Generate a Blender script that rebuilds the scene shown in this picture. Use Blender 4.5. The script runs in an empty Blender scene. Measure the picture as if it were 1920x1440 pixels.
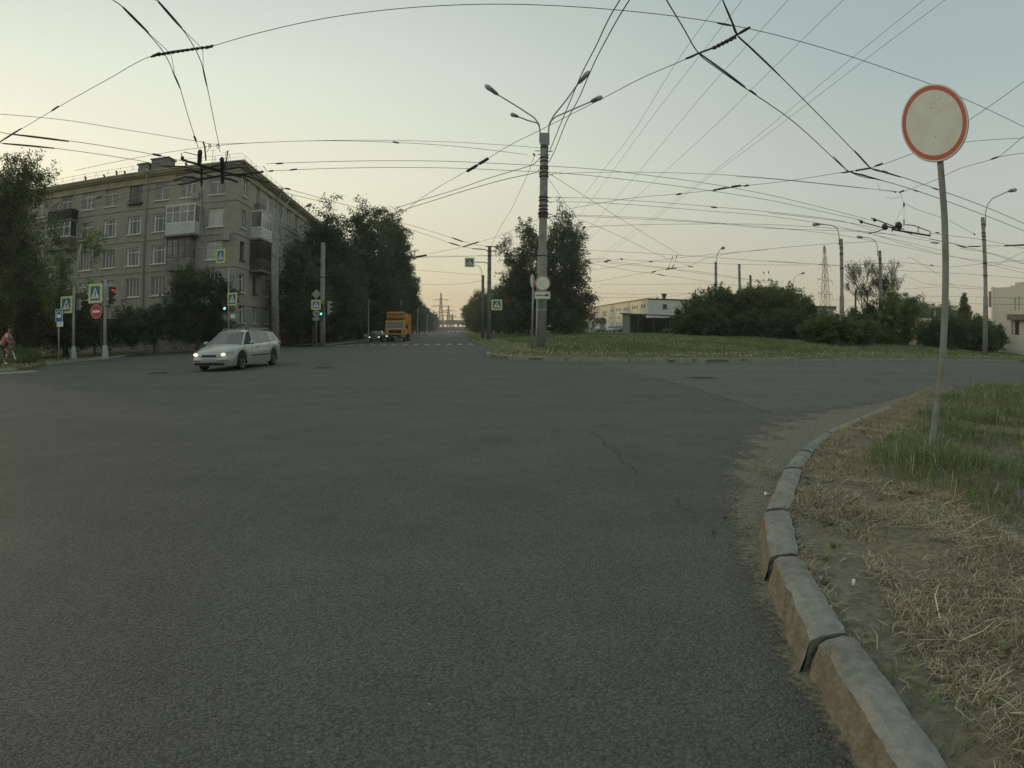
import bpy, bmesh, math, random
import numpy as np
from mathutils import Vector, Matrix
random.seed(7)
SC = bpy.context.scene
COL = SC.collection
# ---------------------------------------------------------------- camera (wide action-camera lens)
F = 1100.0; H = 1.25; PITCH = 100 / F
cd = bpy.data.cameras.new('camera'); cam = bpy.data.objects.new('camera', cd); COL.objects.link(cam)
cd.type = 'PANO'; cd.panorama_type = 'FISHEYE_LENS_POLYNOMIAL'
cd.sensor_fit = 'HORIZONTAL'; cd.sensor_width = 36.0; cd.sensor_height = 27.0
cd.fisheye_fov = math.pi
cd.fisheye_polynomial_k0 = 0.0; cd.fisheye_polynomial_k1 = -1920.0 / (F * 36.0)
cd.fisheye_polynomial_k2 = 0.0; cd.fisheye_polynomial_k3 = 0.0; cd.fisheye_polynomial_k4 = 0.0
cd.clip_start = 0.02; cd.clip_end = 9000
cam.location = (0, 0, H); cam.rotation_euler = (math.pi / 2 - PITCH, 0, 0)
SC.camera = cam
# ---------------------------------------------------------------- sky and sun (late dusk, sun low behind the block on the left)
SUN_AZ = math.radians(-62); SUN_EL = math.radians(4.0)
w = bpy.data.worlds.new('World'); SC.world = w; w.use_nodes = True
nt = w.node_tree; nt.nodes.clear(); N = nt.nodes.new; L = nt.links.new
tc = N('ShaderNodeTexCoord'); sx = N('ShaderNodeSeparateXYZ'); L(tc.outputs['Generated'], sx.inputs[0])
def ramp(stops):
    r = N('ShaderNodeValToRGB'); e = r.color_ramp.elements
    while len(e) < len(stops): e.new(0.5)
    for k, (p, c) in enumerate(stops): e[k].position = p; e[k].color = (*c, 1)
    r.color_ramp.interpolation = 'EASE' if False else 'LINEAR'
    L(sx.outputs['Z'], r.inputs[0]); return r
away = ramp([(0.0, (.56, .48, .32)), (.05, (.54, .48, .345)), (.13, (.475, .475, .395)), (.25, (.43, .475, .43)), (.42, (.345, .415, .405)), (.62, (.285, .36, .365)), (1.0, (.22, .29, .31))])
near = ramp([(0.0, (.84, .66, .38)), (.05, (.82, .68, .42)), (.13, (.76, .70, .50)), (.25, (.79, .77, .59)), (.42, (.68, .72, .61)), (.62, (.48, .54, .50)), (1.0, (.28, .35, .36))])
dot = N('ShaderNodeVectorMath'); dot.operation = 'DOT_PRODUCT'; L(tc.outputs['Generated'], dot.inputs[0])
dot.inputs[1].default_value = (math.sin(SUN_AZ), math.cos(SUN_AZ), 0)
mr = N('ShaderNodeMapRange'); mr.interpolation_type = 'SMOOTHSTEP'; L(dot.outputs['Value'], mr.inputs['Value'])
mr.inputs['From Min'].default_value = -0.25; mr.inputs['From Max'].default_value = 1.0
mx = N('ShaderNodeMixRGB'); L(mr.outputs[0], mx.inputs[0]); L(away.outputs[0], mx.inputs[1]); L(near.outputs[0], mx.inputs[2])
sky = N('ShaderNodeTexSky'); sky.sky_type = 'NISHITA'; sky.sun_disc = False
sky.sun_elevation = SUN_EL; sky.sun_rotation = SUN_AZ; sky.dust_density = 2.0; sky.air_density = 1.0
sb = N('ShaderNodeBackground'); sb.inputs[1].default_value = 0.02; L(sky.outputs[0], sb.inputs[0])
gb = N('ShaderNodeBackground'); gb.inputs[1].default_value = 1.08; L(mx.outputs[0], gb.inputs[0])
add = N('ShaderNodeAddShader'); L(sb.outputs[0], add.inputs[0]); L(gb.outputs[0], add.inputs[1])
wo = N('ShaderNodeOutputWorld'); L(add.outputs[0], wo.inputs[0])
sl = bpy.data.lights.new('sun', 'SUN'); sl.energy = 0.9; sl.angle = math.radians(0.8); sl.color = (1.0, .66, .36)
so = bpy.data.objects.new('sun', sl); COL.objects.link(so)
sd = Vector((math.sin(SUN_AZ) * math.cos(SUN_EL), math.cos(SUN_AZ) * math.cos(SUN_EL), math.sin(SUN_EL)))
so.rotation_euler = sd.to_track_quat('Z', 'Y').to_euler(); so.location = sd * 200
SC.view_settings.view_transform = 'Standard'; SC.view_settings.look = 'None'
SC.view_settings.exposure = 0.08; SC.view_settings.gamma = 1.0; SC.view_settings.use_curve_mapping = False
SC.render.engine = 'CYCLES'
SC.cycles.max_bounces = 5; SC.cycles.diffuse_bounces = 4; SC.cycles.glossy_bounces = 2
SC.cycles.transparent_max_bounces = 8; SC.cycles.use_denoising = True; SC.cycles.denoiser = "OPENIMAGEDENOISE"; SC.cycles.denoising_input_passes = "RGB_ALBEDO_NORMAL"
SC.cycles.caustics_reflective = False; SC.cycles.caustics_refractive = False
# ---------------------------------------------------------------- pixel <-> world (survey of the photograph, 1920x1440)
cp_, sp_ = math.cos(PITCH), math.sin(PITCH)
def ray(x, y):
    dx, dy = x - 960., 720. - y; r = math.hypot(dx, dy) + 1e-9; th = r / F; s = math.sin(th) / r
    X, U, W = dx * s, dy * s, math.cos(th)
    return Vector((X, W * cp_ + U * sp_, -W * sp_ + U * cp_))
def G(x, y, z=0.0):
    d = ray(x, y); return Vector((0, 0, H)) + d * ((z - H) / d.z)
def AT(x, y, D):
    d = ray(x, y); return Vector((0, 0, H)) + d * (D / math.hypot(d.x, d.y))
U = Vector((math.sin(math.radians(-5.7)), math.cos(math.radians(-5.7)), 0))   # the main road's direction
R_ = Vector((U.y, -U.x, 0))
def ST(s, t, z=0.0): return R_ * s + U * t + Vector((0, 0, z))
# ---------------------------------------------------------------- materials
MATS = {}
def mat(name, col, rough=.8, var=.12, scale=6.0, bump=0.0, metal=0.0, emit=None, spec=.5, island=0.0, dark=None, dscale=1.5, coat=0.0, transl=0.0, bscale=None):
    if name in MATS: return MATS[name]
    m = bpy.data.materials.new(name); m.use_nodes = True; t = m.node_tree; b = t.nodes['Principled BSDF']
    n = t.nodes.new; l = t.links.new
    b.inputs['Roughness'].default_value = rough; b.inputs['Metallic'].default_value = metal
    b.inputs['Specular IOR Level'].default_value = spec; b.inputs['Coat Weight'].default_value = coat
    g = n('ShaderNodeTexCoord')
    nz = n('ShaderNodeTexNoise'); nz.inputs['Scale'].default_value = scale; nz.inputs['Detail'].default_value = 5
    l(g.outputs['Object'], nz.inputs['Vector'])
    mp = n('ShaderNodeMapRange'); l(nz.outputs[0], mp.inputs[0])
    mp.inputs[1].default_value = .3; mp.inputs[2].default_value = .7
    mp.inputs[3].default_value = 1 - var; mp.inputs[4].default_value = 1 + var
    ml = n('ShaderNodeVectorMath'); ml.operation = 'SCALE'; ml.inputs[0].default_value = col; l(mp.outputs[0], ml.inputs['Scale'])
    out = ml.outputs[0]
    if island:
        ge = n('ShaderNodeNewGeometry'); m2 = n('ShaderNodeMapRange'); l(ge.outputs['Random Per Island'], m2.inputs[0])
        m2.inputs[3].default_value = 1 - island; m2.inputs[4].default_value = 1 + island
        s2 = n('ShaderNodeVectorMath'); s2.operation = 'SCALE'; l(out, s2.inputs[0]); l(m2.outputs[0], s2.inputs['Scale']); out = s2.outputs[0]
        oi = n('ShaderNodeObjectInfo'); m3 = n('ShaderNodeMapRange'); l(oi.outputs['Random'], m3.inputs[0])
        m3.inputs[3].default_value = .85; m3.inputs[4].default_value = 1.15
        s3 = n('ShaderNodeVectorMath'); s3.operation = 'SCALE'; l(out, s3.inputs[0]); l(m3.outputs[0], s3.inputs['Scale']); out = s3.outputs[0]
    if dark:
        n2 = n('ShaderNodeTexNoise'); n2.inputs['Scale'].default_value = dscale; n2.inputs['Detail'].default_value = 8; n2.inputs['Roughness'].default_value = .65
        l(g.outputs['Object'], n2.inputs['Vector'])
        m4 = n('ShaderNodeMapRange'); l(n2.outputs[0], m4.inputs[0]); m4.inputs[1].default_value = .5; m4.inputs[2].default_value = .68
        mm = n('ShaderNodeMixRGB'); l(m4.outputs[0], mm.inputs[0]); l(out, mm.inputs[1]); mm.inputs[2].default_value = (*dark, 1); out = mm.outputs[0]
    l(out, b.inputs['Base Color'])
    if bump:
        bp = n('ShaderNodeBump'); bp.inputs['Strength'].default_value = bump; bp.inputs['Distance'].default_value = .02
        if bscale:
            n3 = n('ShaderNodeTexNoise'); n3.inputs['Scale'].default_value = bscale; n3.inputs['Detail'].default_value = 6
            l(g.outputs['Object'], n3.inputs['Vector']); l(n3.outputs[0], bp.inputs['Height'])
        else: l(nz.outputs[0], bp.inputs['Height'])
        l(bp.outputs[0], b.inputs['Normal'])
    if emit:
        b.inputs['Emission Color'].default_value = (*emit[0], 1); b.inputs['Emission Strength'].default_value = emit[1]
    if transl:
        o = t.nodes['Material Output']; tr = n('ShaderNodeBsdfTranslucent'); l(out, tr.inputs[0])
        ms = n('ShaderNodeMixShader'); ms.inputs[0].default_value = transl; l(b.outputs[0], ms.inputs[1]); l(tr.outputs[0], ms.inputs[2]); l(ms.outputs[0], o.inputs[0])
    MATS[name] = m; return m
CONC = mat('concrete', (.27, .26, .22), .9, .18, 9, .3, dark=(.13, .125, .10), dscale=2.2)
CONCW = mat('concrete_dark', (.20, .195, .165), .9, .2, 7, .3, dark=(.11, .105, .085), dscale=3)
GALV = mat('galvanised', (.36, .37, .345), .55, .12, 20, .1, metal=.25)
PAINTG = mat('grey_paint', (.27, .275, .25), .55, .12, 12, .15, dark=(.15, .12, .085), dscale=6)
DARKM = mat('dark_metal', (.035, .036, .034), .6, .2, 20)
WIREM = mat('wire', (.030, .032, .032), .55, .1, 20)
INSUL = mat('insulator', (.05, .04, .034), .5, .3, 20)
WHITE = mat('sign_white', (.82, .81, .73), .5, .05, 5, dark=(.70, .68, .57), dscale=2)
SRED = mat('sign_red', (.60, .135, .075), .5, .08, 8)
RREDD = mat('noentry_red', (.55, .05, .035), .45, .08, 8)
SBLUE = mat('sign_blue', (.035, .13, .33), .45, .06, 8)
SYEL = mat('sign_yellow_green', (.68, .74, .26), .5, .06, 8)
BLACK = mat('black', (.012, .012, .012), .6, .1, 8)
GREYB = mat('sign_back', (.30, .305, .28), .6, .1, 8)
RUB = mat('rubber', (.018, .018, .018), .85, .2, 20)
GLASS = mat('glass', (.03, .035, .035), .06, .1, 2, spec=.9)
GLASSC = mat('glass_curtain', (.20, .20, .175), .15, .45, 1.6, spec=.8)
GLASSL = mat('glass_bright', (.52, .53, .47), .2, .12, 2.0, spec=.8)
WFRAME = mat('window_white', (.78, .78, .71), .6, .1, 8)
WFRAMED = mat('window_brown', (.10, .065, .04), .7, .2, 8)
BARK = mat('bark', (.09, .075, .058), .95, .35, 8, .6)
BARKB = mat('birch_bark', (.34, .33, .29), .9, .35, 5, .3, dark=(.03, .03, .028), dscale=5)
LEAF = mat('leaf', (.112, .150, .060), .75, .3, .6, island=.45, transl=.48, spec=.25)
LEAF2 = mat('leaf_dark', (.094, .132, .058), .75, .3, .7, island=.4, transl=.48, spec=.25)
LEAF3 = mat('leaf_birch', (.150, .172, .080), .75, .3, .6, island=.45, transl=.48, spec=.25)
LEAF4 = mat('leaf_light', (.165, .205, .082), .75, .3, .6, island=.45, transl=.48, spec=.25)
LEAFY = mat('leaf_yellow', (.19, .19, .07), .75, .3, .6, island=.4, transl=.48, spec=.25)
LEAFR = mat('leaf_spruce', (.16, .18, .09), .8, .3, .6, island=.4, transl=.15, spec=.2)
TWIG = mat('twig', (.07, .058, .042), .9, .3, 5)
# ---------------------------------------------------------------- mesh helpers
class MB:
    def __init__(s): s.v = []; s.f = []; s.m = []; s.mats = []; s.cur = 0
    def use(s, m):
        if m not in s.mats: s.mats.append(m)
        s.cur = s.mats.index(m); return s
    def face(s, pts):
        k = len(s.v); s.v += [tuple(p) for p in pts]; s.f.append(tuple(range(k, k + len(pts)))); s.m.append(s.cur)
    def raw(s, vs, fs):
        k = len(s.v); s.v += [tuple(p) for p in vs]
        for f in fs: s.f.append(tuple(i + k for i in f)); s.m.append(s.cur)
    def box(s, lo, hi, M=None):
        x0, y0, z0 = lo; x1, y1, z1 = hi
        vs = [Vector(p) for p in ((x0, y0, z0), (x1, y0, z0), (x1, y1, z0), (x0, y1, z0), (x0, y0, z1), (x1, y0, z1), (x1, y1, z1), (x0, y1, z1))]
        if M is not None: vs = [M @ p for p in vs]
        s.raw(vs, [(0, 3, 2, 1), (4, 5, 6, 7), (0, 1, 5, 4), (1, 2, 6, 5), (2, 3, 7, 6), (3, 0, 4, 7)]); return s
    def tube(s, pts, r, n=6, cap=True):
        pts = [Vector(p) for p in pts]; k = len(pts); rs = r if isinstance(r, (list, tuple)) else [r] * k
        base = len(s.v); prev = None
        for i, p in enumerate(pts):
            d = (pts[min(i + 1, k - 1)] - pts[max(i - 1, 0)]); d = d.normalized() if d.length > 1e-9 else Vector((0, 0, 1))
            if prev is None:
                a = d.cross(Vector((0, 0, 1)));  a = a if a.length > .05 else d.cross(Vector((1, 0, 0)))
            else: a = prev - d * prev.dot(d)
            a = a.normalized(); prev = a; b = d.cross(a)
            for j in range(n):
                t = 2 * math.pi * j / n; s.v.append(tuple(p + (a * math.cos(t) + b * math.sin(t)) * rs[i]))
        for i in range(k - 1):
            for j in range(n):
                q = (j + 1) % n; s.f.append((base + i * n + j, base + i * n + q, base + (i + 1) * n + q, base + (i + 1) * n + j)); s.m.append(s.cur)
        if cap:
            s.f.append(tuple(base + j for j in reversed(range(n)))); s.m.append(s.cur)
            s.f.append(tuple(base + (k - 1) * n + j for j in range(n))); s.m.append(s.cur)
        return s
    def prism(s, poly, o, ax, ay, th):     # 2D polygon in plane (ax, ay) at o, thickness th along ax x ay (centred)
        o = Vector(o); ax = Vector(ax); ay = Vector(ay); nn = ax.cross(ay).normalized() * th * .5
        a = [o + ax * p[0] + ay * p[1] + nn for p in poly]; b = [q - nn * 2 for q in a]; k = len(poly)
        s.raw(a + b, [tuple(range(k)), tuple(reversed(range(k, 2 * k)))] + [(i, i + k, (i + 1) % k + k, (i + 1) % k) for i in range(k)]); return s
    def ball(s, c, r, n=10, m=6):
        c = Vector(c); r = r if isinstance(r, (list, tuple)) else (r, r, r); vs = [c + Vector((0, 0, -r[2]))]
        for i in range(1, m):
            a = -math.pi / 2 + math.pi * i / m
            for j in range(n):
                t = 2 * math.pi * j / n; vs.append(c + Vector((r[0] * math.cos(a) * math.cos(t), r[1] * math.cos(a) * math.sin(t), r[2] * math.sin(a))))
        vs.append(c + Vector((0, 0, r[2]))); fs = []
        for j in range(n): fs.append((0, 1 + (j + 1) % n, 1 + j)); fs.append((len(vs) - 1, 1 + (m - 2) * n + j, 1 + (m - 2) * n + (j + 1) % n))
        for i in range(m - 2):
            for j in range(n): q = (j + 1) % n; fs.append((1 + i * n + j, 1 + i * n + q, 1 + (i + 1) * n + q, 1 + (i + 1) * n + j))
        s.raw(vs, fs); return s
    def build(s, name, parent=None, world=True, smooth=False, bevel=0.0, mats=None):
        off = Vector((0, 0, 0))
        if parent is not None and world:
            p = parent
            while p is not None: off += p.location; p = p.parent
        me = bpy.data.meshes.new(name); me.from_pydata([tuple(Vector(v) - off) for v in s.v] if off.length else s.v, [], s.f)
        for m in (mats or s.mats or [CONC]): me.materials.append(m)
        me.polygons.foreach_set('material_index', s.m)
        if smooth: me.polygons.foreach_set('use_smooth', [True] * len(s.f))
        me.update()
        o = bpy.data.objects.new(name, me); COL.objects.link(o)
        if parent is not None: o.parent = parent
        if bevel:
            b = o.modifiers.new('bevel', 'BEVEL'); b.width = bevel; b.segments = 2; b.limit_method = 'ANGLE'
        return o
def tag(o, label=None, cat=None, group=None, kind=None):
    if label: o['label'] = label
    if cat: o['category'] = cat
    if group: o['group'] = group
    if kind: o['kind'] = kind
    return o
def thing(name, label, cat, loc=(0, 0, 0), rz=0, group=None):
    o = bpy.data.objects.new(name, None); o.empty_display_size = .3; COL.objects.link(o)
    o.location = loc; o.rotation_euler = (0, 0, rz); return tag(o, label, cat, group)
def copy_tree(o, parent=None):
    c = o.copy(); COL.objects.link(c)
    if parent is not None: c.parent = parent
    for ch in list(o.children): copy_tree(ch, c)
    return c
def npmesh(name, V, Q, mats, parent=None, idx=None):       # numpy vertices + quads/tris
    me = bpy.data.meshes.new(name); n = len(V); k = Q.shape[1]
    me.vertices.add(n); me.vertices.foreach_set('co', V.astype(np.float32).ravel())
    me.loops.add(Q.size); me.loops.foreach_set('vertex_index', Q.astype(np.int32).ravel())
    me.polygons.add(len(Q)); me.polygons.foreach_set('loop_start', np.arange(0, Q.size, k, dtype=np.int32))
    me.polygons.foreach_set('loop_total', np.full(len(Q), k, dtype=np.int32))
    for m in mats: me.materials.append(m)
    if idx is not None: me.polygons.foreach_set('material_index', idx.astype(np.int32))
    me.update(calc_edges=True); me.validate()
    o = bpy.data.objects.new(name, me); COL.objects.link(o)
    if parent is not None: o.parent = parent
    return o
# ---------------------------------------------------------------- ground
def pxz(L_, z=0.0): return [G(x, y, z) for x, y in L_]
# boundary of the central field: main road's right kerb, the corner, then the side road's far kerb
FB = [ST(2.1, t) for t in (900, 600, 400, 300, 220, 160, 120, 95, 80, 70, 62, 57)] + pxz([(897, 646.5), (899, 649), (912, 651), (925, 652.5), (930, 655), (915, 661), (911, 665), (914, 669.5), (930, 672.5), (960, 674.5), (1000, 676), (1060, 677.5), (1120, 678.5), (1180, 679.5), (1260, 680), (1340, 680), (1420, 679), (1500, 677.5), (1600, 675.5), (1700, 675.5), (1800, 676.5), (1850, 677.5), (1920, 679)]) + [Vector((62, 44, 0)), Vector((90, 58, 0)), Vector((150, 86, 0)), Vector((400, 190, 0))]
FN = Vector((.5, .866, 0))
LB = [Vector((-300, -20, 0)), Vector((-120, 10, 0)), Vector((-45, 19.5, 0))] + pxz([(-40, 701), (0, 697), (62, 692.5), (87, 685), (120, 680.5), (150, 677.5), (205, 672.5), (240, 668), (275, 662), (300, 658.5), (330, 656), (400, 653), (470, 650.5), (528, 647.5)]) + [ST(-12.2, t) for t in (52, 56, 62, 70, 80, 95, 120, 160, 220, 300, 400, 600, 900)]
LN = Vector((-.62, .785, 0))
def hfield(d, X):          # the field climbs behind its kerb, less so to the far right
    a = 1.0 if X < 25 else max(.25, 1.0 - (X - 25) / 30 * .75)
    return .13 + (.92 * a) * (1 - math.exp(-max(d - .3, 0) / 10.0))
def seg_dist(p, B):
    best = 1e9
    for a, b in zip(B[:-1], B[1:]):
        ab = b - a; t = max(0, min(1, (p - a).dot(ab) / max(ab.length_squared, 1e-9))); q = a + ab * t
        dd = math.hypot(p.x - q.x, p.y - q.y)
        if dd < best: best = dd
    return best
def zf(x, y): return hfield(seg_dist(Vector((x, y, 0)), FB), x)
def densify(B, step):
    out = [B[0]]
    for a, b in zip(B[:-1], B[1:]):
        n = max(1, int((b - a).length / step)) if (b - a).length < 60 else 4
        out += [a.lerp(b, (i + 1) / n) for i in range(n)]
    return out
def sheet(name, B, Nn, S, zfun, m, step=1.0, skirt=.10):
    B = densify(B, step); vs = []; fs = []
    for p in B:
        q = p + Nn * skirt; vs.append((q.x, q.y, -.1)); vs.append((q.x, q.y, .10))
        for s in S: q = p + Nn * s; vs.append((q.x, q.y, zfun(q.x, q.y)))
    k = len(S) + 2
    for i in range(len(B) - 1):
        for j in range(k - 1): fs.append((i * k + j, i * k + j + 1, (i + 1) * k + j + 1, (i + 1) * k + j))
    b = MB().use(m); b.raw(vs, fs); o = b.build(name, smooth=True); return tag(o, kind='structure')
# soil + turf material shared by the verges
def turf(name, green, straw, soil, g0, s0, sc=1.0):
    m = bpy.data.materials.new(name); m.use_nodes = True; t = m.node_tree; b = t.nodes['Principled BSDF']; n = t.nodes.new; l = t.links.new
    b.inputs['Roughness'].default_value = 1; b.inputs['Specular IOR Level'].default_value = .1
    g = n('ShaderNodeTexCoord')
    def nz(s, d=6, r=.6):
        q = n('ShaderNodeTexNoise'); q.inputs['Scale'].default_value = s; q.inputs['Detail'].default_value = d; q.inputs['Roughness'].default_value = r; l(g.outputs['Object'], q.inputs['Vector']); return q
    a = nz(.35 * sc); f = nz(14 * sc, 8, .7); c = nz(1.1 * sc)
    def mrg(src, lo, hi):
        q = n('ShaderNodeMapRange'); l(src.outputs[0], q.inputs[0]); q.inputs[1].default_value = lo; q.inputs[2].default_value = hi; return q
    m1 = n('ShaderNodeMixRGB'); l(mrg(c, g0, g0 + .12).outputs[0], m1.inputs[0]); m1.inputs[1].default_value = (*green, 1); m1.inputs[2].default_value = (*straw, 1)
    m2 = n('ShaderNodeMixRGB'); l(mrg(a, s0, s0 + .1).outputs[0], m2.inputs[0]); l(m1.outputs[0], m2.inputs[1]); m2.inputs[2].default_value = (*soil, 1)
    m3 = n('ShaderNodeMixRGB'); m3.blend_type = 'MULTIPLY'; m3.inputs[0].default_value = .8; l(m2.outputs[0], m3.inputs[1])
    q = n('ShaderNodeMapRange'); l(f.outputs[0], q.inputs[0]); q.inputs[1].default_value = .3; q.inputs[2].default_value = .7; q.inputs[3].default_value = .45; q.inputs[4].default_value = 1.45; l(q.outputs[0], m3.inputs[2])
    l(m3.outputs[0], b.inputs['Base Color'])
    bp = n('ShaderNodeBump'); bp.inputs['Strength'].default_value = .6; bp.inputs['Distance'].default_value = .03; l(f.outputs[0], bp.inputs['Height']); l(bp.outputs[0], b.inputs['Normal'])
    return m
TURF = turf('turf', (.125, .14, .062), (.23, .20, .115), (.19, .17, .125), .52, .62)
TURFL = turf('turf_left', (.12, .13, .062), (.20, .175, .105), (.20, .18, .13), .5, .6)
SOIL = turf('soil', (.225, .20, .148), (.25, .205, .135), (.205, .185, .145), .5, .6, 1.5)
FARG = turf('far_ground', (.10, .115, .055), (.15, .14, .08), (.16, .145, .11), .5, .55, .05)
def asphalt():
    m = bpy.data.materials.new('asphalt'); m.use_nodes = True; t = m.node_tree; b = t.nodes['Principled BSDF']; n = t.nodes.new; l = t.links.new
    b.inputs['Roughness'].default_value = .82; b.inputs['Specular IOR Level'].default_value = .28
    g = n('ShaderNodeTexCoord'); V = g.outputs['Object']
    vo = n('ShaderNodeTexVoronoi'); vo.inputs['Scale'].default_value = 92; l(V, vo.inputs['Vector'])     # aggregate, 1.5 cm
    hs = n('ShaderNodeSeparateColor'); l(vo.outputs['Color'], hs.inputs[0])
    r1 = n('ShaderNodeMapRange'); l(hs.outputs[0], r1.inputs[0]); r1.inputs[3].default_value = .74; r1.inputs[4].default_value = 1.27
    vd = n('ShaderNodeMapRange'); l(vo.outputs['Distance'], vd.inputs[0]); vd.inputs[1].default_value = .25; vd.inputs[2].default_value = .75; vd.inputs[3].default_value = 1.04; vd.inputs[4].default_value = .68
    a1 = n('ShaderNodeMath'); a1.operation = 'MULTIPLY'; l(r1.outputs[0], a1.inputs[0]); l(vd.outputs[0], a1.inputs[1])
    # broad wear, stretched along the turning traffic
    mpn = n('ShaderNodeMapping'); mpn.inputs['Rotation'].default_value = (0, 0, math.radians(-24)); mpn.inputs['Scale'].default_value = (.05, .42, 1); l(V, mpn.inputs[0])
    n1 = n('ShaderNodeTexNoise'); n1.inputs['Scale'].default_value = 1.0; n1.inputs['Detail'].default_value = 5; l(mpn.outputs[0], n1.inputs['Vector'])
    q1 = n('ShaderNodeMapRange'); l(n1.outputs[0], q1.inputs[0]); q1.inputs[1].default_value = .3; q1.inputs[2].default_value = .7; q1.inputs[3].default_value = .87; q1.inputs[4].default_value = 1.12
    n2 = n('ShaderNodeTexNoise'); n2.inputs['Scale'].default_value = 1.3; n2.inputs['Detail'].default_value = 7; n2.inputs['Roughness'].default_value = .6; l(V, n2.inputs['Vector'])
    q2 = n('ShaderNodeMapRange'); l(n2.outputs[0], q2.inputs[0]); q2.inputs[1].default_value = .3; q2.inputs[2].default_value = .7; q2.inputs[3].default_value = .86; q2.inputs[4].default_value = 1.12
    a2 = n('ShaderNodeMath'); a2.operation = 'MULTIPLY'; l(q1.outputs[0], a2.inputs[0]); l(q2.outputs[0], a2.inputs[1])
    a3 = n('ShaderNodeMath'); a3.operation = 'MULTIPLY'; l(a1.outputs[0], a3.inputs[0]); l(a2.outputs[0], a3.inputs[1])
    st = n('ShaderNodeTexNoise'); st.inputs['Scale'].default_value = .55; st.inputs['Detail'].default_value = 10; st.inputs['Roughness'].default_value = .72; l(V, st.inputs['Vector'])
    sm = n('ShaderNodeMapRange'); l(st.outputs[0], sm.inputs[0]); sm.inputs[1].default_value = .57; sm.inputs[2].default_value = .70; sm.inputs[3].default_value = 1.0; sm.inputs[4].default_value = .80
    a5 = n('ShaderNodeMath'); a5.operation = 'MULTIPLY'; l(a3.outputs[0], a5.inputs[0]); l(sm.outputs[0], a5.inputs[1])
    v2 = n('ShaderNodeTexVoronoi'); v2.inputs['Scale'].default_value = 5.5; l(V, v2.inputs['Vector']); dsp = n('ShaderNodeMapRange'); l(v2.outputs['Distance'], dsp.inputs[0]); dsp.inputs[1].default_value = .02; dsp.inputs[2].default_value = .05; dsp.inputs[3].default_value = 1.9; dsp.inputs[4].default_value = 1.0
    a6 = n('ShaderNodeMath'); a6.operation = 'MULTIPLY'; l(a5.outputs[0], a6.inputs[0]); l(dsp.outputs[0], a6.inputs[1]); a3 = a6
    at = n('ShaderNodeAttribute'); at.attribute_name = 'tone'
    a4 = n('ShaderNodeMixRGB'); l(at.outputs['Fac'], a4.inputs[0]); a4.inputs[1].default_value = (.140, .137, .117, 1); a4.inputs[2].default_value = (.20, .182, .155, 1)
    sc = n('ShaderNodeVectorMath'); sc.operation = 'SCALE'; l(a4.outputs[0], sc.inputs[0]); l(a3.outputs[0], sc.inputs['Scale'])
    l(sc.outputs[0], b.inputs['Base Color'])
    bp = n('ShaderNodeBump'); bp.inputs['Strength'].default_value = .8; bp.inputs['Distance'].default_value = .008
    inv = n('ShaderNodeMath'); inv.operation = 'SUBTRACT'; inv.inputs[0].default_value = 1; l(vo.outputs['Distance'], inv.inputs[1]); l(inv.outputs[0], bp.inputs['Height'])
    l(bp.outputs[0], b.inputs['Normal']); return m
ASPH = asphalt()
def asph_obj(name, pts, z, tone):
    b = MB().use(ASPH); b.face([(p.x, p.y, z) for p in pts]); o = b.build(name)
    a = o.data.attributes.new('tone', 'FLOAT', 'POINT'); a.data.foreach_set('value', [tone] * len(o.data.vertices)); return tag(o, kind='structure')
fg = MB().use(FARG); fg.face([(-4000, -600, -.12), (4000, -600, -.12), (4000, 6000, -.12), (-4000, 6000, -.12)]); tag(fg.build('ground'), kind='structure')
asph_obj('road', [Vector(p) for p in ((-320, -40, 0), (320, -40, 0), (430, 220, 0), (40, 240, 0), (-60, 940, 0), (-130, 940, 0), (-110, 400, 0), (-320, 60, 0))], 0.0, 0.0)
# newer, browner asphalt of the side road on the right
side = pxz([(1128, 681.5), (1142, 686), (1180, 697), (1225, 709), (1300, 728), (1370, 750), (1425, 768), (1470, 778), (1600, 760), (1690, 752)]) + [Vector((14, 10, 0)), Vector((30, 12, 0)), Vector((110, 30, 0)), Vector((150, 84, 0)), Vector((90, 60, 0))] + pxz([(1920, 675), (1700, 674), (1500, 676), (1340, 678.5), (1180, 678)])
asph_obj('side_road', side, .004, .55)
# far end of the main road: paler worn strip
asph_obj('road_far', [ST(-11.9, 70), ST(1.9, 70), ST(1.9, 900), ST(-11.9, 900)], .004, .35)
S1 = [.15, .3, .6, 1, 1.6, 2.5, 4, 6, 9, 13, 18, 25, 35, 50, 75, 110, 170, 300, 700, 1800]
def zfn(x, y):
    z = zf(x, y); return z + (.05 * math.sin(x * .9 + 1) * math.sin(y * .7) if z > .3 else 0)
sheet('field', FB, FN, S1, zfn, TURF, 1.5)
sheet('left_verge', LB, LN, S1, lambda x, y: .13, TURFL, 3)
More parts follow.
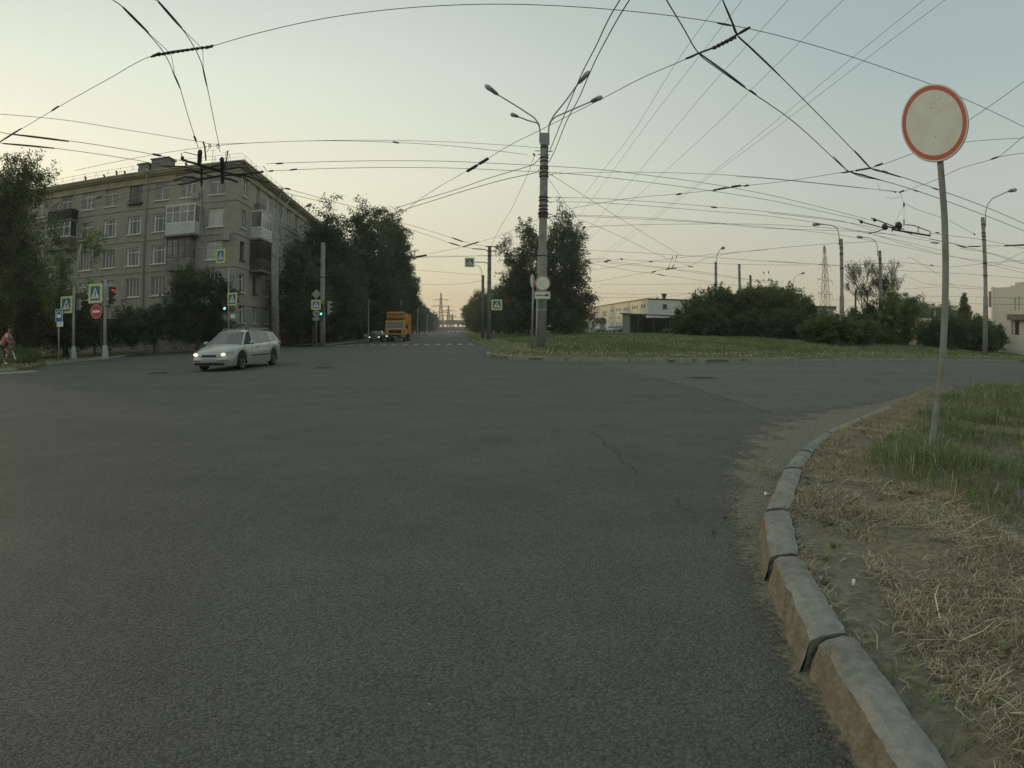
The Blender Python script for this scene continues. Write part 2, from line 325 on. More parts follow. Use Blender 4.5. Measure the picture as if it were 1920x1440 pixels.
# sidewalk strip beside the main road on the left
swk = MB().use(mat('sidewalk', (.17, .165, .14), .9, .15, 3, .2)); swk.face([ST(-12.5, 53, .136), ST(-12.5, 500, .136), ST(-15.0, 500, .136), ST(-15.0, 53, .136)]); tag(swk.build('sidewalk'), kind='structure')
KERB = mat('kerb_stone', (.31, .295, .245), .9, .18, 7, .5, dark=(.20, .185, .14), dscale=3.5, bscale=60)
def kerb_run(name, B, Nn, h=.15, wd=.16, stone=2.0, gap=.02, seed=1):
    rnd = random.Random(seed); b = MB().use(KERB); P = densify(B, .7)
    acc = 0; run = [P[0]]; runs = []
    for a, c in zip(P[:-1], P[1:]):
        acc += (c - a).length; run.append(c)
        if acc > stone: runs.append(run); run = [c]; acc = 0
    if len(run) > 1: runs.append(run)
    for rn in runs:
        if len(rn) < 2 or (rn[-1] - rn[0]).length < .15: continue
        a, c = rn[0], rn[-1]; d = (c - a).normalized(); nn = Vector((-d.y, d.x, 0)); nn = nn if nn.dot(Nn) > 0 else -nn
        hh = h + rnd.uniform(-.012, .012); a = a + d * gap; c = c - d * gap
        for p, q in ((a, c),):
            b.raw([p + Vector((0, 0, -.1)), q + Vector((0, 0, -.1)), q + nn * wd + Vector((0, 0, -.1)), p + nn * wd + Vector((0, 0, -.1)),
                   p + nn * .012 + Vector((0, 0, hh)), q + nn * .012 + Vector((0, 0, hh)), q + nn * wd + Vector((0, 0, hh)), p + nn * wd + Vector((0, 0, hh))],
                  [(0, 3, 2, 1), (4, 5, 6, 7), (0, 1, 5, 4), (1, 2, 6, 5), (2, 3, 7, 6), (3, 0, 4, 7)])
    return tag(b.build(name, bevel=.01), kind='structure')
kerb_run('kerb', FB[2:13], R_, .13, .16, 2.2)
kerb_run('kerb', FB[12:18], FN, .10, .15, 1.5)
kerb_run('kerb', FB[18:30], Vector((0, 1, 0)), .17, .18, 2.4, .03)
kerb_run('kerb', FB[29:39], Vector((0, 1, 0)), .11, .16, 2.4, .03)
kerb_run('kerb', LB[2:10], LN, .14, .16, 2.2)
kerb_run('kerb', LB[9:26], LN, .13, .16, 2.2)
# zebra crossing and lane marks
PM = mat('road_paint', (.40, .40, .36), .8, .25, 5, dark=(.16, .16, .14), dscale=5)
zb = MB().use(PM)
for k in range(13):
    s = 1.4 - k * 1.02
    zb.face([ST(s, 52.5, .008), ST(s + .42, 52.5, .008), ST(s + .42, 56.5, .008), ST(s, 56.5, .008)])
tag(zb.build('crossing_marking'), kind='structure')
lm = MB().use(PM)
lm.face([ST(-10.6, 57.6, .008), ST(-4.5, 57.6, .008), ST(-4.5, 58.0, .008), ST(-10.6, 58.0, .008)])
for k in range(26):
    t = 62 + k * 9; lm.face([ST(-4.9, t, .008), ST(-4.75, t, .008), ST(-4.75, t + 3.5, .008), ST(-4.9, t + 3.5, .008)])
tag(lm.build('lane_marking'), kind='structure')
wl = MB().use(PM); q = [G(-60, 703), G(58, 695.5), G(72, 697), G(-60, 705.5)]; wl.face([(p.x, p.y, .008) for p in q]); tag(wl.build('edge_marking'), kind='structure')
# ---------------------------------------------------------------- near verge with its tilted kerb stones
KZ = .15
KS = [  # outer near, outer far, inner far, inner near (pixels on the stones' top faces), top height, label
    ([(1705, 1470), (1535, 1200), (1596, 1183), (1800, 1460)], .155, 'long rust-stained kerb stone nearest the camera, at the bottom edge'),
    ([(1520, 1194), (1449, 1041), (1500, 1039), (1586, 1178)], .165, 'rust-stained kerb stone next behind the nearest one, across a dark open joint'),
    ([(1443, 1038), (1432, 957), (1479, 952), (1497, 1033)], .16, 'short blocky kerb stone where the kerb starts bending right, third from the camera'),
    ([(1437, 950), (1470, 876), (1504, 876), (1481, 949)], .15, 'pale smooth kerb stone beside the white litter tuft, fourth from the camera'),
    ([(1473, 873), (1499, 842), (1523, 847), (1505, 874)], .15, 'small squat kerb stone just past the litter tuft, fifth from the camera'),
    ([(1501, 839), (1549, 808), (1560, 813), (1523, 844)], .15, 'narrow kerb stone of the bend, sixth from the camera'),
    ([(1552, 806), (1611, 781), (1616, 786), (1564, 811)], .145, 'long narrow kerb stone after the bend, seventh from the camera'),
    ([(1614, 780), (1668, 759), (1674, 763), (1619, 785)], .13, 'low kerb stone half sunk in sand, last one visible on the right bend'),
]
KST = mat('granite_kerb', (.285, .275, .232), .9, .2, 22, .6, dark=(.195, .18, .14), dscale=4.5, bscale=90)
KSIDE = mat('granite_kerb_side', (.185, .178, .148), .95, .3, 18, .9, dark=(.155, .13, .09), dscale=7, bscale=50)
INNER = []; OUTER = []
for q, h, lab in KS:
    T = [G(x, y, h) for x, y in q]
    low = [Vector((p.x, p.y, -.1)) for p in T]
    nn = (T[0] - T[3]); nn.z = 0; nn.normalize()
    low[0] += nn * .02; low[1] += nn * .02
    b = MB().use(KST); c = (T[0] + T[1] + T[2] + T[3]) / 4
    NX = max(2, int((T[1] - T[0]).length / .05)); NY = 4; rnd = random.Random(hash(q[0]) % 999)
    top = [[T[0].lerp(T[1], i / NX).lerp(T[3].lerp(T[2], i / NX), j / NY) for j in range(NY + 1)] for i in range(NX + 1)]
    for i in range(NX + 1):
        for j in range(NY + 1):
            e = min(i, NX - i) / 2.0; f = min(j, NY - j)
            top[i][j].z += rnd.uniform(-.002, .002) - (.011 if (f == 0) else 0) - (.009 if e == 0 else 0)
            if f == 0: top[i][j] += nn * (rnd.uniform(-.007, .004)); chip = rnd.random() < .16; top[i][j] -= (nn * .010 + Vector((0, 0, .009))) * chip
    vs = [p for r in top for p in r]; k = NY + 1
    b.raw(vs, [(i * k + j, (i + 1) * k + j, (i + 1) * k + j + 1, i * k + j + 1) for i in range(NX) for j in range(NY)])
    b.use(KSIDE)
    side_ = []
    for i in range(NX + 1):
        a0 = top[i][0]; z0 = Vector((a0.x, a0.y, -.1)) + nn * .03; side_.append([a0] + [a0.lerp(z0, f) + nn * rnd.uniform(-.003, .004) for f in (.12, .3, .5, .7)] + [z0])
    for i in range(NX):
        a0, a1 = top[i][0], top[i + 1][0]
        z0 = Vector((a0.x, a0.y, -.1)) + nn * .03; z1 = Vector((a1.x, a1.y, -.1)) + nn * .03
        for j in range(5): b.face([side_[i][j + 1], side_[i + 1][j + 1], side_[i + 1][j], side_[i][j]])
        c0, c1 = top[i][NY], top[i + 1][NY]
        b.face([Vector((c1.x, c1.y, -.1)), Vector((c0.x, c0.y, -.1)), c0, c1])
    for E_, rev in ((top[0], False), (top[NX], True)):
        for j in range(NY):
            p0, p1 = E_[j], E_[j + 1]; b.face([Vector((p0.x, p0.y, -.1)), Vector((p1.x, p1.y, -.1)), p1, p0])
    rt = thing('kerb_stone', lab, 'kerb stone', (c.x, c.y, 0), 0, 'granite kerb stones along the near verge')
    o = b.build('stone', rt); bm = bmesh.new(); bm.from_mesh(o.data); bmesh.ops.remove_doubles(bm, verts=bm.verts, dist=.0008); bmesh.ops.recalc_face_normals(bm, faces=bm.faces)
    bm.to_mesh(o.data); bm.free()
    INNER += [T[3], T[2]]; OUTER += [T[0], T[1]]
VB = [Vector((1.0, -4, 0)), Vector((1.12, .5, 0))] + [Vector((p.x, p.y, 0)) for p in INNER] + pxz([(1690, 753), (1702, 748), (1735, 733), (1780, 728), (1823, 724), (1870, 721), (1920, 719)], .1) + [Vector((21, 13.6, 0)), Vector((32, 16, 0)), Vector((60, 22, 0))]
VN = Vector((.9, -.43, 0)).normalized()
S2 = [-.02, .1, .25, .5, .8, 1.2, 1.7, 2.3, 3, 4, 5, 6.5, 8, 11, 15, 22, 40]
def znear(x, y): return .125 + .02 * math.sin(x * 2.1 + y) * math.sin(y * 1.7 - x * .6) + .008 * math.sin(x * 9) * math.sin(y * 8)
sheet('near_verge', VB, VN, S2, znear, SOIL, .25, -.035)
# sand drifted against the kerb: a sheet whose edge dissolves into grains
def sand_mat():
    m = bpy.data.materials.new('sand'); m.use_nodes = True; t = m.node_tree; b = t.nodes['Principled BSDF']; n = t.nodes.new; l = t.links.new
    b.inputs['Roughness'].default_value = 1; b.inputs['Specular IOR Level'].default_value = .1
    g = n('ShaderNodeTexCoord'); at = n('ShaderNodeAttribute'); at.attribute_name = 'cover'
    n1 = n('ShaderNodeTexNoise'); n1.inputs['Scale'].default_value = 2.6; n1.inputs['Detail'].default_value = 9; n1.inputs['Roughness'].default_value = .68; l(g.outputs['Object'], n1.inputs['Vector'])
    n2 = n('ShaderNodeTexNoise'); n2.inputs['Scale'].default_value = 45; n2.inputs['Detail'].default_value = 4; l(g.outputs['Object'], n2.inputs['Vector'])
    cr = n('ShaderNodeMapRange'); l(n2.outputs[0], cr.inputs[0]); cr.inputs[1].default_value = .3; cr.inputs[2].default_value = .7; cr.inputs[3].default_value = .7; cr.inputs[4].default_value = 1.25
    cm = n('ShaderNodeMixRGB'); l(n1.outputs[0], cm.inputs[0]); cm.inputs[1].default_value = (.21, .188, .142, 1); cm.inputs[2].default_value = (.275, .247, .19, 1)
    sc = n('ShaderNodeVectorMath'); sc.operation = 'SCALE'; l(cm.outputs[0], sc.inputs[0]); l(cr.outputs[0], sc.inputs['Scale']); l(sc.outputs[0], b.inputs['Base Color'])
    ad = n('ShaderNodeMath'); ad.operation = 'ADD'; l(at.outputs['Fac'], ad.inputs[0])
    s1 = n('ShaderNodeMath'); s1.operation = 'MULTIPLY_ADD'; l(n1.outputs[0], s1.inputs[0]); s1.inputs[1].default_value = 1.6; s1.inputs[2].default_value = -.8
    s2 = n('ShaderNodeMath'); s2.operation = 'MULTIPLY_ADD'; l(n2.outputs[0], s2.inputs[0]); s2.inputs[1].default_value = .7; s2.inputs[2].default_value = -.35
    s3 = n('ShaderNodeMath'); s3.operation = 'ADD'; l(s1.outputs[0], s3.inputs[0]); l(s2.outputs[0], s3.inputs[1]); l(s3.outputs[0], ad.inputs[1])
    mr_ = n('ShaderNodeMapRange'); l(ad.outputs[0], mr_.inputs[0]); mr_.inputs[1].default_value = .18; mr_.inputs[2].default_value = .72; mr_.inputs[4].default_value = .95
    tr = n('ShaderNodeBsdfTransparent'); mi = n('ShaderNodeMixShader'); l(mr_.outputs[0], mi.inputs[0]); l(tr.outputs[0], mi.inputs[1]); l(b.outputs[0], mi.inputs[2])
    l(mi.outputs[0], t.nodes['Material Output'].inputs[0]); return m
SANDM = sand_mat()
edge_out = pxz([(1640, 1500), (1560, 1440), (1500, 1330), (1430, 1200), (1385, 1080), (1352, 960), (1355, 870), (1385, 815), (1415, 785), (1480, 768), (1560, 762), (1640, 752), (1720, 738), (1823, 722)])
edge_in = [Vector((1.05, .6, 0)), Vector((1.07, 1.1, 0))] + pxz([(1530, 1300), (1490, 1205), (1442, 1085), (1437, 985), (1445, 930), (1480, 872), (1510, 838), (1555, 810), (1615, 783), (1670, 761), (1735, 738), (1823, 724)])
def res(P, n):
    d = [0]
    for a, b in zip(P[:-1], P[1:]): d.append(d[-1] + (b - a).length)
    out = []
    for i in range(n):
        s = d[-1] * i / (n - 1); k = max(j for j in range(len(d)) if d[j] <= s + 1e-9); k = min(k, len(P) - 2)
        out.append(P[k].lerp(P[k + 1], (s - d[k]) / max(d[k + 1] - d[k], 1e-9)))
    return out
nI = len(edge_in); vs = []; cov = []; fs = []
EO, EI = edge_out, edge_in
for i in range(nI):
    for j in range(9):
        f = j / 8; a = EI[i] + (EI[i] - EO[i]).normalized() * .05
        p = a.lerp(EO[i] + (EO[i] - EI[i]) * .5, f); vs.append((p.x, p.y, .012 - .006 * f)); cov.append(1.15 - 1.35 * f)
for i in range(nI - 1):
    for j in range(8): fs.append((i * 9 + j, i * 9 + j + 1, (i + 1) * 9 + j + 1, (i + 1) * 9 + j))
sb_ = MB().use(SANDM); sb_.raw(vs, fs); so_ = sb_.build('sand')
a_ = so_.data.attributes.new('cover', 'FLOAT', 'POINT'); a_.data.foreach_set('value', cov); tag(so_, kind='structure')
# the same dirt along the foot of the far kerbs
def dirt_strip(B, Nn, wd):
    B = densify(B, 1.0); vs = []; cov = []; fs = []
    for p in B:
        for j, (f, c) in enumerate(((0, 1.0), (.3, .6), (1, -.1))): q = p - Nn * wd * f; vs.append((q.x, q.y, .008)); cov.append(c)
    for i in range(len(B) - 1):
        for j in range(2): fs.append((i * 3 + j, i * 3 + j + 1, (i + 1) * 3 + j + 1, (i + 1) * 3 + j))
    b = MB().use(SANDM); b.raw(vs, fs); o = b.build('dirt'); a = o.data.attributes.new('cover', 'FLOAT', 'POINT'); a.data.foreach_set('value', cov); tag(o, kind='structure')
dirt_strip(FB[18:38], Vector((0, 1, 0)), 1.3)
dirt_strip(LB[2:10], LN, 1.0)
# cracks in the asphalt
CR = mat('crack', (.075, .074, .066), .95, .2, 20)
def crack(P, wd, name='crack'):
    rnd = random.Random(int(P[0][0])); Q = []
    W_ = res(pxz(P), 40)
    b = MB().use(CR); L1 = []; L2 = []
    for i, p in enumerate(W_):
        d = (W_[min(i + 1, 39)] - W_[max(i - 1, 0)]).normalized(); nn = Vector((-d.y, d.x, 0)); p = p + nn * (.03 * math.sin(i * .5 + wd * 900) + rnd.uniform(-.012, .012)); h = wd * rnd.uniform(.15, 1)
        L1.append(p + nn * h); L2.append(p - nn * h)
    for i in range(39):
      if rnd.random() < .82: b.face([(*L1[i].xy, .007), (*L2[i].xy, .007), (*L2[i + 1].xy, .007), (*L1[i + 1].xy, .007)])
    tag(b.build(name), kind='structure')
crack([(1110, 808), (1150, 845), (1195, 888)], .010); crack([(1262, 935), (1310, 975), (1368, 1025)], .008); crack([(1140, 686), (1195, 693)], .03)
# ---------------------------------------------------------------- grass and straw (numpy blade builder)
rng = np.random.default_rng(3)
def blades(name, P, hgt, wid, mats, lean=.35, idx=None, flat=False, seed=0, az=None, kind='stuff', label='grass', cat='grass'):
    r = np.random.default_rng(seed); n = len(P)
    az = r.uniform(0, 2 * np.pi, n) if az is None else az
    h = hgt if isinstance(hgt, np.ndarray) else np.full(n, hgt); h = h * r.uniform(.55, 1.25, n)
    ln = np.abs(r.normal(lean, lean * .6, n))
    d = np.c_[np.cos(az), np.sin(az), np.zeros(n)]; s = np.c_[-np.sin(az), np.cos(az), np.zeros(n)] * (wid * r.uniform(.6, 1.3, n))[:, None] * .5
    up = np.array([0, 0, 1.0])
    if flat:
        tilt = r.uniform(-.12, .28, n); a = P + up * (r.uniform(.004, .03, n))[:, None]
        e = a + d * h[:, None] + up * (tilt * h)[:, None]; e[:, 2] = np.maximum(e[:, 2], P[:, 2] + .004); m = (a + e) / 2 + s * r.normal(0, 6, n)[:, None] + up * r.uniform(0, .02, n)[:, None]
        V = np.stack([a - s, a + s, m + s, m - s, e + s * .4, e - s * .4], 1)
    else:
        m = P + up * (h * .55)[:, None] + d * (h * ln * .35)[:, None]; e = P + up * (h * (1 - ln * .35))[:, None] + d * (h * ln * 1.1)[:, None]
        V = np.stack([P - s, P + s, m + s * .8, m - s * .8, e + s * .12, e - s * .12], 1)
    V = V.reshape(-1, 3); k = np.arange(n) * 6
    Q = np.stack([np.stack([k, k + 1, k + 2, k + 3], 1), np.stack([k + 3, k + 2, k + 4, k + 5], 1)], 1).reshape(-1, 4)
    ii = None if idx is None else np.repeat(idx, 2)
    o = npmesh(name, V, Q, mats, idx=ii); return tag(o, label, cat, kind=kind)
GR1 = mat('grass_green', (.175, .225, .085), .8, .25, 1.2, island=.4, transl=.35, spec=.2)
GR2 = mat('grass_olive', (.215, .225, .105), .8, .25, 1.2, island=.4, transl=.35, spec=.2)
STR = mat('straw', (.56, .48, .32), .8, .2, 2, island=.4, transl=.1, spec=.2)
STR2 = mat('straw_brown', (.34, .265, .17), .9, .2, 2, island=.4, spec=.2)
def vnoise(x, y, s, seed=0):
    r = np.random.default_rng(seed); T = r.random((64, 64)); u = x / s; v = y / s; i = np.floor(u).astype(int); j = np.floor(v).astype(int); f = u - i; g = v - j
    f = f * f * (3 - 2 * f); g = g * g * (3 - 2 * g)
    a = T[i % 64, j % 64]; b = T[(i + 1) % 64, j % 64]; c = T[i % 64, (j + 1) % 64]; d = T[(i + 1) % 64, (j + 1) % 64]
    return a * (1 - f) * (1 - g) + b * f * (1 - g) + c * (1 - f) * g + d * f * g
def inpoly(x, y, poly):
    ins = np.zeros(len(x), bool); n = len(poly)
    for i in range(n):
        x1, y1 = poly[i]; x2, y2 = poly[(i + 1) % n]
        c = ((y1 > y) != (y2 > y)) & (x < (x2 - x1) * (y - y1) / (y2 - y1 + 1e-12) + x1); ins ^= c
    return ins
vpoly = [(p.x, p.y) for p in VB] + [(60, -6), (1.0, -6)]
def zn_np(x, y): return .125 + .02 * np.sin(x * 2.1 + y) * np.sin(y * 1.7 - x * .6) + .008 * np.sin(x * 9) * np.sin(y * 8)
def pixmask(poly, z=.12): return [(G(x, y, z).x, G(x, y, z).y) for x, y in poly]
# where the photograph shows growing grass (two swathes) against mown straw and bare soil
green1 = pixmask([(1640, 905), (1625, 870), (1650, 832), (1700, 812), (1760, 800), (1990, 838), (2030, 1010), (1920, 1030), (1850, 985), (1790, 940), (1720, 918)])
green2 = pixmask([(1700, 800), (1730, 770), (1790, 735), (1930, 722), (2060, 760), (2010, 800), (1900, 806), (1790, 795)])
def scatter(n, x0, x1, y0, y1, seed):
    r = np.random.default_rng(seed); x = r.uniform(x0, x1, n); y = r.uniform(y0, y1, n); return x, y, r.random(n)
# lush grass
x, y, u_ = scatter(300000, 3.0, 24, .5, 15.5, 11)
m = inpoly(x, y, vpoly) & ((inpoly(x, y, green1) | inpoly(x, y, green2)) & (u_ < .25 + .9 * vnoise(x, y, .35, 2)))
dist = np.hypot(x, y); m &= (u_ * 1.0 < 1.9 / np.maximum(dist / 5, 1) ** 1.0)
P = np.c_[x[m], y[m], zn_np(x[m], y[m]) - .01]; nn_ = len(P)
idx = (rng.random(nn_) < .3).astype(int); idx[rng.random(nn_) < .07] = 2
blades('grass', P, (.05 + .30 * vnoise(P[:, 0], P[:, 1], .55, 5) ** 1.1), .006 * np.maximum(1, np.hypot(P[:, 0], P[:, 1]) / 7) if False else .0065, [GR1, GR2, STR], .85, idx, seed=21, az=np.random.default_rng(2).normal(0, 1.3, nn_) + 6 * vnoise(P[:, 0], P[:, 1], .8, 17), label='tall green grass growing round the foot of the near round sign', cat='grass')
# sparse grass tufts through the straw
x, y, u_ = scatter(150000, 1.2, 22, .3, 14, 12)
t_ = vnoise(x, y, .28, 8); m = inpoly(x, y, vpoly) & (t_ > .58) & (u_ < .8) & ~inpoly(x, y, green1)
e1 = np.array([1.25 + .12 * yy for yy in y])
P = np.c_[x[m], y[m], zn_np(x[m], y[m]) - .01]; idx = rng.choice(3, len(P), p=[.5, .35, .15])
blades('grass', P, .07 + .05 * vnoise(P[:, 0], P[:, 1], .5, 6), .006, [GR1, GR2, STR], .8, idx, seed=22, label='low sparse grass tufts among the mown straw on the near verge', cat='grass')
# broad-leaved weeds between the straw
rw_ = np.random.default_rng(77); WL = mat('weed_leaf', (.13, .165, .075), .8, .25, 3, island=.35, transl=.35, spec=.2); VV = []; 
for k in range(420):
    wx, wy = rw_.uniform(1.4, 8), rw_.uniform(.5, 8)
    if not inpoly(np.array([wx]), np.array([wy]), vpoly)[0] or vnoise(np.array([wx]), np.array([wy]), .9, 19)[0] < .45: continue
    for j in range(rw_.integers(4, 9)):
        a = rw_.uniform(0, 6.28); l_ = rw_.uniform(.02, .055); d = np.array([math.cos(a), math.sin(a), rw_.uniform(.1, .8)]); d /= np.linalg.norm(d); sd_ = np.array([-math.sin(a), math.cos(a), 0]) * l_ * .3; o = np.array([wx, wy, float(zn_np(wx, wy)) + .004]) + rw_.normal(0, .012, 3) * [1, 1, 0]
        VV += [o, o + d * l_ * .5 + sd_, o + d * l_, o + d * l_ * .5 - sd_]
tag(npmesh('weeds', np.array(VV), np.arange(len(VV)).reshape(-1, 4), [WL]), 'small broad-leaved weeds growing through the straw of the near verge', 'weeds', kind='stuff')
# mown straw lying about
x, y, u_ = scatter(520000, 1.3, 12, .3, 11, 13)
t_ = vnoise(x, y, .55, 9) * .6 + vnoise(x, y, .16, 10) * .4
kd = np.array([0.0]); m = inpoly(x, y, vpoly) & (t_ > .29) & (u_ < (t_ - .22) * 4.0) & ~(inpoly(x, y, green1) & (u_ > .08))
bare = pixmask([(1490, 960), (1570, 985), (1635, 1090), (1700, 1200), (1790, 1330), (1900, 1440), (1780, 1450), (1690, 1290), (1590, 1170), (1500, 1030)])
m &= ~(inpoly(x, y, bare) & (u_ > .03))
P = np.c_[x[m], y[m], zn_np(x[m], y[m])]; r5 = np.random.default_rng(5)
idx = rng.choice(2, len(P), p=[.36, .64])
blades('dry_straw', P, .075, .0032, [STR, STR2], idx=idx, flat=True, seed=23, label='mown dry straw scattered over the near verge beside the kerb', cat='straw')
x, y, u_ = scatter(1500, 1.5, 8, .6, 6, 14); m = inpoly(x, y, vpoly) & (vnoise(x, y, .5, 9) > .42) & ~inpoly(x, y, green1) & ~inpoly(x, y, bare)
P = np.c_[x[m], y[m], zn_np(x[m], y[m]) + .01]
blades('dry_straw', P, .26, .005, [STR], idx=np.zeros(len(P), int), flat=True, seed=24, az=rng.normal(-.5, .7, len(P)), label='long pale straw stalks lying on top of the mown straw', cat='straw')
# pebbles and grit in the gutter
x, y, u_ = scatter(9000, .7, 4, .6, 7, 15); ip = pixmask([(1440, 1440), (1385, 1080), (1352, 960), (1400, 820), (1480, 870), (1437, 985), (1500, 1210), (1563, 1440)], 0)
m = inpoly(x, y, ip); pb = MB().use(mat('pebble', (.20, .18, .14), .9, .3, 30))
for a, b_ in zip(x[m][:1500], y[m][:1500]):
    s = random.uniform(.002, .006); pb.raw([(a - s, b_, .012), (a, b_ - s, .012), (a + s, b_, .012), (a, b_ + s, .012), (a, b_, .014 + s)], [(0, 1, 4), (1, 2, 4), (2, 3, 4), (3, 0, 4)])
tag(pb.build('grit'), 'fine grit and pebbles lying in the gutter by the near kerb', 'grit', kind='stuff')
vg = MB().use(mat('soil_crumb', (.21, .19, .145), .95, .35, 40)); rq = random.Random(9)
for k in range(5200):
    a, c_ = rq.uniform(1.2, 6.5), rq.uniform(.3, 6.5)
    if not inpoly(np.array([a]), np.array([c_]), vpoly)[0]: continue
    s = rq.uniform(.0015, .006) * (2.2 if rq.random() < .04 else 1); z = float(zn_np(a, c_)); vg.raw([(a - s, c_ - s * .3, z), (a, c_ - s, z), (a + s, c_ + s * .2, z), (a, c_ + s, z), (a + s * .2, c_, z + s * 1.1)], [(0, 1, 4), (1, 2, 4), (2, 3, 4), (3, 0, 4)])
tag(vg.build('soil_crumbs'), 'loose crumbs of soil and small stones on the near verge', 'soil', kind='stuff')
# field grass, far side: one object, coarse tufts
fpoly = [(p.x, p.y) for p in FB[8:]] + [(150, 300), (0, 300)]
def zfield_np(x, y):
    B = np.array([(p.x, p.y) for p in FB]); best = np.full(len(x), 1e9)
    for a, b in zip(B[:-1], B[1:]):
        ab = b - a; t = np.clip(((x - a[0]) * ab[0] + (y - a[1]) * ab[1]) / max((ab ** 2).sum(), 1e-9), 0, 1); best = np.minimum(best, np.hypot(x - a[0] - ab[0] * t, y - a[1] - ab[1] * t))
    A = np.where(x < 25, 1.0, np.maximum(.25, 1 - (x - 25) / 30 * .75)); z = .13 + .92 * A * (1 - np.exp(-np.maximum(best - .3, 0) / 10))
    return z + np.where(z > .3, .05 * np.sin(x * .9 + 1) * np.sin(y * .7), 0), best
r6 = np.random.default_rng(31); n6 = 260000
th = r6.uniform(-.07, .92, n6); D6 = 22 + 60 * r6.random(n6) ** 1.5; x = np.sin(th) * D6; y = np.cos(th) * D6
z6, b6 = zfield_np(x, y); pn = vnoise(x, y, 3.0, 41)
m = inpoly(x, y, fpoly) & (b6 > .35) & (r6.random(n6) < .25 + 1.0 * pn * (b6 > 1.2) + .15)
P = np.c_[x[m], y[m], z6[m] - .03]; q = r6.random(len(P)); pnm = pn[m]; bm_ = b6[m]
idx = np.where((q < .45) | (pnm > .62), 0, np.where(q < .88, 1, 2)); idx = np.where((bm_ < 2.2) & (r6.random(len(P)) < .4), 2, idx)
blades('grass', P, (.10 + .16 * vnoise(P[:, 0], P[:, 1], 2.2, 42)) * np.where(bm_ < 1.5, .6, 1), .022, [GR1, GR2, STR], .5, idx, seed=33, label='rough green and straw coloured grass covering the raised field beyond the side road', cat='grass')
r7 = np.random.default_rng(32); n7 = 60000
th = r7.uniform(-.95, -.28, n7); D7 = 28 + 30 * r7.random(n7); x = np.sin(th) * D7; y = np.cos(th) * D7
lpoly = [(p.x, p.y) for p in LB] + [(-100, 900), (-900, 900), (-900, 0)]
m = inpoly(x, y, lpoly) & (r7.random(n7) < .3 + .8 * vnoise(x, y, 2, 43)); P = np.c_[x[m], y[m], np.full(m.sum(), .11)]
blades('grass', P, .12, .02, [GR1, GR2, STR], .5, rng.choice(3, len(P), p=[.35, .35, .3]), seed=34, label='thin trodden grass on the left verge around the traffic signals', cat='grass')
# ---------------------------------------------------------------- small things on the ground
def manhole(x, y, r, lab):
    c = G(x, y); t = thing('manhole_cover', lab, 'manhole cover', (c.x, c.y, .006), 0, 'manhole covers in the carriageway')
    IR = mat('cast_iron', (.06, .056, .048), .7, .3, 30, .6)
    b = MB().use(IR); b.tube([(0, 0, -.03), (0, 0, .008)], r, 28)
    for i in range(-3, 4):
        for j in range(-3, 4):
            if math.hypot(i, j) < 3.2: b.box((i * r * .24 - .025, j * r * .24 - .025, .008), (i * r * .24 + .025, j * r * .24 + .025, .014))
    b.build('lid', t, world=False)
    b = MB().use(mat('collar', (.075, .07, .06), .9, .3, 10)); n = 28
    for i in range(n):
        a, c2 = 2 * math.pi * i / n, 2 * math.pi * (i + 1) / n; q = lambda rr, aa, z: (rr * math.cos(aa), rr * math.sin(aa), z)
        b.face([q(r * 1.03, a, .011), q(r * 1.32, a, .0), q(r * 1.32, c2, .0), q(r * 1.03, c2, .011)])
    b.build('frame', t, world=False)
manhole(297, 700, .42, 'dark manhole cover in the road left of the silver estate car')
manhole(607, 690, .36, 'small flush manhole cover in the road right of the silver estate car')
manhole(1317, 709, .36, 'raised round manhole cover in the paler side road asphalt')
CIG = mat('litter_white', (.62, .60, .54), .6, .1, 30)
def litter(name, x, y, z, fn, lab, cat, m=None):
    c = G(x, y, z); t = MB().use(m or CIG); fn(t); o = t.build(name); o.location = (c.x, c.y, z); tag(o, lab, cat)
litter('paper_scrap', 1599, 1098, .155, lambda t: t.tube([(0, 0, .008), (.022, .03, .012)], .008, 8), 'small white cigarette stub lying on the bare soil inside the kerb', 'litter')
litter('paper_scrap', 1434, 930, .012, lambda t: t.raw([(0, 0, .002), (.05, .01, .012), (.045, .05, .004), (.01, .045, .018), (.025, .025, .026)], [(0, 1, 4), (1, 2, 4), (2, 3, 4), (3, 0, 4)]), 'crumpled white scrap on the sand beside the fourth kerb stone', 'litter')
litter('stone', 1360, 973, .012, lambda t: t.ball((0, 0, .008), (.014, .012, .009), 7, 5), 'lone dark pebble on the asphalt left of the sand', 'stone', mat('dark_pebble', (.06, .055, .045), .9, .2, 20))
fl = MB().use(mat('fluff', (.36, .34, .26), .95, .2, 40)); rr = random.Random(4); c = G(1447, 893, 0)
for i in range(170):
    a = rr.uniform(0, 6.28); d0 = min(.17, abs(rr.gauss(0, .09))); p = Vector((math.cos(a) * d0, math.sin(a) * d0 * 1.9, .015)); e = p + Vector((rr.uniform(-.09, .09), rr.uniform(-.09, .09), rr.uniform(0, .06)))
    k_ = (p + e) / 2 + Vector((rr.uniform(-.02, .02), rr.uniform(-.02, .02), .02)); fl.tube([p, k_, e], .0018, 3, False)
o = fl.build('dry_weed'); o.location = (c.x, c.y, 0); tag(o, 'pale tangled dry weed tuft in the gutter against the kerb', 'dry weed')
lf = MB().use(mat('broad_leaf', (.14, .16, .08), .8, .2, 20)); pts = [(math.cos(a) * .035 * (1 + .15 * math.sin(5 * a)), math.sin(a) * .026, .012 + .006 * math.sin(3 * a)) for a in [k * math.pi / 6 for k in range(12)]]
lf.face(pts); o = lf.build('fallen_leaf'); c = G(1886, 1212, .15); o.location = (c.x, c.y, .145); tag(o, 'single round pale green leaf on the verge at the right edge', 'leaf')
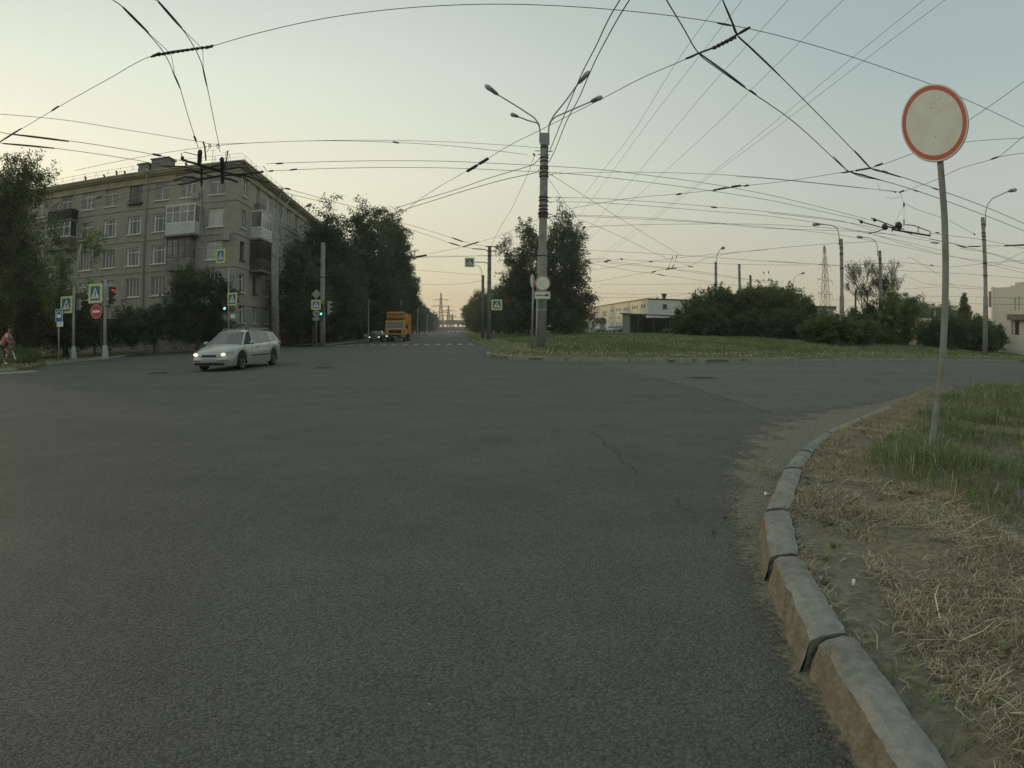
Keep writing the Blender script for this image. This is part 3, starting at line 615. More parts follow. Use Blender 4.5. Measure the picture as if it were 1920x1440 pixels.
# ---------------------------------------------------------------- near round sign on its leaning pole
D0 = 6.55
def sign_disc(parent, c, R, nrm, ring=.13, face=WHITE, rim=SRED, edge=True, th=.012, name='sign_plate', up=Vector((0, 0, 1)), world=True):
    nrm = Vector(nrm).normalized(); ax = up.cross(nrm).normalized(); ay = nrm.cross(ax); c = Vector(c); n = 48
    P = lambda r, k, o: c + ax * r * math.cos(2 * math.pi * k / n) + ay * r * math.sin(2 * math.pi * k / n) + nrm * o
    b = MB().use(GREYB); rr = [R * (1 - ring), R * .965, R]
    for k in range(n):
        b.use(face); b.face([c + nrm * th, P(rr[0], k, th), P(rr[0], k + 1, th)])
        b.use(rim); b.face([P(rr[0], k, th), P(rr[1], k, th), P(rr[1], k + 1, th), P(rr[0], k + 1, th)])
        b.use(face); b.face([P(rr[1], k, th), P(rr[2], k, th), P(rr[2], k + 1, th), P(rr[1], k + 1, th)])
        b.use(GREYB); b.face([P(R, k, th), P(R * 1.012, k, 0), P(R * 1.012, k + 1, 0), P(R, k + 1, th)]); b.face([P(R * 1.012, k, 0), P(R * .97, k, -th), P(R * .97, k + 1, -th), P(R * 1.012, k + 1, 0)])
        b.face([c - nrm * th, P(R * .97, k + 1, -th), P(R * .97, k, -th)])
    return b.build(name, parent, world)
pb_ = G(1744, 845, .12); D0 = math.hypot(pb_.x, pb_.y); tp = AT(1757, 240, D0)
t = thing('round_road_sign', 'large round white sign with red ring on a tall grey pole in the grass', 'road sign', (pb_.x, pb_.y, .1))
PP = [AT(x, y, D0) for x, y in ((1744, 850), (1757, 755), (1766.5, 680), (1772, 570), (1773, 495), (1770.5, 400), (1765, 330), (1760, 270))]
PL = [PP[0].lerp(PP[-1], k / 7) for k in range(8)]; PL = [p.lerp(q, .5) for p, q in zip(PP, PL)] if False else PP
b = MB().use(PAINTG); b.tube([PP[0] - Vector((0, 0, .15))] + PP, .038, 16); b.build('pole', t, smooth=True)
cc = AT(1751.5, 230, D0 - .07); toc = Vector((-cc.x, -cc.y, 0)).normalized()
yaw = Matrix.Rotation(math.radians(-26), 3, 'Z'); nr = (yaw @ toc + Vector((0, 0, -.02))).normalized()
sgn = sign_disc(t, cc, .425, nr, ring=.155)
for dz in (-.16, .16):
    b = MB().use(GALV)
    ax = Vector((0, 0, 1)).cross(nr).normalized(); c1 = cc + Vector((0, 0, dz)) - nr * .02
    b.tube([c1 - ax * .1, c1 + ax * .1], .012, 6); b.tube([c1 - ax * .05, c1 - ax * .05 - nr * .09, c1 + ax * .05 - nr * .09, c1 + ax * .05], .008, 5); b.build('bracket', t)
# faded scribbles on the plate
GRAF = mat('faded_marker', (.60, .595, .52), .7, .2, 20); ax = Vector((0, 0, 1)).cross(nr).normalized(); ay = nr.cross(ax)
sp = lambda u, v: cc + ax * u + ay * v + nr * .0135
for stroke in ([(.04, .285), (.075, .295), (.135, .29), (.15, .26), (.135, .235), (.09, .225), (.03, .205), (-.02, .205)], [(.12, .185), (.15, .175), (.165, .14), (.15, .115), (.09, .105), (.03, .09), (.0, .075)]):
    b = MB().use(GRAF)
    for (u0, v0), (u1, v1) in zip(stroke[:-1], stroke[1:]):
        du, dv = u1 - u0, v1 - v0; l_ = math.hypot(du, dv); px_, py_ = -dv / l_ * .0028, du / l_ * .0028
        b.face([sp(u0 - px_, v0 - py_), sp(u1 - px_, v1 - py_), sp(u1 + px_, v1 + py_), sp(u0 + px_, v0 + py_)])
    b.build('scribble', sgn)
for v in (-.16, .16):
    b = MB().use(GREYB); c_ = sp(0, v); b.tube([c_ - nr * .01, c_ + nr * .004], .007, 8); b.build('bolt', sgn)
# ================================================================ buildings
WALLB = mat('silicate_brick', (.36, .335, .275), .92, .10, 1.2, .3, dark=(.28, .26, .215), dscale=.9, bscale=30)
BANDM = mat('plaster_band', (.37, .345, .285), .9, .12, 2, .2, dark=(.25, .23, .19), dscale=1.4)
CORN = mat('cornice_plaster', (.40, .365, .25), .9, .12, 1.5, .2, dark=(.25, .22, .155), dscale=1.2)
ROOFM = mat('roof_metal', (.16, .15, .12), .6, .2, 2)
BALW = mat('balcony_white', (.58, .59, .56), .6, .08, 3, dark=(.45, .45, .41), dscale=2)
BALD = mat('balcony_dark', (.075, .055, .042), .8, .2, 4)
BALS = mat('balcony_concrete', (.23, .215, .18), .95, .25, 4, .4, dark=(.10, .092, .075), dscale=2.5)
BALN = mat('balcony_black_sheet', (.022, .02, .018), .7, .25, 3)
def facade(b, x0, x1, z0, z1, holes, y=0.0, depth=.16, out=-1, axis='x'):
    """wall with real openings: b in local coords; wall runs along axis, faces 'out' direction of the other axis"""
    T = (lambda a, d, z: (a, y + out * d, z)) if axis == 'x' else (lambda a, d, z: (y + out * d, a, z))
    xs = sorted(set([x0, x1] + [v for h in holes for v in (h[0], h[1]) if x0 < v < x1])); zs = sorted(set([z0, z1] + [v for h in holes for v in (h[2], h[3]) if z0 < v < z1]))
    for i in range(len(xs) - 1):
        for j in range(len(zs) - 1):
            cx, cz = (xs[i] + xs[i + 1]) / 2, (zs[j] + zs[j + 1]) / 2
            if any(h[0] < cx < h[1] and h[2] < cz < h[3] for h in holes): continue
            b.face([T(xs[i], 0, zs[j]), T(xs[i + 1], 0, zs[j]), T(xs[i + 1], 0, zs[j + 1]), T(xs[i], 0, zs[j + 1])])
    for h in holes:
        a0, a1, c0, c1 = h[:4]; d = -depth
        b.face([T(a0, 0, c0), T(a1, 0, c0), T(a1, d, c0), T(a0, d, c0)]); b.face([T(a0, 0, c1), T(a0, d, c1), T(a1, d, c1), T(a1, 0, c1)])
        b.face([T(a0, 0, c0), T(a0, d, c0), T(a0, d, c1), T(a0, 0, c1)]); b.face([T(a1, 0, c0), T(a1, 0, c1), T(a1, d, c1), T(a1, d, c0)])
def window_proto(wd, ht, style, fm, gm, parent, sill=True, depth=.16, curtain=None):
    """window in local coords: x across, -y outwards, origin at the bottom centre on the wall plane"""
    hw = wd / 2; t = .055; b = MB().use(fm); y0, y1 = depth - .05, depth + .0
    b.box((-hw, y0, 0), (-hw + t, y1, ht)); b.box((hw - t, y0, 0), (hw, y1, ht)); b.box((-hw + t, y0, 0), (hw - t, y1, t)); b.box((-hw + t, y0, ht - t), (hw - t, y1, ht))
    if style == 'three':
        for u in (-.17, .17): b.box((u * wd - t / 2, y0 + .006, t), (u * wd + t / 2, y1, ht - t))
        b.box((-hw + t, y0 + .003, ht * .72), (hw - t, y1, ht * .72 + t))
    elif style == 'two':
        b.box((-t / 2, y0 + .006, t), (t / 2, y1, ht * .70)); b.box((-hw + t, y0 + .003, ht * .70), (hw - t, y1, ht * .70 + t))
    elif style == 'bars':
        for u in (-.25, 0, .25): b.box((u * wd - t / 2, y0 + .006, t), (u * wd + t / 2, y1, ht - t))
    elif style == 'plain': b.box((-t / 2, y0 + .006, t), (t / 2, y1, ht - t))
    if sill: b.box((-hw - .12, -.14, -.10), (hw + .12, depth - .055, -.015))
    o = b.build('window', parent, world=False)
    g = MB().use(gm); g.face([(-hw + t, y1 - .02, t), (hw - t, y1 - .02, t), (hw - t, y1 - .02, ht - t), (-hw + t, y1 - .02, ht - t)]); g.build('pane', o, world=False)
    if curtain:
        c = MB().use(curtain); n = 4
        for s_ in (-1, 1):
            for k in range(n):
                u0, u1 = s_ * (hw - t - k * .045), s_ * (hw - t - (k + 1) * .045); yy = y1 - .028 - (k % 2) * .01
                c.face([(u0, yy, t), (u1, yy + .004, t), (u1, yy + .004, ht - t), (u0, yy, ht - t)])
        c.box((-hw + t, y1 - .045, ht - t - .05), (hw - t, y1 - .03, ht - t)); c.build('curtain', o, world=False)
    return o
def put_window(proto, parent, loc, rz=0):
    c = copy_tree(proto, parent); c.location = loc; c.rotation_euler = (0, 0, rz); return c
# ---------------- five-storey block on the left
CB = Vector((-23.63, 46.32, .1)); RZ = math.radians(5.7)
apt = thing('apartment_block', 'grey five-storey brick apartment block with glazed balconies and a plastered cornice', 'apartment building', CB, RZ)
LA, LBk, HT = 44.0, 74.0, 16.2
hsF = [3.0, 5.72, 8.55, 11.45, 14.35]           # window centres per storey
wa, ha = 1.5, 1.66
colsA = [-2.05, -4.95, -7.75, -10.6, -13.45, -16.25, -19.1, -22.6, -25.4, -28.2, -31.0, -33.8, -36.6, -39.4]
colsB = [1.7, 5.3, 9.05, 13.0, 16.4, 19.8, 24.0, 27.6, 31.2, 35.0, 39.0]
holesA = []; holesB = []; wins = []
for ci, cx in enumerate(colsA[:9]):
    for k, z in enumerate(hsF):
        if k == 0 and ci > 4: continue
        bal = (ci == 1 and k in (2, 3)) or (ci == 6 and k in (2, 3, 4))
        w_, h_ = (wa, ha) if not bal else (1.5, 2.0); zb_ = z - ha / 2 - (.3 if bal else 0)
        holesA.append((cx - w_ / 2, cx + w_ / 2, zb_, zb_ + h_)); wins.append(('A', cx, zb_, bal, ci, k))
for ci, cx in enumerate(colsB):
    for k, z in enumerate(hsF):
        w_ = 1.25; zb_ = z - ha / 2
        holesB.append((cx - w_ / 2, cx + w_ / 2, zb_, zb_ + ha)); wins.append(('B', cx, zb_, False, ci, k))
b = MB().use(WALLB)
facade(b, -LA, 0, -.2, HT - 1.0, holesA, 0.0, .22, -1, 'x')
facade(b, 0, LBk, -.2, HT - 1.0, holesB, 0.0, .22, 1, 'y')
b.face([(-LA, 0, -.2), (-LA, 0, HT - 1), (-LA, 14, HT - 1), (-LA, 14, -.2)]); b.face([(-14, LBk, -.2), (0, LBk, -.2), (0, LBk, HT - 1), (-14, LBk, HT - 1)])
b.face([(-LA, 14, -.2), (-LA, 14, HT - 1), (-14, 14, HT - 1), (-14, 14, -.2)]); b.face([(-14, 14, -.2), (-14, 14, HT - 1), (-14, LBk, HT - 1), (-14, LBk, -.2)])
# inner dark backing so the rooms behind the panes read as rooms
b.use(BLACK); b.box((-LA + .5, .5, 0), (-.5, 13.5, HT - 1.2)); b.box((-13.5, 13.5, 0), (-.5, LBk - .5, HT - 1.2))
b.build('wall', apt, world=False)
b = MB().use(BANDM)
for z in (3.72, 7.02, 9.9, 12.85): b.box((-LA, -.07, z), (.07, 0, z + .2)); b.box((0, 0, z), (.07, LBk, z + .2)); b.use(BANDM)
b.use(BALS); b.box((-LA, -.05, -.2), (.05, -.002, 1.15)); b.box((.002, -.002, -.2), (.05, LBk, 1.15))
b.build('string_course', apt, world=False)
b = MB().use(CORN)
for (z0_, z1_, o_) in ((HT - 1.0, HT - .92, .14), (HT - .92, HT - .35, .03), (HT - .35, HT - .2, .30), (HT - .2, HT - .02, .52), (HT - .02, HT + .12, .62)):
    b.box((-LA - o_, -o_, z0_), (o_, 3, z1_)); b.box((-3, 3, z0_), (o_, LBk + o_, z1_))
b.build('cornice', apt, world=False)
b = MB().use(ROOFM)
b.raw([(-LA, -.6, HT + .125), (.6, -.6, HT + .125), (.6, LBk, HT + .125), (-14.6, LBk, HT + .125), (-14.6, 14.6, HT + .125), (-LA, 14.6, HT + .125), (-LA, 7, HT + 1.5), (-7, 7, HT + 1.5), (-7, LBk, HT + 1.5)],
      [(0, 1, 7, 6), (1, 2, 8, 7), (6, 7, 4, 5), (7, 8, 3, 4), (0, 6, 5), (2, 3, 8)])
b.build('roof', apt, world=False)
# windows: six kinds shared as meshes, then copied in loops
P_ = {}
for nm, st, fm, gm, cu in (('w1', 'three', WFRAME, GLASS, WFRAME), ('w2', 'two', WFRAME, GLASSC, None), ('w3', 'bars', WFRAME, GLASS, None), ('w4', 'three', WFRAME, GLASSC, None), ('w5', 'plain', WFRAMED, GLASS, GLASSC), ('w6', 'plain', WFRAME, GLASSL, None)):
    P_[nm] = window_proto(1.5, ha, st, fm, gm, apt, True, .2, cu)
for nm, st, fm, gm, cu in (('n1', 'two', WFRAME, GLASS, WFRAME), ('n2', 'plain', WFRAME, GLASSC, None), ('n3', 'three', WFRAMED, GLASS, GLASSC), ('n4', 'plain', WFRAME, GLASSL, None)):
    P_[nm] = window_proto(1.25, ha, st, fm, gm, apt, True, .2, cu)
P_['d'] = window_proto(1.5, 2.0, 'two', WFRAME, GLASS, apt, False, .2, GLASSC)
used = set()
pickA = {(0, 4): 'w2', (0, 3): 'w6', (0, 2): 'w6', (0, 1): 'w3', (1, 4): 'w4', (2, 4): 'w2', (2, 3): 'w1', (2, 2): 'w1', (2, 1): 'w3', (3, 4): 'w5', (3, 3): 'w1', (3, 2): 'w1', (3, 1): 'w3', (4, 4): 'w2', (4, 3): 'w1', (4, 2): 'w3', (5, 4): 'w4', (5, 2): 'w3'}
rw = random.Random(5)
for f, cx, zb_, bal, ci, k in wins:
    nm = 'd' if bal else (pickA.get((ci, k), rw.choice(['w1', 'w2', 'w3', 'w4'])) if f == 'A' else rw.choice(['n1', 'n1', 'n2', 'n3', 'n4'] if k > 0 else ['n1', 'n2']))
    loc = (cx, 0, zb_) if f == 'A' else (0, cx, zb_); rz = 0 if f == 'A' else math.pi / 2
    if nm not in used: used.add(nm); P_[nm].location = loc; P_[nm].rotation_euler = (0, 0, rz)
    else: put_window(P_[nm], apt, loc, rz)
for nm in list(P_):
    if nm not in used:
        for ch in list(P_[nm].children): bpy.data.objects.remove(ch)
        bpy.data.objects.remove(P_[nm])
# glazed and open balconies
def balcony(a0, a1, z0, face, dep=1.1, para=None, glass=None, frame=None, slab=BALS, h_para=1.0, h_all=2.55, n=4, label=None, rz=0):
    t = bpy.data.objects.new('balcony', None); COL.objects.link(t); t.parent = apt; t.location = (0, 0, 0); t.rotation_euler = (0, 0, rz)
    if label: t['label'] = label
    o = MB().use(slab); o.box((a0 - .08, -dep - .08, z0 - .18), (a1 + .08, 0.0, z0)); o.build('slab', t, world=False)
    p = MB().use(para or BALW)
    p.box((a0, -dep, z0), (a1, -dep + .05, z0 + h_para)); p.box((a0, -dep + .05, z0), (a0 + .05, 0, z0 + h_para)); p.box((a1 - .05, -dep + .05, z0), (a1, 0, z0 + h_para))
    p.build('parapet', t, world=False)
    if glass:
        fr = MB().use(frame); zt = z0 + h_all; z1_ = z0 + h_para
        for k in range(n + 1):
            u = a0 + (a1 - a0) * k / n; u = min(max(u, a0 + .035), a1 - .035); fr.box((u - .035, -dep, z1_), (u + .035, -dep + .06, zt))
        fr.box((a0 + .07, -dep + .004, z1_), (a1 - .07, -dep + .05, z1_ + .07)); fr.box((a0 + .07, -dep + .004, zt - .07), (a1 - .07, -dep + .05, zt)); fr.box((a0 + .07, -dep + .008, zt - .62), (a1 - .07, -dep + .05, zt - .56))
        for u in (a0 + .003, a1 - .053): fr.box((u, -.06, z1_), (u + .05, 0, zt)); fr.box((u, -dep + .06, zt - .07), (u + .05, -.06, zt)); fr.box((u, -dep + .06, z1_), (u + .05, -.06, z1_ + .07))
        fr.box((a0 - .05, -dep - .05, zt), (a1 + .05, 0, zt + .09)); fr.build('glazing_frame', t, world=False)
        g = MB().use(glass)
        for k in range(n):
            u0 = a0 + (a1 - a0) * k / n + .04; u1 = a0 + (a1 - a0) * (k + 1) / n - .04; g.face([(u0, -dep + .03, z1_ + .07), (u1, -dep + .03, z1_ + .07), (u1, -dep + .03, zt - .07), (u0, -dep + .03, zt - .07)])
        for u in (a0 + .03, a1 - .03): g.face([(u, -dep + .06, z1_ + .07), (u, -.06, z1_ + .07), (u, -.06, zt - .07), (u, -dep + .06, zt - .07)])
        g.build('glazing', t, world=False)
        c = MB().use(BLACK); c.face([(a0 + .1, -.25, z1_), (a1 - .1, -.25, z1_), (a1 - .1, -.25, zt - .05), (a0 + .1, -.25, zt - .05)]); c.build('dark_interior', t, world=False)
    return t
for_B = math.pi / 2
balcony(-6.55, -3.6, 10.0, 'A', 1.15, BALW, GLASSC, WFRAME, n=4, label='white glazed balcony on the fourth floor of the left facade')
balcony(-6.35, -3.95, 7.05, 'A', 1.1, BALS, GLASSC, WFRAMED, n=4, h_para=.9, label='brown framed glazed balcony under the white one')
t_ = balcony(-20.6, -17.5, 12.6, 'A', 1.2, BALN, None, None, label='black sheet metal balcony near the left trees')
balcony(-20.6, -17.5, 9.95, 'A', 1.2, BALS, GLASS, WFRAME, n=4, label='white framed glazed balcony under the black one')
for lab_, z_, pa, gl, fr_ in (('white glazed balcony on the street facade', 10.0, BALW, GLASSC, WFRAME), ('dark brown glazed balcony on the street facade', 7.05, BALD, GLASS, WFRAMED)):
    balcony(3.75, 7.0, z_, 'B', 1.1, pa, gl, fr_, n=4, label=lab_, rz=for_B)
balcony(15.0, 18.6, 9.95, 'B', 1.1, BALS, None, None, h_para=.55, label='open concrete balcony on the street facade', rz=for_B)
balcony(22.6, 25.6, 9.95, 'B', 1.1, BALW, GLASSC, WFRAME, label='small white glazed balcony by the trees', rz=for_B)
balcony(4.5, 6.3, 12.9, 'B', .55, BALS, None, None, h_para=.6, label='shallow french balcony on the top floor', rz=for_B)
# top-floor flower rail, drainpipes, air conditioners, roof rail, chimneys, aerials
def part(name, fn, m, smooth=False): b = MB().use(m); fn(b); return b.build(name, apt, world=False, smooth=smooth)
for X_, Y_ in ((-9.3, -.10), (.10, 11.4)):
    part('drainpipe', lambda b: b.tube([(X_, Y_, .3), (X_, Y_, 14.8), (X_ + (.0 if Y_ < 0 else .35), Y_ - (.35 if Y_ < 0 else 0), 15.6), (X_ + (0 if Y_ < 0 else .45), Y_ - (.45 if Y_ < 0 else 0), 16.3)], .065, 8), GALV, True)
    part('drain_funnel', lambda b: b.tube([(X_ + (0 if Y_ < 0 else .47), Y_ - (.47 if Y_ < 0 else 0), 16.05), (X_ + (0 if Y_ < 0 else .5), Y_ - (.5 if Y_ < 0 else 0), 16.5)], [.09, .2], 8), GALV, True)
def rail(b):
    for k in range(30):
        x = -1.0 - k * 1.45; b.tube([(x, -.35, HT + .1), (x, -.2, HT + .85)], .014, 4); b.tube([(x, -.2, HT + .85), (x, .35, HT + .2)], .012, 4)
    b.tube([(.2, -.2, HT + .85), (-LA, -.2, HT + .85)], .013, 4); b.tube([(.2, -.25, HT + .5), (-LA, -.25, HT + .5)], .011, 4)
    for k in range(44):
        y = .6 + k * 1.6; b.tube([(.35, y, HT + .1), (.2, y, HT + .85)], .014, 4)
    b.tube([(.2, -.2, HT + .85), (.2, LBk, HT + .85)], .013, 4); b.tube([(.25, -.2, HT + .5), (.25, LBk, HT + .5)], .011, 4)
part('roof_railing', rail, DARKM)
CHM = mat('chimney_render', (.26, .25, .22), .9, .2, 4, .3)
for x0_, x1_, y_, h_ in ((-12.0, -10.9, 2.2, 1.7), (-10.7, -8.8, 2.6, 2.15)):
    ch = part('chimney', lambda b: b.box((x0_, y_, HT + .3), (x1_, y_ + 1.6, HT + h_)), CHM)
    cb_ = MB().use(BALS); cb_.box((x0_ - .12, y_ - .12, HT + h_), (x1_ + .12, y_ + 1.72, HT + h_ + .12)); cb_.build('chimney_cap', ch, world=False)
for x_, h_ in ((-17.8, .45), (-15.4, .3), (-13.9, .5), (-12.9, .35), (-6.0, .35)):
    part('roof_vent', lambda b: b.tube([(x_, 1.2, HT + .3), (x_, 1.2, HT + .45 + h_), (x_ - .12, 1.2, HT + .6 + h_)], .1, 6), DARKM)
for x_, h_ in ((-1.9, 1.6), (-3.2, 1.9)):
    part('aerial', lambda b: (b.tube([(x_, 1, HT + .3), (x_, 1, HT + h_)], .02, 4), b.tube([(x_ - .4, 1, HT + h_ - .1), (x_ + .4, 1, HT + h_ - .1)], .012, 4)), DARKM)
ACM = mat('ac_unit', (.30, .30, .27), .6, .1, 5)
for fx, fz, side in ((11.7, 7.6, 'B'), (7.9, 9.0, 'B')):
    part('air_conditioner', lambda b: b.box((.02, fx - .4, fz), (.34, fx + .4, fz + .6)), ACM)
for fx, fz in ((-4.1, 13.25), (-.9, 9.3)):
    part('air_conditioner', lambda b: b.box((fx - .38, -.34, fz), (fx + .38, -.02, fz + .55)), ACM)
part('flower_rail', lambda b: ([b.tube([(-11.3 + .14 * k, -.32, 13.4), (-11.3 + .14 * k, -.32, 13.75)], .012, 4) for k in range(11)], b.box((-11.35, -.36, 13.33), (-9.85, -.05, 13.42)), b.box((-11.35, -.34, 13.75), (-9.85, -.30, 13.78))), DARKM)
DOORM = mat('steel_door', (.10, .075, .06), .6, .15, 4)
part('door', lambda b: b.box((.005, 20.4, .1), (.07, 21.5, 2.3)), DOORM)
# ---------------- long cream warehouse and its end wall
CREAM = mat('cream_render', (.78, .74, .60), .9, .08, .6, .2, dark=(.68, .64, .52), dscale=.5)
WREND = mat('white_render', (.66, .655, .60), .9, .10, .7, .2, dark=(.52, .51, .46), dscale=.7)
DWIN = mat('dark_window', (.05, .048, .04), .55, .2, 2, spec=.3)
wz = .95; WC = AT(1215, 600, 150); wh = thing('warehouse', 'long cream two-storey warehouse with a pale blank end wall and rooftop vent', 'warehouse', (WC.x, WC.y, wz), RZ)
def Wp(x, y):      # pixel -> local coords on long (left) facade plane x=0
    d = ray(x, y); o = Vector((0, 0, H)) - Vector((WC.x, WC.y, 0)); t = -(o.dot(R_)) / d.dot(R_); p = o + d * t; return p.dot(U), p.z + 0 - wz
def We(x, y):      # end wall plane y=0
    d = ray(x, y); o = Vector((0, 0, H)) - Vector((WC.x, WC.y, 0)); t = -(o.dot(U)) / d.dot(U); p = o + d * t; return p.dot(R_), p.z - wz
WH_ = AT(1215, 560, 150).z - wz
hl = []
def wrow(xs, y0, y1):
    for xa, xb in xs:
        ya, za = Wp(xa, y1); yb, zb2 = Wp(xb, y0); hl.append((min(ya, yb), max(ya, yb), za, zb2))
c5 = lambda X, Y: (1060 + X / 6, 480 + Y / 6)
for X0, X1, Y0, Y1 in ((854, 870, 543, 588), (879, 895, 540, 585), (750, 764, 560, 600), (774, 788, 556, 598), (799, 813, 553, 596), (656, 668, 578, 614), (679, 691, 574, 612), (703, 714, 570, 610), (571, 582, 590, 622), (592, 603, 587, 620), (613, 624, 585, 619), (512, 520, 600, 630), (529, 538, 598, 629),
                       (421, 429, 608, 640), (438, 446, 606, 640), (455, 463, 605, 640), (361, 368, 618, 650), (374, 381, 616, 650), (302, 308, 624, 655), (316, 322, 622, 655), (328, 334, 620, 655),
                       (570, 580, 745, 800), (590, 600, 743, 800), (610, 620, 742, 802), (510, 519, 750, 800), (530, 540, 748, 800), (356, 362, 756, 802), (370, 376, 754, 802)):
    (xa, ya), (xb, yb) = c5(X0, Y0), c5(X1, Y1); p, za = Wp(xa, yb); q, zb2 = Wp(xb, ya); hl.append((min(p, q), max(p, q), max(za, .4), zb2))
b = MB().use(CREAM); hl2 = []
for h in hl:
    if all(h[1] < g[0] or h[0] > g[1] or h[3] < g[2] or h[2] > g[3] for g in hl2) and h[1] - h[0] > .1: hl2.append(h)
facade(b, 0, 85, -.3, WH_, hl2, 0.0, .2, -1, 'y')
hE = []
(xa, za), (xb, zb2) = We(*c5(1097, 588)), We(*c5(1146, 543)); hE.append((xa, xb, za, zb2))
b.use(WREND); facade(b, 0, 16, -.3, WH_ - .25, hE, 0.0, .2, -1, 'x')
b.face([(16, 0, -.3), (16, 85, -.3), (16, 85, WH_ - .3), (16, 0, WH_ - .3)]); b.face([(0, 85, -.3), (0, 85, WH_), (16, 85, WH_ - .3), (16, 85, -.3)])
b.use(BLACK); b.box((.5, .5, 0), (15.5, 84, WH_ - .4)); b.build('wall', wh, world=False)
b = MB().use(BALS); b.box((-.35, -.25, WH_), (16.2, 85, WH_ + .12)); b.build('roof', wh, world=False)
for h in hl2:
    p = MB().use(WFRAME); p.box((.10, h[0], h[2]), (.15, h[0] + .08, h[3])); p.box((.10, h[1] - .08, h[2]), (.15, h[1], h[3])); p.box((.105, h[0] + .08, h[3] - .08), (.145, h[1] - .08, h[3])); f_ = p.build('window', wh, world=False)
    p = MB().use(DWIN); p.face([(.13, h[0], h[2]), (.13, h[1], h[2]), (.13, h[1], h[3]), (.13, h[0], h[3])]); p.build('pane', f_, world=False)
h = hE[0]; p = MB().use(BALS); p.box((h[0] - .15, -.1, h[2] - .25), (h[1] + .15, 0, h[2])); f_ = p.build('window', wh, world=False)
p = MB().use(DWIN); p.face([(h[0], .13, h[2]), (h[1], .13, h[2]), (h[1], .13, h[3]), (h[0], .13, h[3])]); p.build('pane', f_, world=False)
def wpart(name, fn, m): b = MB().use(m); fn(b); return b.build(name, wh, world=False)
xa, _z = We(1248, 560)
wpart('roof_vent', lambda b: (b.box((xa - .35, .8, WH_ + .12), (xa + .35, 1.5, WH_ + .9)), b.box((xa - .5, .65, WH_ + .9), (xa + .5, 1.65, WH_ + 1.5))), BLACK)
wpart('roof_vent', lambda b: b.ball((xa - 1.9, 1, WH_ + .2), (.35, .35, .4), 8, 5), GALV)
for X in (940, 905, 720, 545, 345): yy, _z = Wp(1060 + X / 6, 600); wpart('drainpipe', lambda b: b.tube([(-.12, max(yy, .2), 0), (-.12, max(yy, .2), WH_ - .3), (-.3, max(yy, .2), WH_)], .07, 6), CREAM)
ya, za = Wp(*c5(385, 728)); yb, zb2 = Wp(*c5(455, 728)); ym = (ya + yb) / 2; hw_ = abs(yb - ya) / 2
wpart('door_canopy', lambda b: b.tube([(-.9, ym - hw_, za), (-.9, ym + hw_, za)], [.9, .9], 10), mat('brown_canopy', (.07, .05, .035), .8, .2, 4))
wpart('door', lambda b: b.box((-.03, ym - 1.1, .0), (.05, ym + 1.1, 2.3)), DWIN)
RSG = mat('sign_red_letters', (.42, .10, .05), .6, .2, 3)
for X0, X1, Y0, Y1, m_ in ((498, 522, 682, 712, WREND), (590, 616, 676, 706, WREND)):
    y1_, z1_ = Wp(*c5(X0, Y1)); y2_, z2_ = Wp(*c5(X1, Y0)); lo, hi = min(y1_, y2_), max(y1_, y2_)
    sg = wpart('wall_sign', lambda b: b.box((-.06, lo, z1_), (-.003, hi, z2_)), m_)
    q = MB().use(RSG); q.box((-.08, lo + .1, z1_ + .1), (-.062, hi - .1, z1_ + .25)); q.box((-.08, lo + .1, z2_ - .25), (-.062, hi - .1, z2_ - .1)); q.box((-.08, lo + .1, z1_ + .25), (-.062, lo + .28, z2_ - .25)); q.box((-.08, hi - .28, z1_ + .25), (-.062, hi - .1, z2_ - .25)); q.build('red_border', sg, world=False)
y1_, z1_ = Wp(*c5(420, 682)); y2_, z2_ = Wp(*c5(466, 655)); wpart('wall_sign', lambda b: [b.box((-.06, min(y1_, y2_), z1_ + k * .5), (-.003, max(y1_, y2_), z1_ + k * .5 + .28)) for k in range(3)], mat('slate_sign', (.12, .14, .13), .7, .2, 3))
# red-roofed low annex and open shed, red facade beyond with the evening glow coloured in
RR = mat('red_roof', (.33, .085, .045), .8, .15, 2)
an = AT(1098, 618, 205); ann = thing('annex', 'low cream annex with a bright red fascia beside the cream warehouse', 'building', (an.x, an.y, 1.0), RZ)
b = MB().use(CREAM); hA = [(k * 3.2 - 20, k * 3.2 - 18.2, 1.0, 3.6) for k in range(0, 12)]
facade(b, -22, 7, -.3, 4.6, [h for h in hA if h[1] < 6.8], 0, .2, -1, 'x'); b.box((-22, .3, -.3), (7, 12, 4.55)); b.build('wall', ann, world=False)
b = MB().use(RR); b.box((-22.3, -.8, 4.62), (7.3, 12, 6.3)); b.build('roof', ann, world=False)
for h in hA:
    if h[1] < 6.8: p = MB().use(DWIN); p.box((h[0], .1, h[2]), (h[1], .16, h[3])); p.build('window', ann, world=False)
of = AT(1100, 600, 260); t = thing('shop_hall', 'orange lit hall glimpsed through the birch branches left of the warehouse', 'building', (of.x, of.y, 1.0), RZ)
b = MB().use(mat('orange_glow_panel', (.60, .27, .08), .6, .3, .4)); b.box((-22, 0, -.3), (4, 14, 9)); b.build('wall', t, world=False)  # evening glow on the red facade is painted in as orange
b = MB().use(RSG); b.box((-18, -.1, 1), (2, -.003, 4.5)); b.build('fascia', t, world=False)
shA = AT(1167, 622, 118); shB = AT(1262, 622, 112); shc = (shA + shB) / 2
t = thing('open_shed', 'flat-roofed open shed with dark bays in front of the warehouse', 'shed', (shA.x, shA.y, .95), 0)
SHM = mat('shed_sheet', (.20, .235, .205), .7, .12, 1.5, dark=(.14, .16, .14), dscale=1.5)
hs_ = AT(1167, 589, 118).z - .95; wsh = (shB - shA).length + 3
M3 = Matrix.Rotation(math.atan2(shB.y - shA.y, shB.x - shA.x), 4, 'Z')
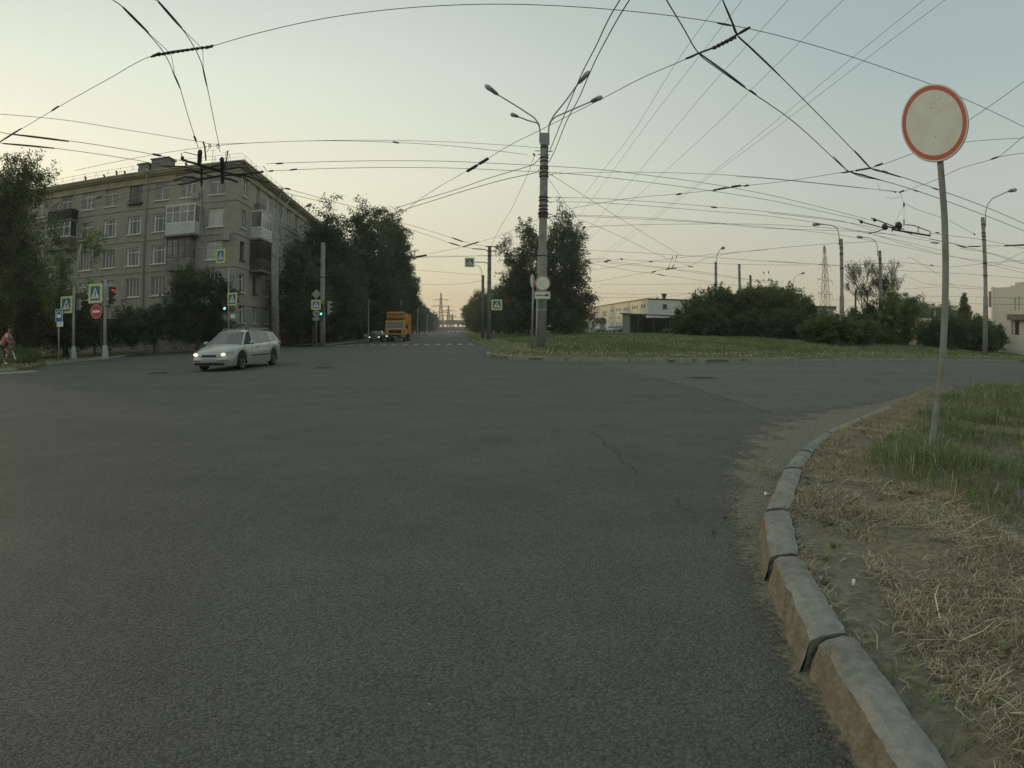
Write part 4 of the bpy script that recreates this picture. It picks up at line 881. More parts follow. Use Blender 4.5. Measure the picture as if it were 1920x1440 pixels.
b = MB().use(SHM); b.box((0, 0, -.2), (.12, 9, hs_), M3); b.box((wsh, 0, -.2), (wsh + .12, 9, hs_ - .7), M3); b.box((.12, 8.8, -.2), (wsh, 9, hs_ - .5), M3)
b.box((.12, 0, -.2), (1.8, .1, hs_ - .1), M3); b.use(BLACK); b.box((1.9, 5.2, 0), (wsh - .2, 5.3, hs_ - .6), M3); b.build('wall', t)
b = MB().use(BALD); b.raw([M3 @ Vector(p) for p in ((-.3, -.6, hs_), (wsh + .4, -.6, hs_ - .7), (wsh + .4, 9.3, hs_ - .5), (-.3, 9.3, hs_ + .1), (-.3, -.6, hs_ + .22), (wsh + .4, -.6, hs_ - .48), (wsh + .4, 9.3, hs_ - .28), (-.3, 9.3, hs_ + .32))], [(0, 3, 2, 1), (4, 5, 6, 7), (0, 1, 5, 4), (1, 2, 6, 5), (2, 3, 7, 6), (3, 0, 4, 7)])
for o_ in (b.build('roof', t),): pass
for k in (1, 2, 3): q = MB().use(BALD); q.box((wsh * k / 4 - .08, .1, 0), (wsh * k / 4 + .08, .26, hs_ - .55), M3); q.build('post', t)
for ch in t.children: ch.data.transform(Matrix.Translation(Vector((shA.x, shA.y, .95))))   # parts were authored around the base
# ---------------- modern cream building at the right edge
MOD = mat('modern_render', (.74, .68, .58), .85, .05, .4, .1); MODR = mat('modern_brick', (.44, .22, .15), .9, .12, 1.5, .2)
PA = AT(1861, 640, 70); PE = AT(1935, 640, 66); mx_ = (PE - PA); mx_.z = 0; mx_.normalize(); my_ = Vector((-mx_.y, mx_.x, 0))
mz = zf(PA.x, PA.y) - .1; md = thing('office_building', 'cream two-storey office building with slit windows at the right edge', 'office building', (PA.x, PA.y, mz), math.atan2(mx_.y, mx_.x))
def Mp(x, y):
    d = ray(x, y); o = Vector((0, 0, H)) - Vector((PA.x, PA.y, 0)); t = -(o.dot(my_)) / d.dot(my_); p = o + d * t; return p.dot(mx_), p.z - mz
c4 = lambda X, Y: (1600 + X / 6, 520 + Y / 6)
hM = []
for X0, X1, Y0, Y1 in ((1812, 1828, 222, 382), (1855, 1870, 212, 377), (1773, 1797, 505, 650), (1806, 1866, 497, 655)):
    xa, za = Mp(*c4(X0, Y1)); xb, zb2 = Mp(*c4(X1, Y0)); hM.append((xa, xb, za, zb2))
hM += [(hM[0][0] + 9, hM[1][1] + 9, hM[0][2], hM[0][3]), (hM[3][0] + 9, hM[3][1] + 9, hM[3][2], hM[3][3])]
z1m = Mp(1861, 540)[1]; z2m = Mp(1912, 533)[1]; x2m = Mp(1903, 537)[0]
b = MB().use(MOD); facade(b, 0, 26, 0, z1m, hM, 0, .2, -1, 'x'); b.box((x2m, .0, z1m), (26, .3, z2m + .2)); b.box((x2m * .8, .0, z1m), (x2m, .3, z1m + (z2m - z1m) * .6))
b.box((0, .4, 0), (.3, 14, z1m)); b.face([(26, 0, 0), (26, 14, 0), (26, 14, z1m), (26, 0, z1m)]); b.use(BLACK); b.box((.5, .5, 0), (25.5, 13, z1m - .1)); b.build('wall', md, world=False)
b = MB().use(WREND); b.box((-.1, -.09, -.4), (26.05, -.005, .55)); b.build('plinth', md, world=False)
b = MB().use(MODR); wl_ = abs(Mp(1853, 600)[0]); b.box((-wl_ - .3, 2.2, -.3), (0, 2.5, z1m - .3)); b.box((-wl_ - .3, .4, z1m - 2.0), (-.003, 2.195, z1m - .3)); b.box((-wl_ - .3, .4, z1m * .36), (-.003, 2.195, z1m * .5)); b.build('side_bay', md, world=False)
b = MB().use(WFRAME); b.box((-.14, -.12, -.3), (.22, .3, z1m + .1)); b.build('corner_pilaster', md, world=False)
for h in hM:
    p = MB().use(WFRAME); t_w = .07; p.box((h[0], .08, h[2]), (h[0] + t_w, .14, h[3])); p.box((h[1] - t_w, .08, h[2]), (h[1], .14, h[3])); p.box((h[0] + t_w, .085, h[2]), (h[1] - t_w, .135, h[2] + t_w)); f_ = p.build('window', md, world=False)
    p = MB().use(DWIN); p.face([(h[0], .15, h[2]), (h[1], .15, h[2]), (h[1], .15, h[3]), (h[0], .15, h[3])]); p.build('pane', f_, world=False)
h = hM[3]; p = MB().use(BALS); p.box((h[0] - .5, -.7, h[3] + .15), (h[1] + 3, 0, h[3] + .7)); p.build('window_awning', md, world=False)
# ---------------- smaller far structures on the right
def boxhouse(name, px0, px1, ytop, D, z0, m, roofm, lab, cat, dep=8, wins_=0, over=.4):
    a = AT(px0, 640, D); c = AT(px1, 640, D); hh = AT((px0 + px1) / 2, ytop, D).z - z0; L_ = math.hypot(c.x - a.x, c.y - a.y)
    t = thing(name, lab, cat, (a.x, a.y, z0), math.atan2(c.y - a.y, c.x - a.x))
    b = MB().use(m); hs2 = [(L_ * (k + .25) / wins_, L_ * (k + .75) / wins_, hh * .35, hh * .72) for k in range(wins_)]
    facade(b, 0, L_, -.3, hh, hs2, 0, .15, -1, 'x'); b.box((0, .2, -.3), (L_, dep, hh - .02)); b.build('wall', t, world=False)
    b = MB().use(roofm); b.box((-over, -over, hh), (L_ + over, dep + over, hh + max(.12, hh * .06))); b.build('roof', t, world=False)
    for h in hs2: p = MB().use(DWIN); p.box((h[0], .1, h[2]), (h[1], .16, h[3])); p.build('window', t, world=False)
    return t
boxhouse('garage', 1519, 1563, 577, 92, 1.0, WREND, ROOFM, 'low pale garage with a dark flat roof between the bushes and the tall pole', 'garage')
boxhouse('kiosk', 1681, 1702, 583, 60, .7, mat('kiosk_blue', (.07, .085, .095), .6, .2, 3), mat('kiosk_roof', (.11, .125, .13), .6, .1, 3), 'small blue-grey kiosk roof poking out behind the shrubs under the bare birch', 'kiosk', 3, 0, .8)
boxhouse('row_house', 1700, 1741, 603, 125, .6, mat('pinkish_render', (.34, .25, .19), .9, .15, 1), WREND, 'far pinkish low house with a white roof edge between the shrub clumps', 'house', 9, 4)
boxhouse('row_house', 1716, 1762, 600, 160, .6, MODR, WREND, 'far reddish brick house partly hidden left of the near sign pole', 'house', 9, 5)
boxhouse('shop_hall', 1066, 1082, 600, 250, 1.1, WREND, GREYB, 'pale box building just right of the birch trunk in the distance', 'building', 9, 2)
# ---------------- overpass and things at the end of the road
OPM = mat('overpass_concrete', (.36, .31, .23), .9, .1, .2); t0 = ST(-60, 620, 0)
ov = thing('overpass', 'pale concrete road overpass spanning the far end of the main road', 'overpass', (t0.x, t0.y, 0), math.atan2(R_.y, R_.x))
b = MB().use(OPM); b.box((-80, 0, 9.6), (260, 12, 11.4)); b.box((-80, -.6, 11.4), (260, .0, 12.6)); b.build('deck', ov, world=False)
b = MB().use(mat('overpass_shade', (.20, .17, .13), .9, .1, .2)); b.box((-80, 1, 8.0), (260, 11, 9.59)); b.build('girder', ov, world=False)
for k in range(7): b = MB().use(OPM); b.box((-40 + k * 26, 2, -.2), (-38 + k * 26, 9, 8)); b.build('pier', ov, world=False)
b = MB().use(mat('brick_far', (.28, .18, .13), .9, .2, .3)); t1 = ST(-30, 560, 0)
t = thing('depot', 'distant reddish low depot beneath the overpass', 'building', (t1.x, t1.y, 0), math.atan2(R_.y, R_.x)); b.box((0, 0, 0), (60, 10, 4.6)); b.build('wall', t, world=False)
b = MB().use(WREND); b.box((-.5, -.5, 4.6), (60.5, 10.5, 5.2)); b.build('roof', t, world=False)
# ---------------- lattice pylons
def pylon(px, ytop, D, wb, lab, z0=0, arms=((.78, 2.2), (.62, 2.8), (.47, 2.4)), m=None, seed=0):
    p = AT(px, 640, D); hh = AT(px, ytop, D).z - z0; t = thing('power_pylon', lab, 'pylon', (p.x, p.y, z0), math.radians(25))
    PM_ = m or mat('pylon_steel', (.28, .20, .16), .8, .2, 2); b = MB().use(PM_); n = 9
    W = lambda f: wb * (1 - f) ** .9 + .35
    r = .055 * D / 150
    for sx, sy in ((-1, -1), (1, -1), (1, 1), (-1, 1)): b.tube([(sx * W(k / n) / 2, sy * W(k / n) / 2, hh * k / n) for k in range(n + 1)], r, 4)
    for k in range(n):
        f0, f1 = k / n, (k + 1) / n
        for (ax_, ay_), (bx_, by_) in (((-1, -1), (1, -1)), ((1, -1), (1, 1)), ((1, 1), (-1, 1)), ((-1, 1), (-1, -1))):
            b.tube([(ax_ * W(f0) / 2, ay_ * W(f0) / 2, hh * f0), (bx_ * W(f1) / 2, by_ * W(f1) / 2, hh * f1)], r * .6, 3); b.tube([(bx_ * W(f0) / 2, by_ * W(f0) / 2, hh * f0), (ax_ * W(f1) / 2, ay_ * W(f1) / 2, hh * f1)], r * .6, 3)
            b.tube([(ax_ * W(f1) / 2, ay_ * W(f1) / 2, hh * f1), (bx_ * W(f1) / 2, by_ * W(f1) / 2, hh * f1)], r * .6, 3)
    b.build('lattice_tower', t, world=False)
    for f, aw in arms:
        a = MB().use(PM_); z = hh * f; ww = W(f) / 2
        for s in (-1, 1): a.tube([(s * ww, 0, z), (s * (ww + aw), 0, z + .1)], r, 4); a.tube([(s * ww, 0, z + hh * .035), (s * (ww + aw), 0, z + .1)], r * .7, 3); a.tube([(s * (ww + aw), 0, z + .1), (s * (ww + aw), 0, z - 1.1)], r * .8, 4)
        a.tube([(-ww, 0, z), (ww, 0, z)], r, 4)
        a.build('cross_arm', t, world=False)
pylon(1547, 461, 150, 2.1, 'tall reddish lattice power pylon rising behind the bush clump on the right', .8)
pylon(827, 549, 420, 3.2, 'far lattice pylon above the end of the tree row, left of the overpass', 0, ((.82, 4.5), (.66, 6), (.5, 5)))
pylon(841, 573, 520, 3.4, 'smaller distant lattice pylon just right of the far one at the road end', 0, ((.8, 5), (.62, 6)))
pylon(848, 588, 600, 3.4, 'smallest faint lattice pylon at the road end over the overpass', 0, ((.8, 5), (.62, 6)))
# ================================================================ poles and signs
def base_at(x, y, D, z=None):
    p = AT(x, y, D); zz = z if z is not None else (zf(p.x, p.y) if inpoly(np.array([p.x]), np.array([p.y]), fpoly)[0] else .13)
    return Vector((p.x, p.y, zz))
LAMPG = mat('lamp_grey', (.17, .175, .165), .5, .1, 5); LAMPL = mat('lamp_lens', (.42, .43, .38), .3, .1, 5)
def lamp_head(parent, a, b_, wd=.16, name='lamp'):      # cobra head from a (arm end) to b_ (tip), world coords
    a, b_ = Vector(a), Vector(b_); d = (b_ - a); l_ = d.length; d.normalize()
    m = MB().use(LAMPG); m.tube([a - d * .05, a + d * .02, a + d * l_ * .12, a + d * l_ * .48, a + d * l_ * .55], [.03, .05, wd * .55, wd * .7, wd * .72], 10)
    o = m.build(name, parent, smooth=True)
    q = MB().use(LAMPL); q.tube([a + d * l_ * .55, a + d * l_ * .75, a + d * l_ * .92, b_], [wd * .72, wd * .85, wd * .6, wd * .12], 10); q.build('lens', o, smooth=True)
    return o
def concrete_pole(pxb, pxt, yt, D, r0, r1, lab, arms=(), z=None, m=None, bands=(), group=None, yb=640, name='utility_pole', cat='pole', step=None):
    B = base_at(pxb, yb, D, z); T = AT(pxt, yt, D)
    t = thing(name, lab, cat, tuple(B), 0, group); b = MB().use(m or CONC)
    if step: q = B.lerp(T, step); b.tube([B - Vector((0, 0, .3)), q, q + (T - B) * .001, T], [r0, r0 * .93, r1 * 1.02, r1], 14)
    else: b.tube([B - Vector((0, 0, .3)), T], [r0, r1], 14)
    b.build('shaft', t, smooth=True)
    if bands:
        for y in bands: b = MB().use(DARKM); f = (AT(pxt, y, D).z - B.z) / (T.z - B.z); p = B.lerp(T, f); r = r0 + (r1 - r0) * f; b.tube([p - Vector((0, 0, .04)), p + Vector((0, 0, .04))], r + .018, 12); b.build('band', t)
    for pts, tip, wd in arms:
        P = [AT(*(q if len(q) == 3 else (*q, D))) for q in pts]; b = MB().use(GALV); sm = []
        for i in range(len(P) - 1): sm += [P[i], P[i].lerp(P[i + 1], .5)]
        b.tube(P, .038, 8); b.build('lamp_arm', t, smooth=True)
        if tip: lamp_head(t, P[-1], AT(*(tip if len(tip) == 3 else (*tip, D))), wd)
    return t
# the big pole with four lamps
DB = 29.0
bp_ = concrete_pole(1013, 1021, 252, DB, .27, .20, 'tall thick concrete pole carrying four street lamps and many wire clamps', arms=(
    ([(1012.5, 268), (1012.5, 245), (1010, 232), (1002, 221), (975, 203), (934, 178)], (909, 159), .17),
    ([(1012, 236), (1007, 230.5), (990, 226), (972, 219)], (957, 213.5), .14),
    ([(1028.5, 268), (1028.5, 245), (1030, 232), (1038, 217), (1060, 190), (1084, 157)], (1106, 133), .17),
    ([(1029, 236), (1034, 226), (1042, 219), (1065, 209), (1107, 191)], (1130, 181), .17)), yb=646, step=.45)
b = MB().use(DARKM)
BT, BB = AT(1021, 252, DB), base_at(1013, 646, DB)
def onbig(y): f = (AT(1018, y, DB).z - BB.z) / (BT.z - BB.z); return BB.lerp(BT, f), .27 - .07 * f
for y in (267, 277, 296, 303, 313, 317, 324, 331, 370, 376, 386, 393, 399, 403, 407, 480, 581):
    b = MB().use(DARKM); p, r = onbig(y); b.tube([p - Vector((0, 0, .03)), p + Vector((0, 0, .03))], r + .02 + (.012 if y in (324, 331, 399) else 0), 14); b.build('clamp', bp_)
for y, xa, xb in ((283, 1003, 1036), (290, 1008, 1031), (327, 1010, 1037), (370, 1018, 1034), (378, 1018, 1036), (401, 1008, 1036), (481, 1018, 1068)):
    p, r = onbig(y); q = MB().use(DARKM); q.tube([AT(xa, y, DB - r), p.lerp(AT(xa, y, DB - r), .5), AT(xb, y + (1 if xb > 1030 else 0), DB - r)], .022, 5); q.build('wire_bracket', bp_)
q = MB().use(GREYB); p, r = onbig(262); q.box(tuple(p + Vector((-.24, -.26, -.35))), tuple(p + Vector((.24, -.19, .3)))); q.build('junction_box', bp_)
def dirbase(p):     # horizontal unit vector from p to the camera and its right-hand axis in the picture
    n = Vector((-p.x, -p.y, 0)).normalized(); return n, Vector((0, 0, 1)).cross(n)
def plate(parent, px, py, D, w_, h_, yaw, face, name='sign_plate', frame=None, fw=.1, deco=None, rot=0, th=.02, round_=0, back=None):
    c = AT(px, py, D); n = Matrix.Rotation(math.radians(yaw), 3, 'Z') @ Vector((-c.x, -c.y, 0)).normalized(); ax = Vector((0, 0, 1)).cross(n); ay = Vector((0, 0, 1))
    if rot: R3 = Matrix.Rotation(math.radians(rot), 3, n); ax, ay = R3 @ ax, R3 @ ay
    b = MB().use(frame or face); hw, hh = w_ / 2, h_ / 2; r = max(round_, .03)
    poly = []
    for cx, cy, a0 in ((hw - r, hh - r, 0), (-hw + r, hh - r, 90), (-hw + r, -hh + r, 180), (hw - r, -hh + r, 270)):
        for k in range(4): a = math.radians(a0 + 30 * k); poly.append((cx + r * math.cos(a), cy + r * math.sin(a)))
    b.prism(poly, c, ax, ay, th)
    b.use(GREYB); b.prism([(p[0] * .97, p[1] * .97) for p in poly], c - n * (th * .5 + .003), ax, ay, .006)
    S = lambda u, v, o=.0: c + ax * u + ay * v + n * (th / 2 + .003 + o)
    if frame: b.use(face); b.face([S(-hw + fw, -hh + fw), S(hw - fw, -hh + fw), S(hw - fw, hh - fw), S(-hw + fw, hh - fw)])
    if deco: deco(b, S, hw - (fw if frame else 0), hh - (fw if frame else 0))
    return b.build(name, parent)
def walk(b, S, hw, hh):      # pedestrian-crossing pictogram: white triangle, walking figure over stripes
    b.use(WHITE); b.face([S(-hw * .86, -hh * .72, .002), S(hw * .86, -hh * .72, .002), S(0, hh * .84, .002)])
    b.use(BLACK); q = lambda L_: b.face([S(u * hw, v * hh, .004) for u, v in L_])
    q([(-.07, .30), (.0, .24), (.07, .30), (.07, .42), (0, .48), (-.07, .42)])                 # head
    q([(-.10, -.16), (.10, -.12), (.12, .22), (-.08, .20)])                                     # torso
    q([(-.10, -.14), (.02, -.14), (-.16, -.52), (-.30, -.52)]); q([(-.02, -.14), (.10, -.12), (.28, -.50), (.16, -.54)])
    q([(.10, .18), (.12, .08), (.30, -.08), (.32, .0)]); q([(-.08, .18), (-.09, .06), (-.26, -.10), (-.28, .0)])
    for k in range(5): u = -.62 + k * .27; q([(u, -.66), (u + .12, -.66), (u + .16, -.57), (u + .04, -.57)])
def crossing(parent, px, py, D, s, yaw=0, h_=None): return plate(parent, px, py, D, s, h_ or s, yaw, SBLUE, 'crossing_sign', SYEL, s * .15, walk)
def noent(b, S, hw, hh): b.use(WHITE); b.face([S(-hw * .62, -hh * .15, .016), S(hw * .62, -hh * .15, .016), S(hw * .62, hh * .15, .016), S(-hw * .62, hh * .15, .016)])
def disc(parent, px, py, D, R, yaw, face, rim, ring, name='round_sign'):
    c = AT(px, py, D); n = Matrix.Rotation(math.radians(yaw), 3, 'Z') @ Vector((-c.x, -c.y, 0)).normalized(); return sign_disc(parent, c, R, n, ring, face, rim, name=name), c, n
disc(bp_, 1017.5, 531, DB - .33, .365, 0, WHITE, SRED, .13)
def arrow(b, S, hw, hh):
    b.use(BLACK); q = lambda L_: b.face([S(u * hw, v * hh, .004) for u, v in L_])
    q([(-.86, -.10), (.45, -.10), (.45, .10), (-.86, .10)]); q([(.42, -.42), (.84, 0), (.42, .42)])
    for e in (((-.96, .86), (.96, .93)), ((-.96, -.93), (.96, -.86)), ((-.96, -.86), (-.93, .86)), ((.93, -.86), (.96, .86))): q([(e[0][0], e[0][1]), (e[1][0], e[0][1]), (e[1][0], e[1][1]), (e[0][0], e[1][1])])
plate(bp_, 1017, 553.5, DB - .33, .78, .40, 0, WHITE, 'arrow_plate', deco=arrow)
q = MB().use(GALV); p, r = onbig(581); q.tube([p - Vector((0, 0, .03)), p + Vector((0, 0, .03))], r + .03, 14); q.build('sign_clamp', bp_)
# thin post with an edge-on round sign beside it
B = base_at(997, 644, 31); t = thing('round_road_sign', 'thin grey post with a round sign seen almost edge-on beside the thick lamp pole', 'road sign', tuple(B))
q = MB().use(GALV); q.tube([B, AT(1000, 516, 31)], .045, 8); q.build('pole', t, smooth=True); disc(t, 998, 527, 30.9, .37, 72, WHITE, SRED, .13)
B = base_at(1005, 643, 28.6); t = thing('pipe_post', 'thin pipe standing right against the left side of the thick lamp pole', 'post', tuple(B)); q = MB().use(GALV); q.tube([B, AT(1007.5, 560, 28.6)], .04, 8); q.build('pipe', t, smooth=True)
# crossing-sign poles at the right side of the main road
t = concrete_pole(916.5, 918, 462, 62, .24, .19, 'dark concrete pole holding a crossing sign on an arm over the main road', m=CONCW, yb=632, bands=(480, 505, 530), z=.2)
q = MB().use(GALV); q.tube([AT(x, y, 61.5) for x, y in ((916, 495), (912, 492.5), (906, 491.5), (890, 491.5))], .05, 8); q.build('sign_arm', t, smooth=True); crossing(t, 880.5, 492, 61.5, 1.02)
crossing(t, 931.5, 571.5, 61.6, 1.12)
for y in (462, 470): q = MB().use(DARKM); q.tube([AT(911, y, 61.8), AT(940 if y == 462 else 932, y + 1, 61.8)], .06, 6); q.build('cross_bar', t)
t = concrete_pole(905, 905.5, 516, 78, .24, .18, 'shorter concrete pole with a curved empty lamp bracket behind the crossing-sign pole', m=CONCW, yb=630, z=.3, arms=(([(904, 530), (903.5, 510), (901, 502), (896, 498.5), (890, 498)], None, 0),), bands=(527, 545))
# poles on the right
GP = 'concrete poles standing round the field on the right'
concrete_pole(1846, 1842.5, 408, 51, .235, .175, 'thick pole nearest the cream office building, lamp arm bent to the right', arms=(([(1848, 425), (1848, 398), (1852, 383), (1861, 372), (1890, 359)], (1907, 355), .2),), yb=667, bands=(421, 437, 443, 450, 494, 517), step=.42, group=GP)
concrete_pole(1577, 1577, 448, 50, .21, .15, 'tall pole between the bushes, lamp arm bent to the left', arms=(([(1573.5, 460), (1573, 440), (1570, 428), (1560, 422.5), (1538, 420.5)], (1523, 421), .19),), bands=(465, 476, 503), step=.45, group=GP, z=.7)
concrete_pole(1650, 1649.5, 470, 60, .20, .16, 'dark pole in front of the bare birch, thin lamp arm bent left', m=CONCW, arms=(([(1645.5, 480), (1645, 462), (1641, 451), (1632, 446.5), (1618, 445)], (1606, 444), .18),), bands=(485, 494), step=.5, group=GP, z=.7)
concrete_pole(1342, 1342, 491, 68, .19, .15, 'pole with an upward curving lamp rising from the left end of the bush clump', arms=(([(1344, 500), (1344, 482), (1346, 474), (1352, 466.5)], (1359, 463.5), .24),), bands=(503, 514, 532), step=.45, group=GP, z=.9)
concrete_pole(1387, 1386, 495, 70, .19, .155, 'plain lampless pole, second from the left behind the bush clump', step=.5, group=GP, z=.9)
concrete_pole(1407, 1407, 516, 85, .20, .17, 'short brownish lampless pole, third from the left behind the bush clump', m=mat('old_wood', (.16, .115, .08), .9, .2, 4), group=GP, z=1.0, bands=(524, 538))
concrete_pole(1487, 1486, 532, 92, .2, .17, 'far pole with a small lamp arm above the right end of the bush clump', arms=(([(1488, 532), (1488, 524), (1492, 517), (1502, 513)], (1509, 511.5), .2),), group=GP, z=1.0, yb=640)
concrete_pole(1603, 1604, 545, 66, .12, .10, 'short brown post between the tall pole and the dark pole', m=mat('old_wood', (.16, .115, .08)), group=GP, z=.9)
concrete_pole(1286 + 17, 1303.5, 543, 80, .12, .10, 'short dark post just left of the bush clump above the warehouse', m=CONCW, group=GP, z=1.0)
concrete_pole(1721, 1721, 576, 95, .16, .14, 'distant brown post standing in front of the far pink house', m=mat('old_wood', (.16, .115, .08)), group=GP, z=.7)
concrete_pole(1753, 1753, 583, 85, .17, .14, 'distant post with a curved lamp arm just left of the near sign pole', arms=(([(1753, 583), (1754, 578), (1757, 573), (1762, 571)], (1767, 571), .15),), group=GP, z=.7)
concrete_pole(1701, 1701, 595, 62, .06, .05, 'thin pale pipe post at the right edge of the shrubs under the bare birch', m=GALV, group=GP, z=.7)
# left side poles
concrete_pole(605, 606, 455, 54, .25, .21, 'bare thick concrete pole beside the green signal at the left kerb', z=.13, m=CONC, bands=(520, 576), step=.4)
# flood of signs on the post just left of it
S0 = base_at(593, 641, 53.2, .13); t = thing('sign_post', 'sign post with diamond, crossing sign, round and small plates left of the green signal', 'sign post', tuple(S0))
q = MB().use(GALV); q.tube([S0, AT(593, 545, 53.2)], .045, 8); q.build('pole', t, smooth=True)
plate(t, 593, 551.5, 53, .62, .62, 0, GREYB, 'diamond_sign_back', rot=45); crossing(t, 592.5, 571.5, 53, .86, 6); disc(t, 593, 587.5, 53, .33, 0, GREYB, GREYB, .1, 'round_sign_back'); plate(t, 592.5, 598, 53, .62, .30, 0, GREYB, 'small_plate', round_=.1)
def signal(parent, px, py, D, yaw, lit, s=1.0, n_=3, dark=DARKM, name='traffic_light'):
    c = AT(px, py, D); nrm = Matrix.Rotation(math.radians(yaw), 3, 'Z') @ Vector((-c.x, -c.y, 0)).normalized(); ax = Vector((0, 0, 1)).cross(nrm); hh = .155 * n_ * s
    b = MB().use(dark); b.prism([(-.14 * s, -hh), (.14 * s, -hh), (.14 * s, hh), (-.14 * s, hh)], c, ax, Vector((0, 0, 1)), .16 * s)
    for k in range(n_):
        z = hh - (k + .5) * .31 * s; p = c + Vector((0, 0, z)) + nrm * .08 * s
        for a0 in range(0, 8): a, a2 = math.radians(a0 * 22.5), math.radians(a0 * 22.5 + 22.5); f = lambda aa, o: p + ax * .115 * s * math.cos(aa) + Vector((0, 0, .115 * s * math.sin(aa))) + nrm * o; b.face([f(a, 0), f(a2, 0), f(a2, .17 * s), f(a, .17 * s)])
    o = b.build(name, parent)
    cols = (('red_lens', (.9, .05, .03)), ('amber_lens', (.9, .5, .05)), ('green_lens', (.15, .95, .62)))
    for k in range(n_):
        z = hh - (k + .5) * .31 * s; p = c + Vector((0, 0, z)) + nrm * .084 * s; nm, cl = cols[k if n_ == 3 else k * 2]; on = lit == k
        g = MB().use(mat(nm + '_lit', cl, .4, .0, 1, emit=(cl, 2.3 if k else .45)) if on else mat(nm + '_off', tuple(v * .10 + .01 for v in cl), .4, .1, 2))
        g.face([p + ax * .1 * s * math.cos(a) + Vector((0, 0, .1 * s * math.sin(a))) for a in [j * math.pi / 6 for j in range(12)]]); g.build(nm, o)
    return o
def post(px, yb, yt, D, r, lab, z=.13, collar=True, name='signal_post', cat='traffic light', px2=None, m=GALV):
    B = base_at(px, yb, D, z); t = thing(name, lab, cat, tuple(B)); q = MB().use(m); q.tube([B, AT(px2 or px, yt, D)], r, 12); q.build('pole', t, smooth=True)
    if collar: q = MB().use(m); q.tube([B - Vector((0, 0, .1)), B + Vector((0, 0, .05)), B + Vector((0, 0, .75)), B + Vector((0, 0, .8))], [r * 2.3, r * 2.2, r * 1.5, r * 1.02], 12); q.build('base_collar', t, smooth=True)
    return t
t = post(608.5, 641, 575, 53.6, .05, 'traffic signal with the green lamp lit in front of the tree row', collar=False)
signal(t, 601, 581, 53.3, 8, 2, 1.15); signal(t, 616, 577, 53.4, 100, -1, 1.3, 3, GREYB); 
t = post(197.5, 669, 525, 37, .105, 'signal post with crossing sign, red no-entry sign and a dim red lamp', px2=197.5)
crossing(t, 178.5, 550, 36.8, .95, -28, 1.12); o_, c_, n_ = disc(t, 180.5, 584, 36.8, .40, -28, RREDD, WHITE, .07, 'no_entry_sign')
ax = Vector((0, 0, 1)).cross(n_); b = MB().use(WHITE); b.prism([(-.26, -.07), (.26, -.07), (.26, .07), (-.26, .07)], c_ + n_ * .018, ax, Vector((0, 0, 1)), .008); b.build('white_bar', o_)
signal(t, 208.5, 554, 36.9, 55, 0, 1.12); signal(t, 203, 588, 37.2, 150, -1, 1.0, 2, GREYB)
b = MB().use(DARKM); p = AT(204, 575, 36.9); b.tube([AT(196, 573, 36.95), AT(202, 575, 36.9), AT(207, 572, 36.9)], .04, 5); b.build('bracket', t)
t = post(138.5, 669, 538, 40, .10, 'post with a leaning lamp arm, crossing sign and signal back, left verge')
q = MB().use(GALV); q.tube([AT(138, 541, 40), AT(141, 520, 40), AT(146, 490, 40), AT(152, 458, 40)], [.08, .07, .06, .05], 8); q.build('leaning_arm', t, smooth=True); crossing(t, 124.5, 571.5, 39.8, .92, -30, 1.06); signal(t, 147, 571, 40.2, 140, -1, 1.1, 2, GREYB)
t = post(110.5, 672, 580, 37.5, .045, 'small bus stop sign over a white plate in front of the dark bushes', collar=False, name='bus_stop_sign', cat='road sign')
def busd(b, S, hw, hh):
    b.use(WHITE); b.face([S(-hw * .7, -hh * .35, .003), S(hw * .7, -hh * .35, .003), S(hw * .7, hh * .7, .003), S(-hw * .7, hh * .7, .003)])
    b.use(BLACK); b.face([S(-hw * .5, .08, .005), S(hw * .5, .08, .005), S(hw * .5, .2, .005), S(-hw * .5, .2, .005)])
plate(t, 110.5, 592, 37.3, .50, .74, -25, SBLUE, 'bus_stop_plate', WHITE, .03, busd); plate(t, 112.5, 607.5, 37.3, .44, .32, -25, WHITE, 'white_plate')
concrete_pole(123, 119, 470, 46, .26, .22, 'thick grey pole behind the bus stop sign, half hidden by bushes', z=.13, m=CONCW, yb=660)
concrete_pole(517.5, 518, 388, 47, .31, .27, 'massive square-looking concrete pole before the street facade of the brick block', z=.13, m=CONC, yb=640, arms=(([(524, 440), (526, 425), (530, 400), (536, 385), (549, 366)], None, 0),))
lt = [o for o in bpy.data.objects if o.name.startswith('lamp_arm')][-1]; lamp_head(lt.parent, AT(548, 365, 47), AT(582, 384, 44), .16) if False else None
lamp_head(lt.parent, AT(574, 387, 47), AT(584, 383, 47), .18)
q = MB().use(GALV); q.tube([AT(520, 432, 47), AT(540, 408, 47), AT(560, 395, 47), AT(575, 387, 47)], .03, 6); q.build('lamp_arm', lt.parent)
# crossing sign and signal on the arm before the block's corner
t = post(429.5, 652, 500, 44, .055, 'slim post carrying crossing signs and a green signal near the block corner', collar=False, px2=429)
for y in (466, 480):
    q = MB().use(GALV); q.tube([AT(429, y + 14, 44), AT(428, y + 4, 44), AT(420, y + 1, 44), AT(372, y - (2 if y == 466 else 0), 44)], .03, 5); q.build('arm', t)
crossing(t, 413.5, 480, 43.8, .80, -34, 1.0); crossing(t, 435.5, 561, 43.8, .74, -20, .92); plate(t, 436.5, 593, 43.8, .36, .30, -20, WHITE, 'small_plate'); signal(t, 420, 571, 43.9, 22, 2, .9, 3)
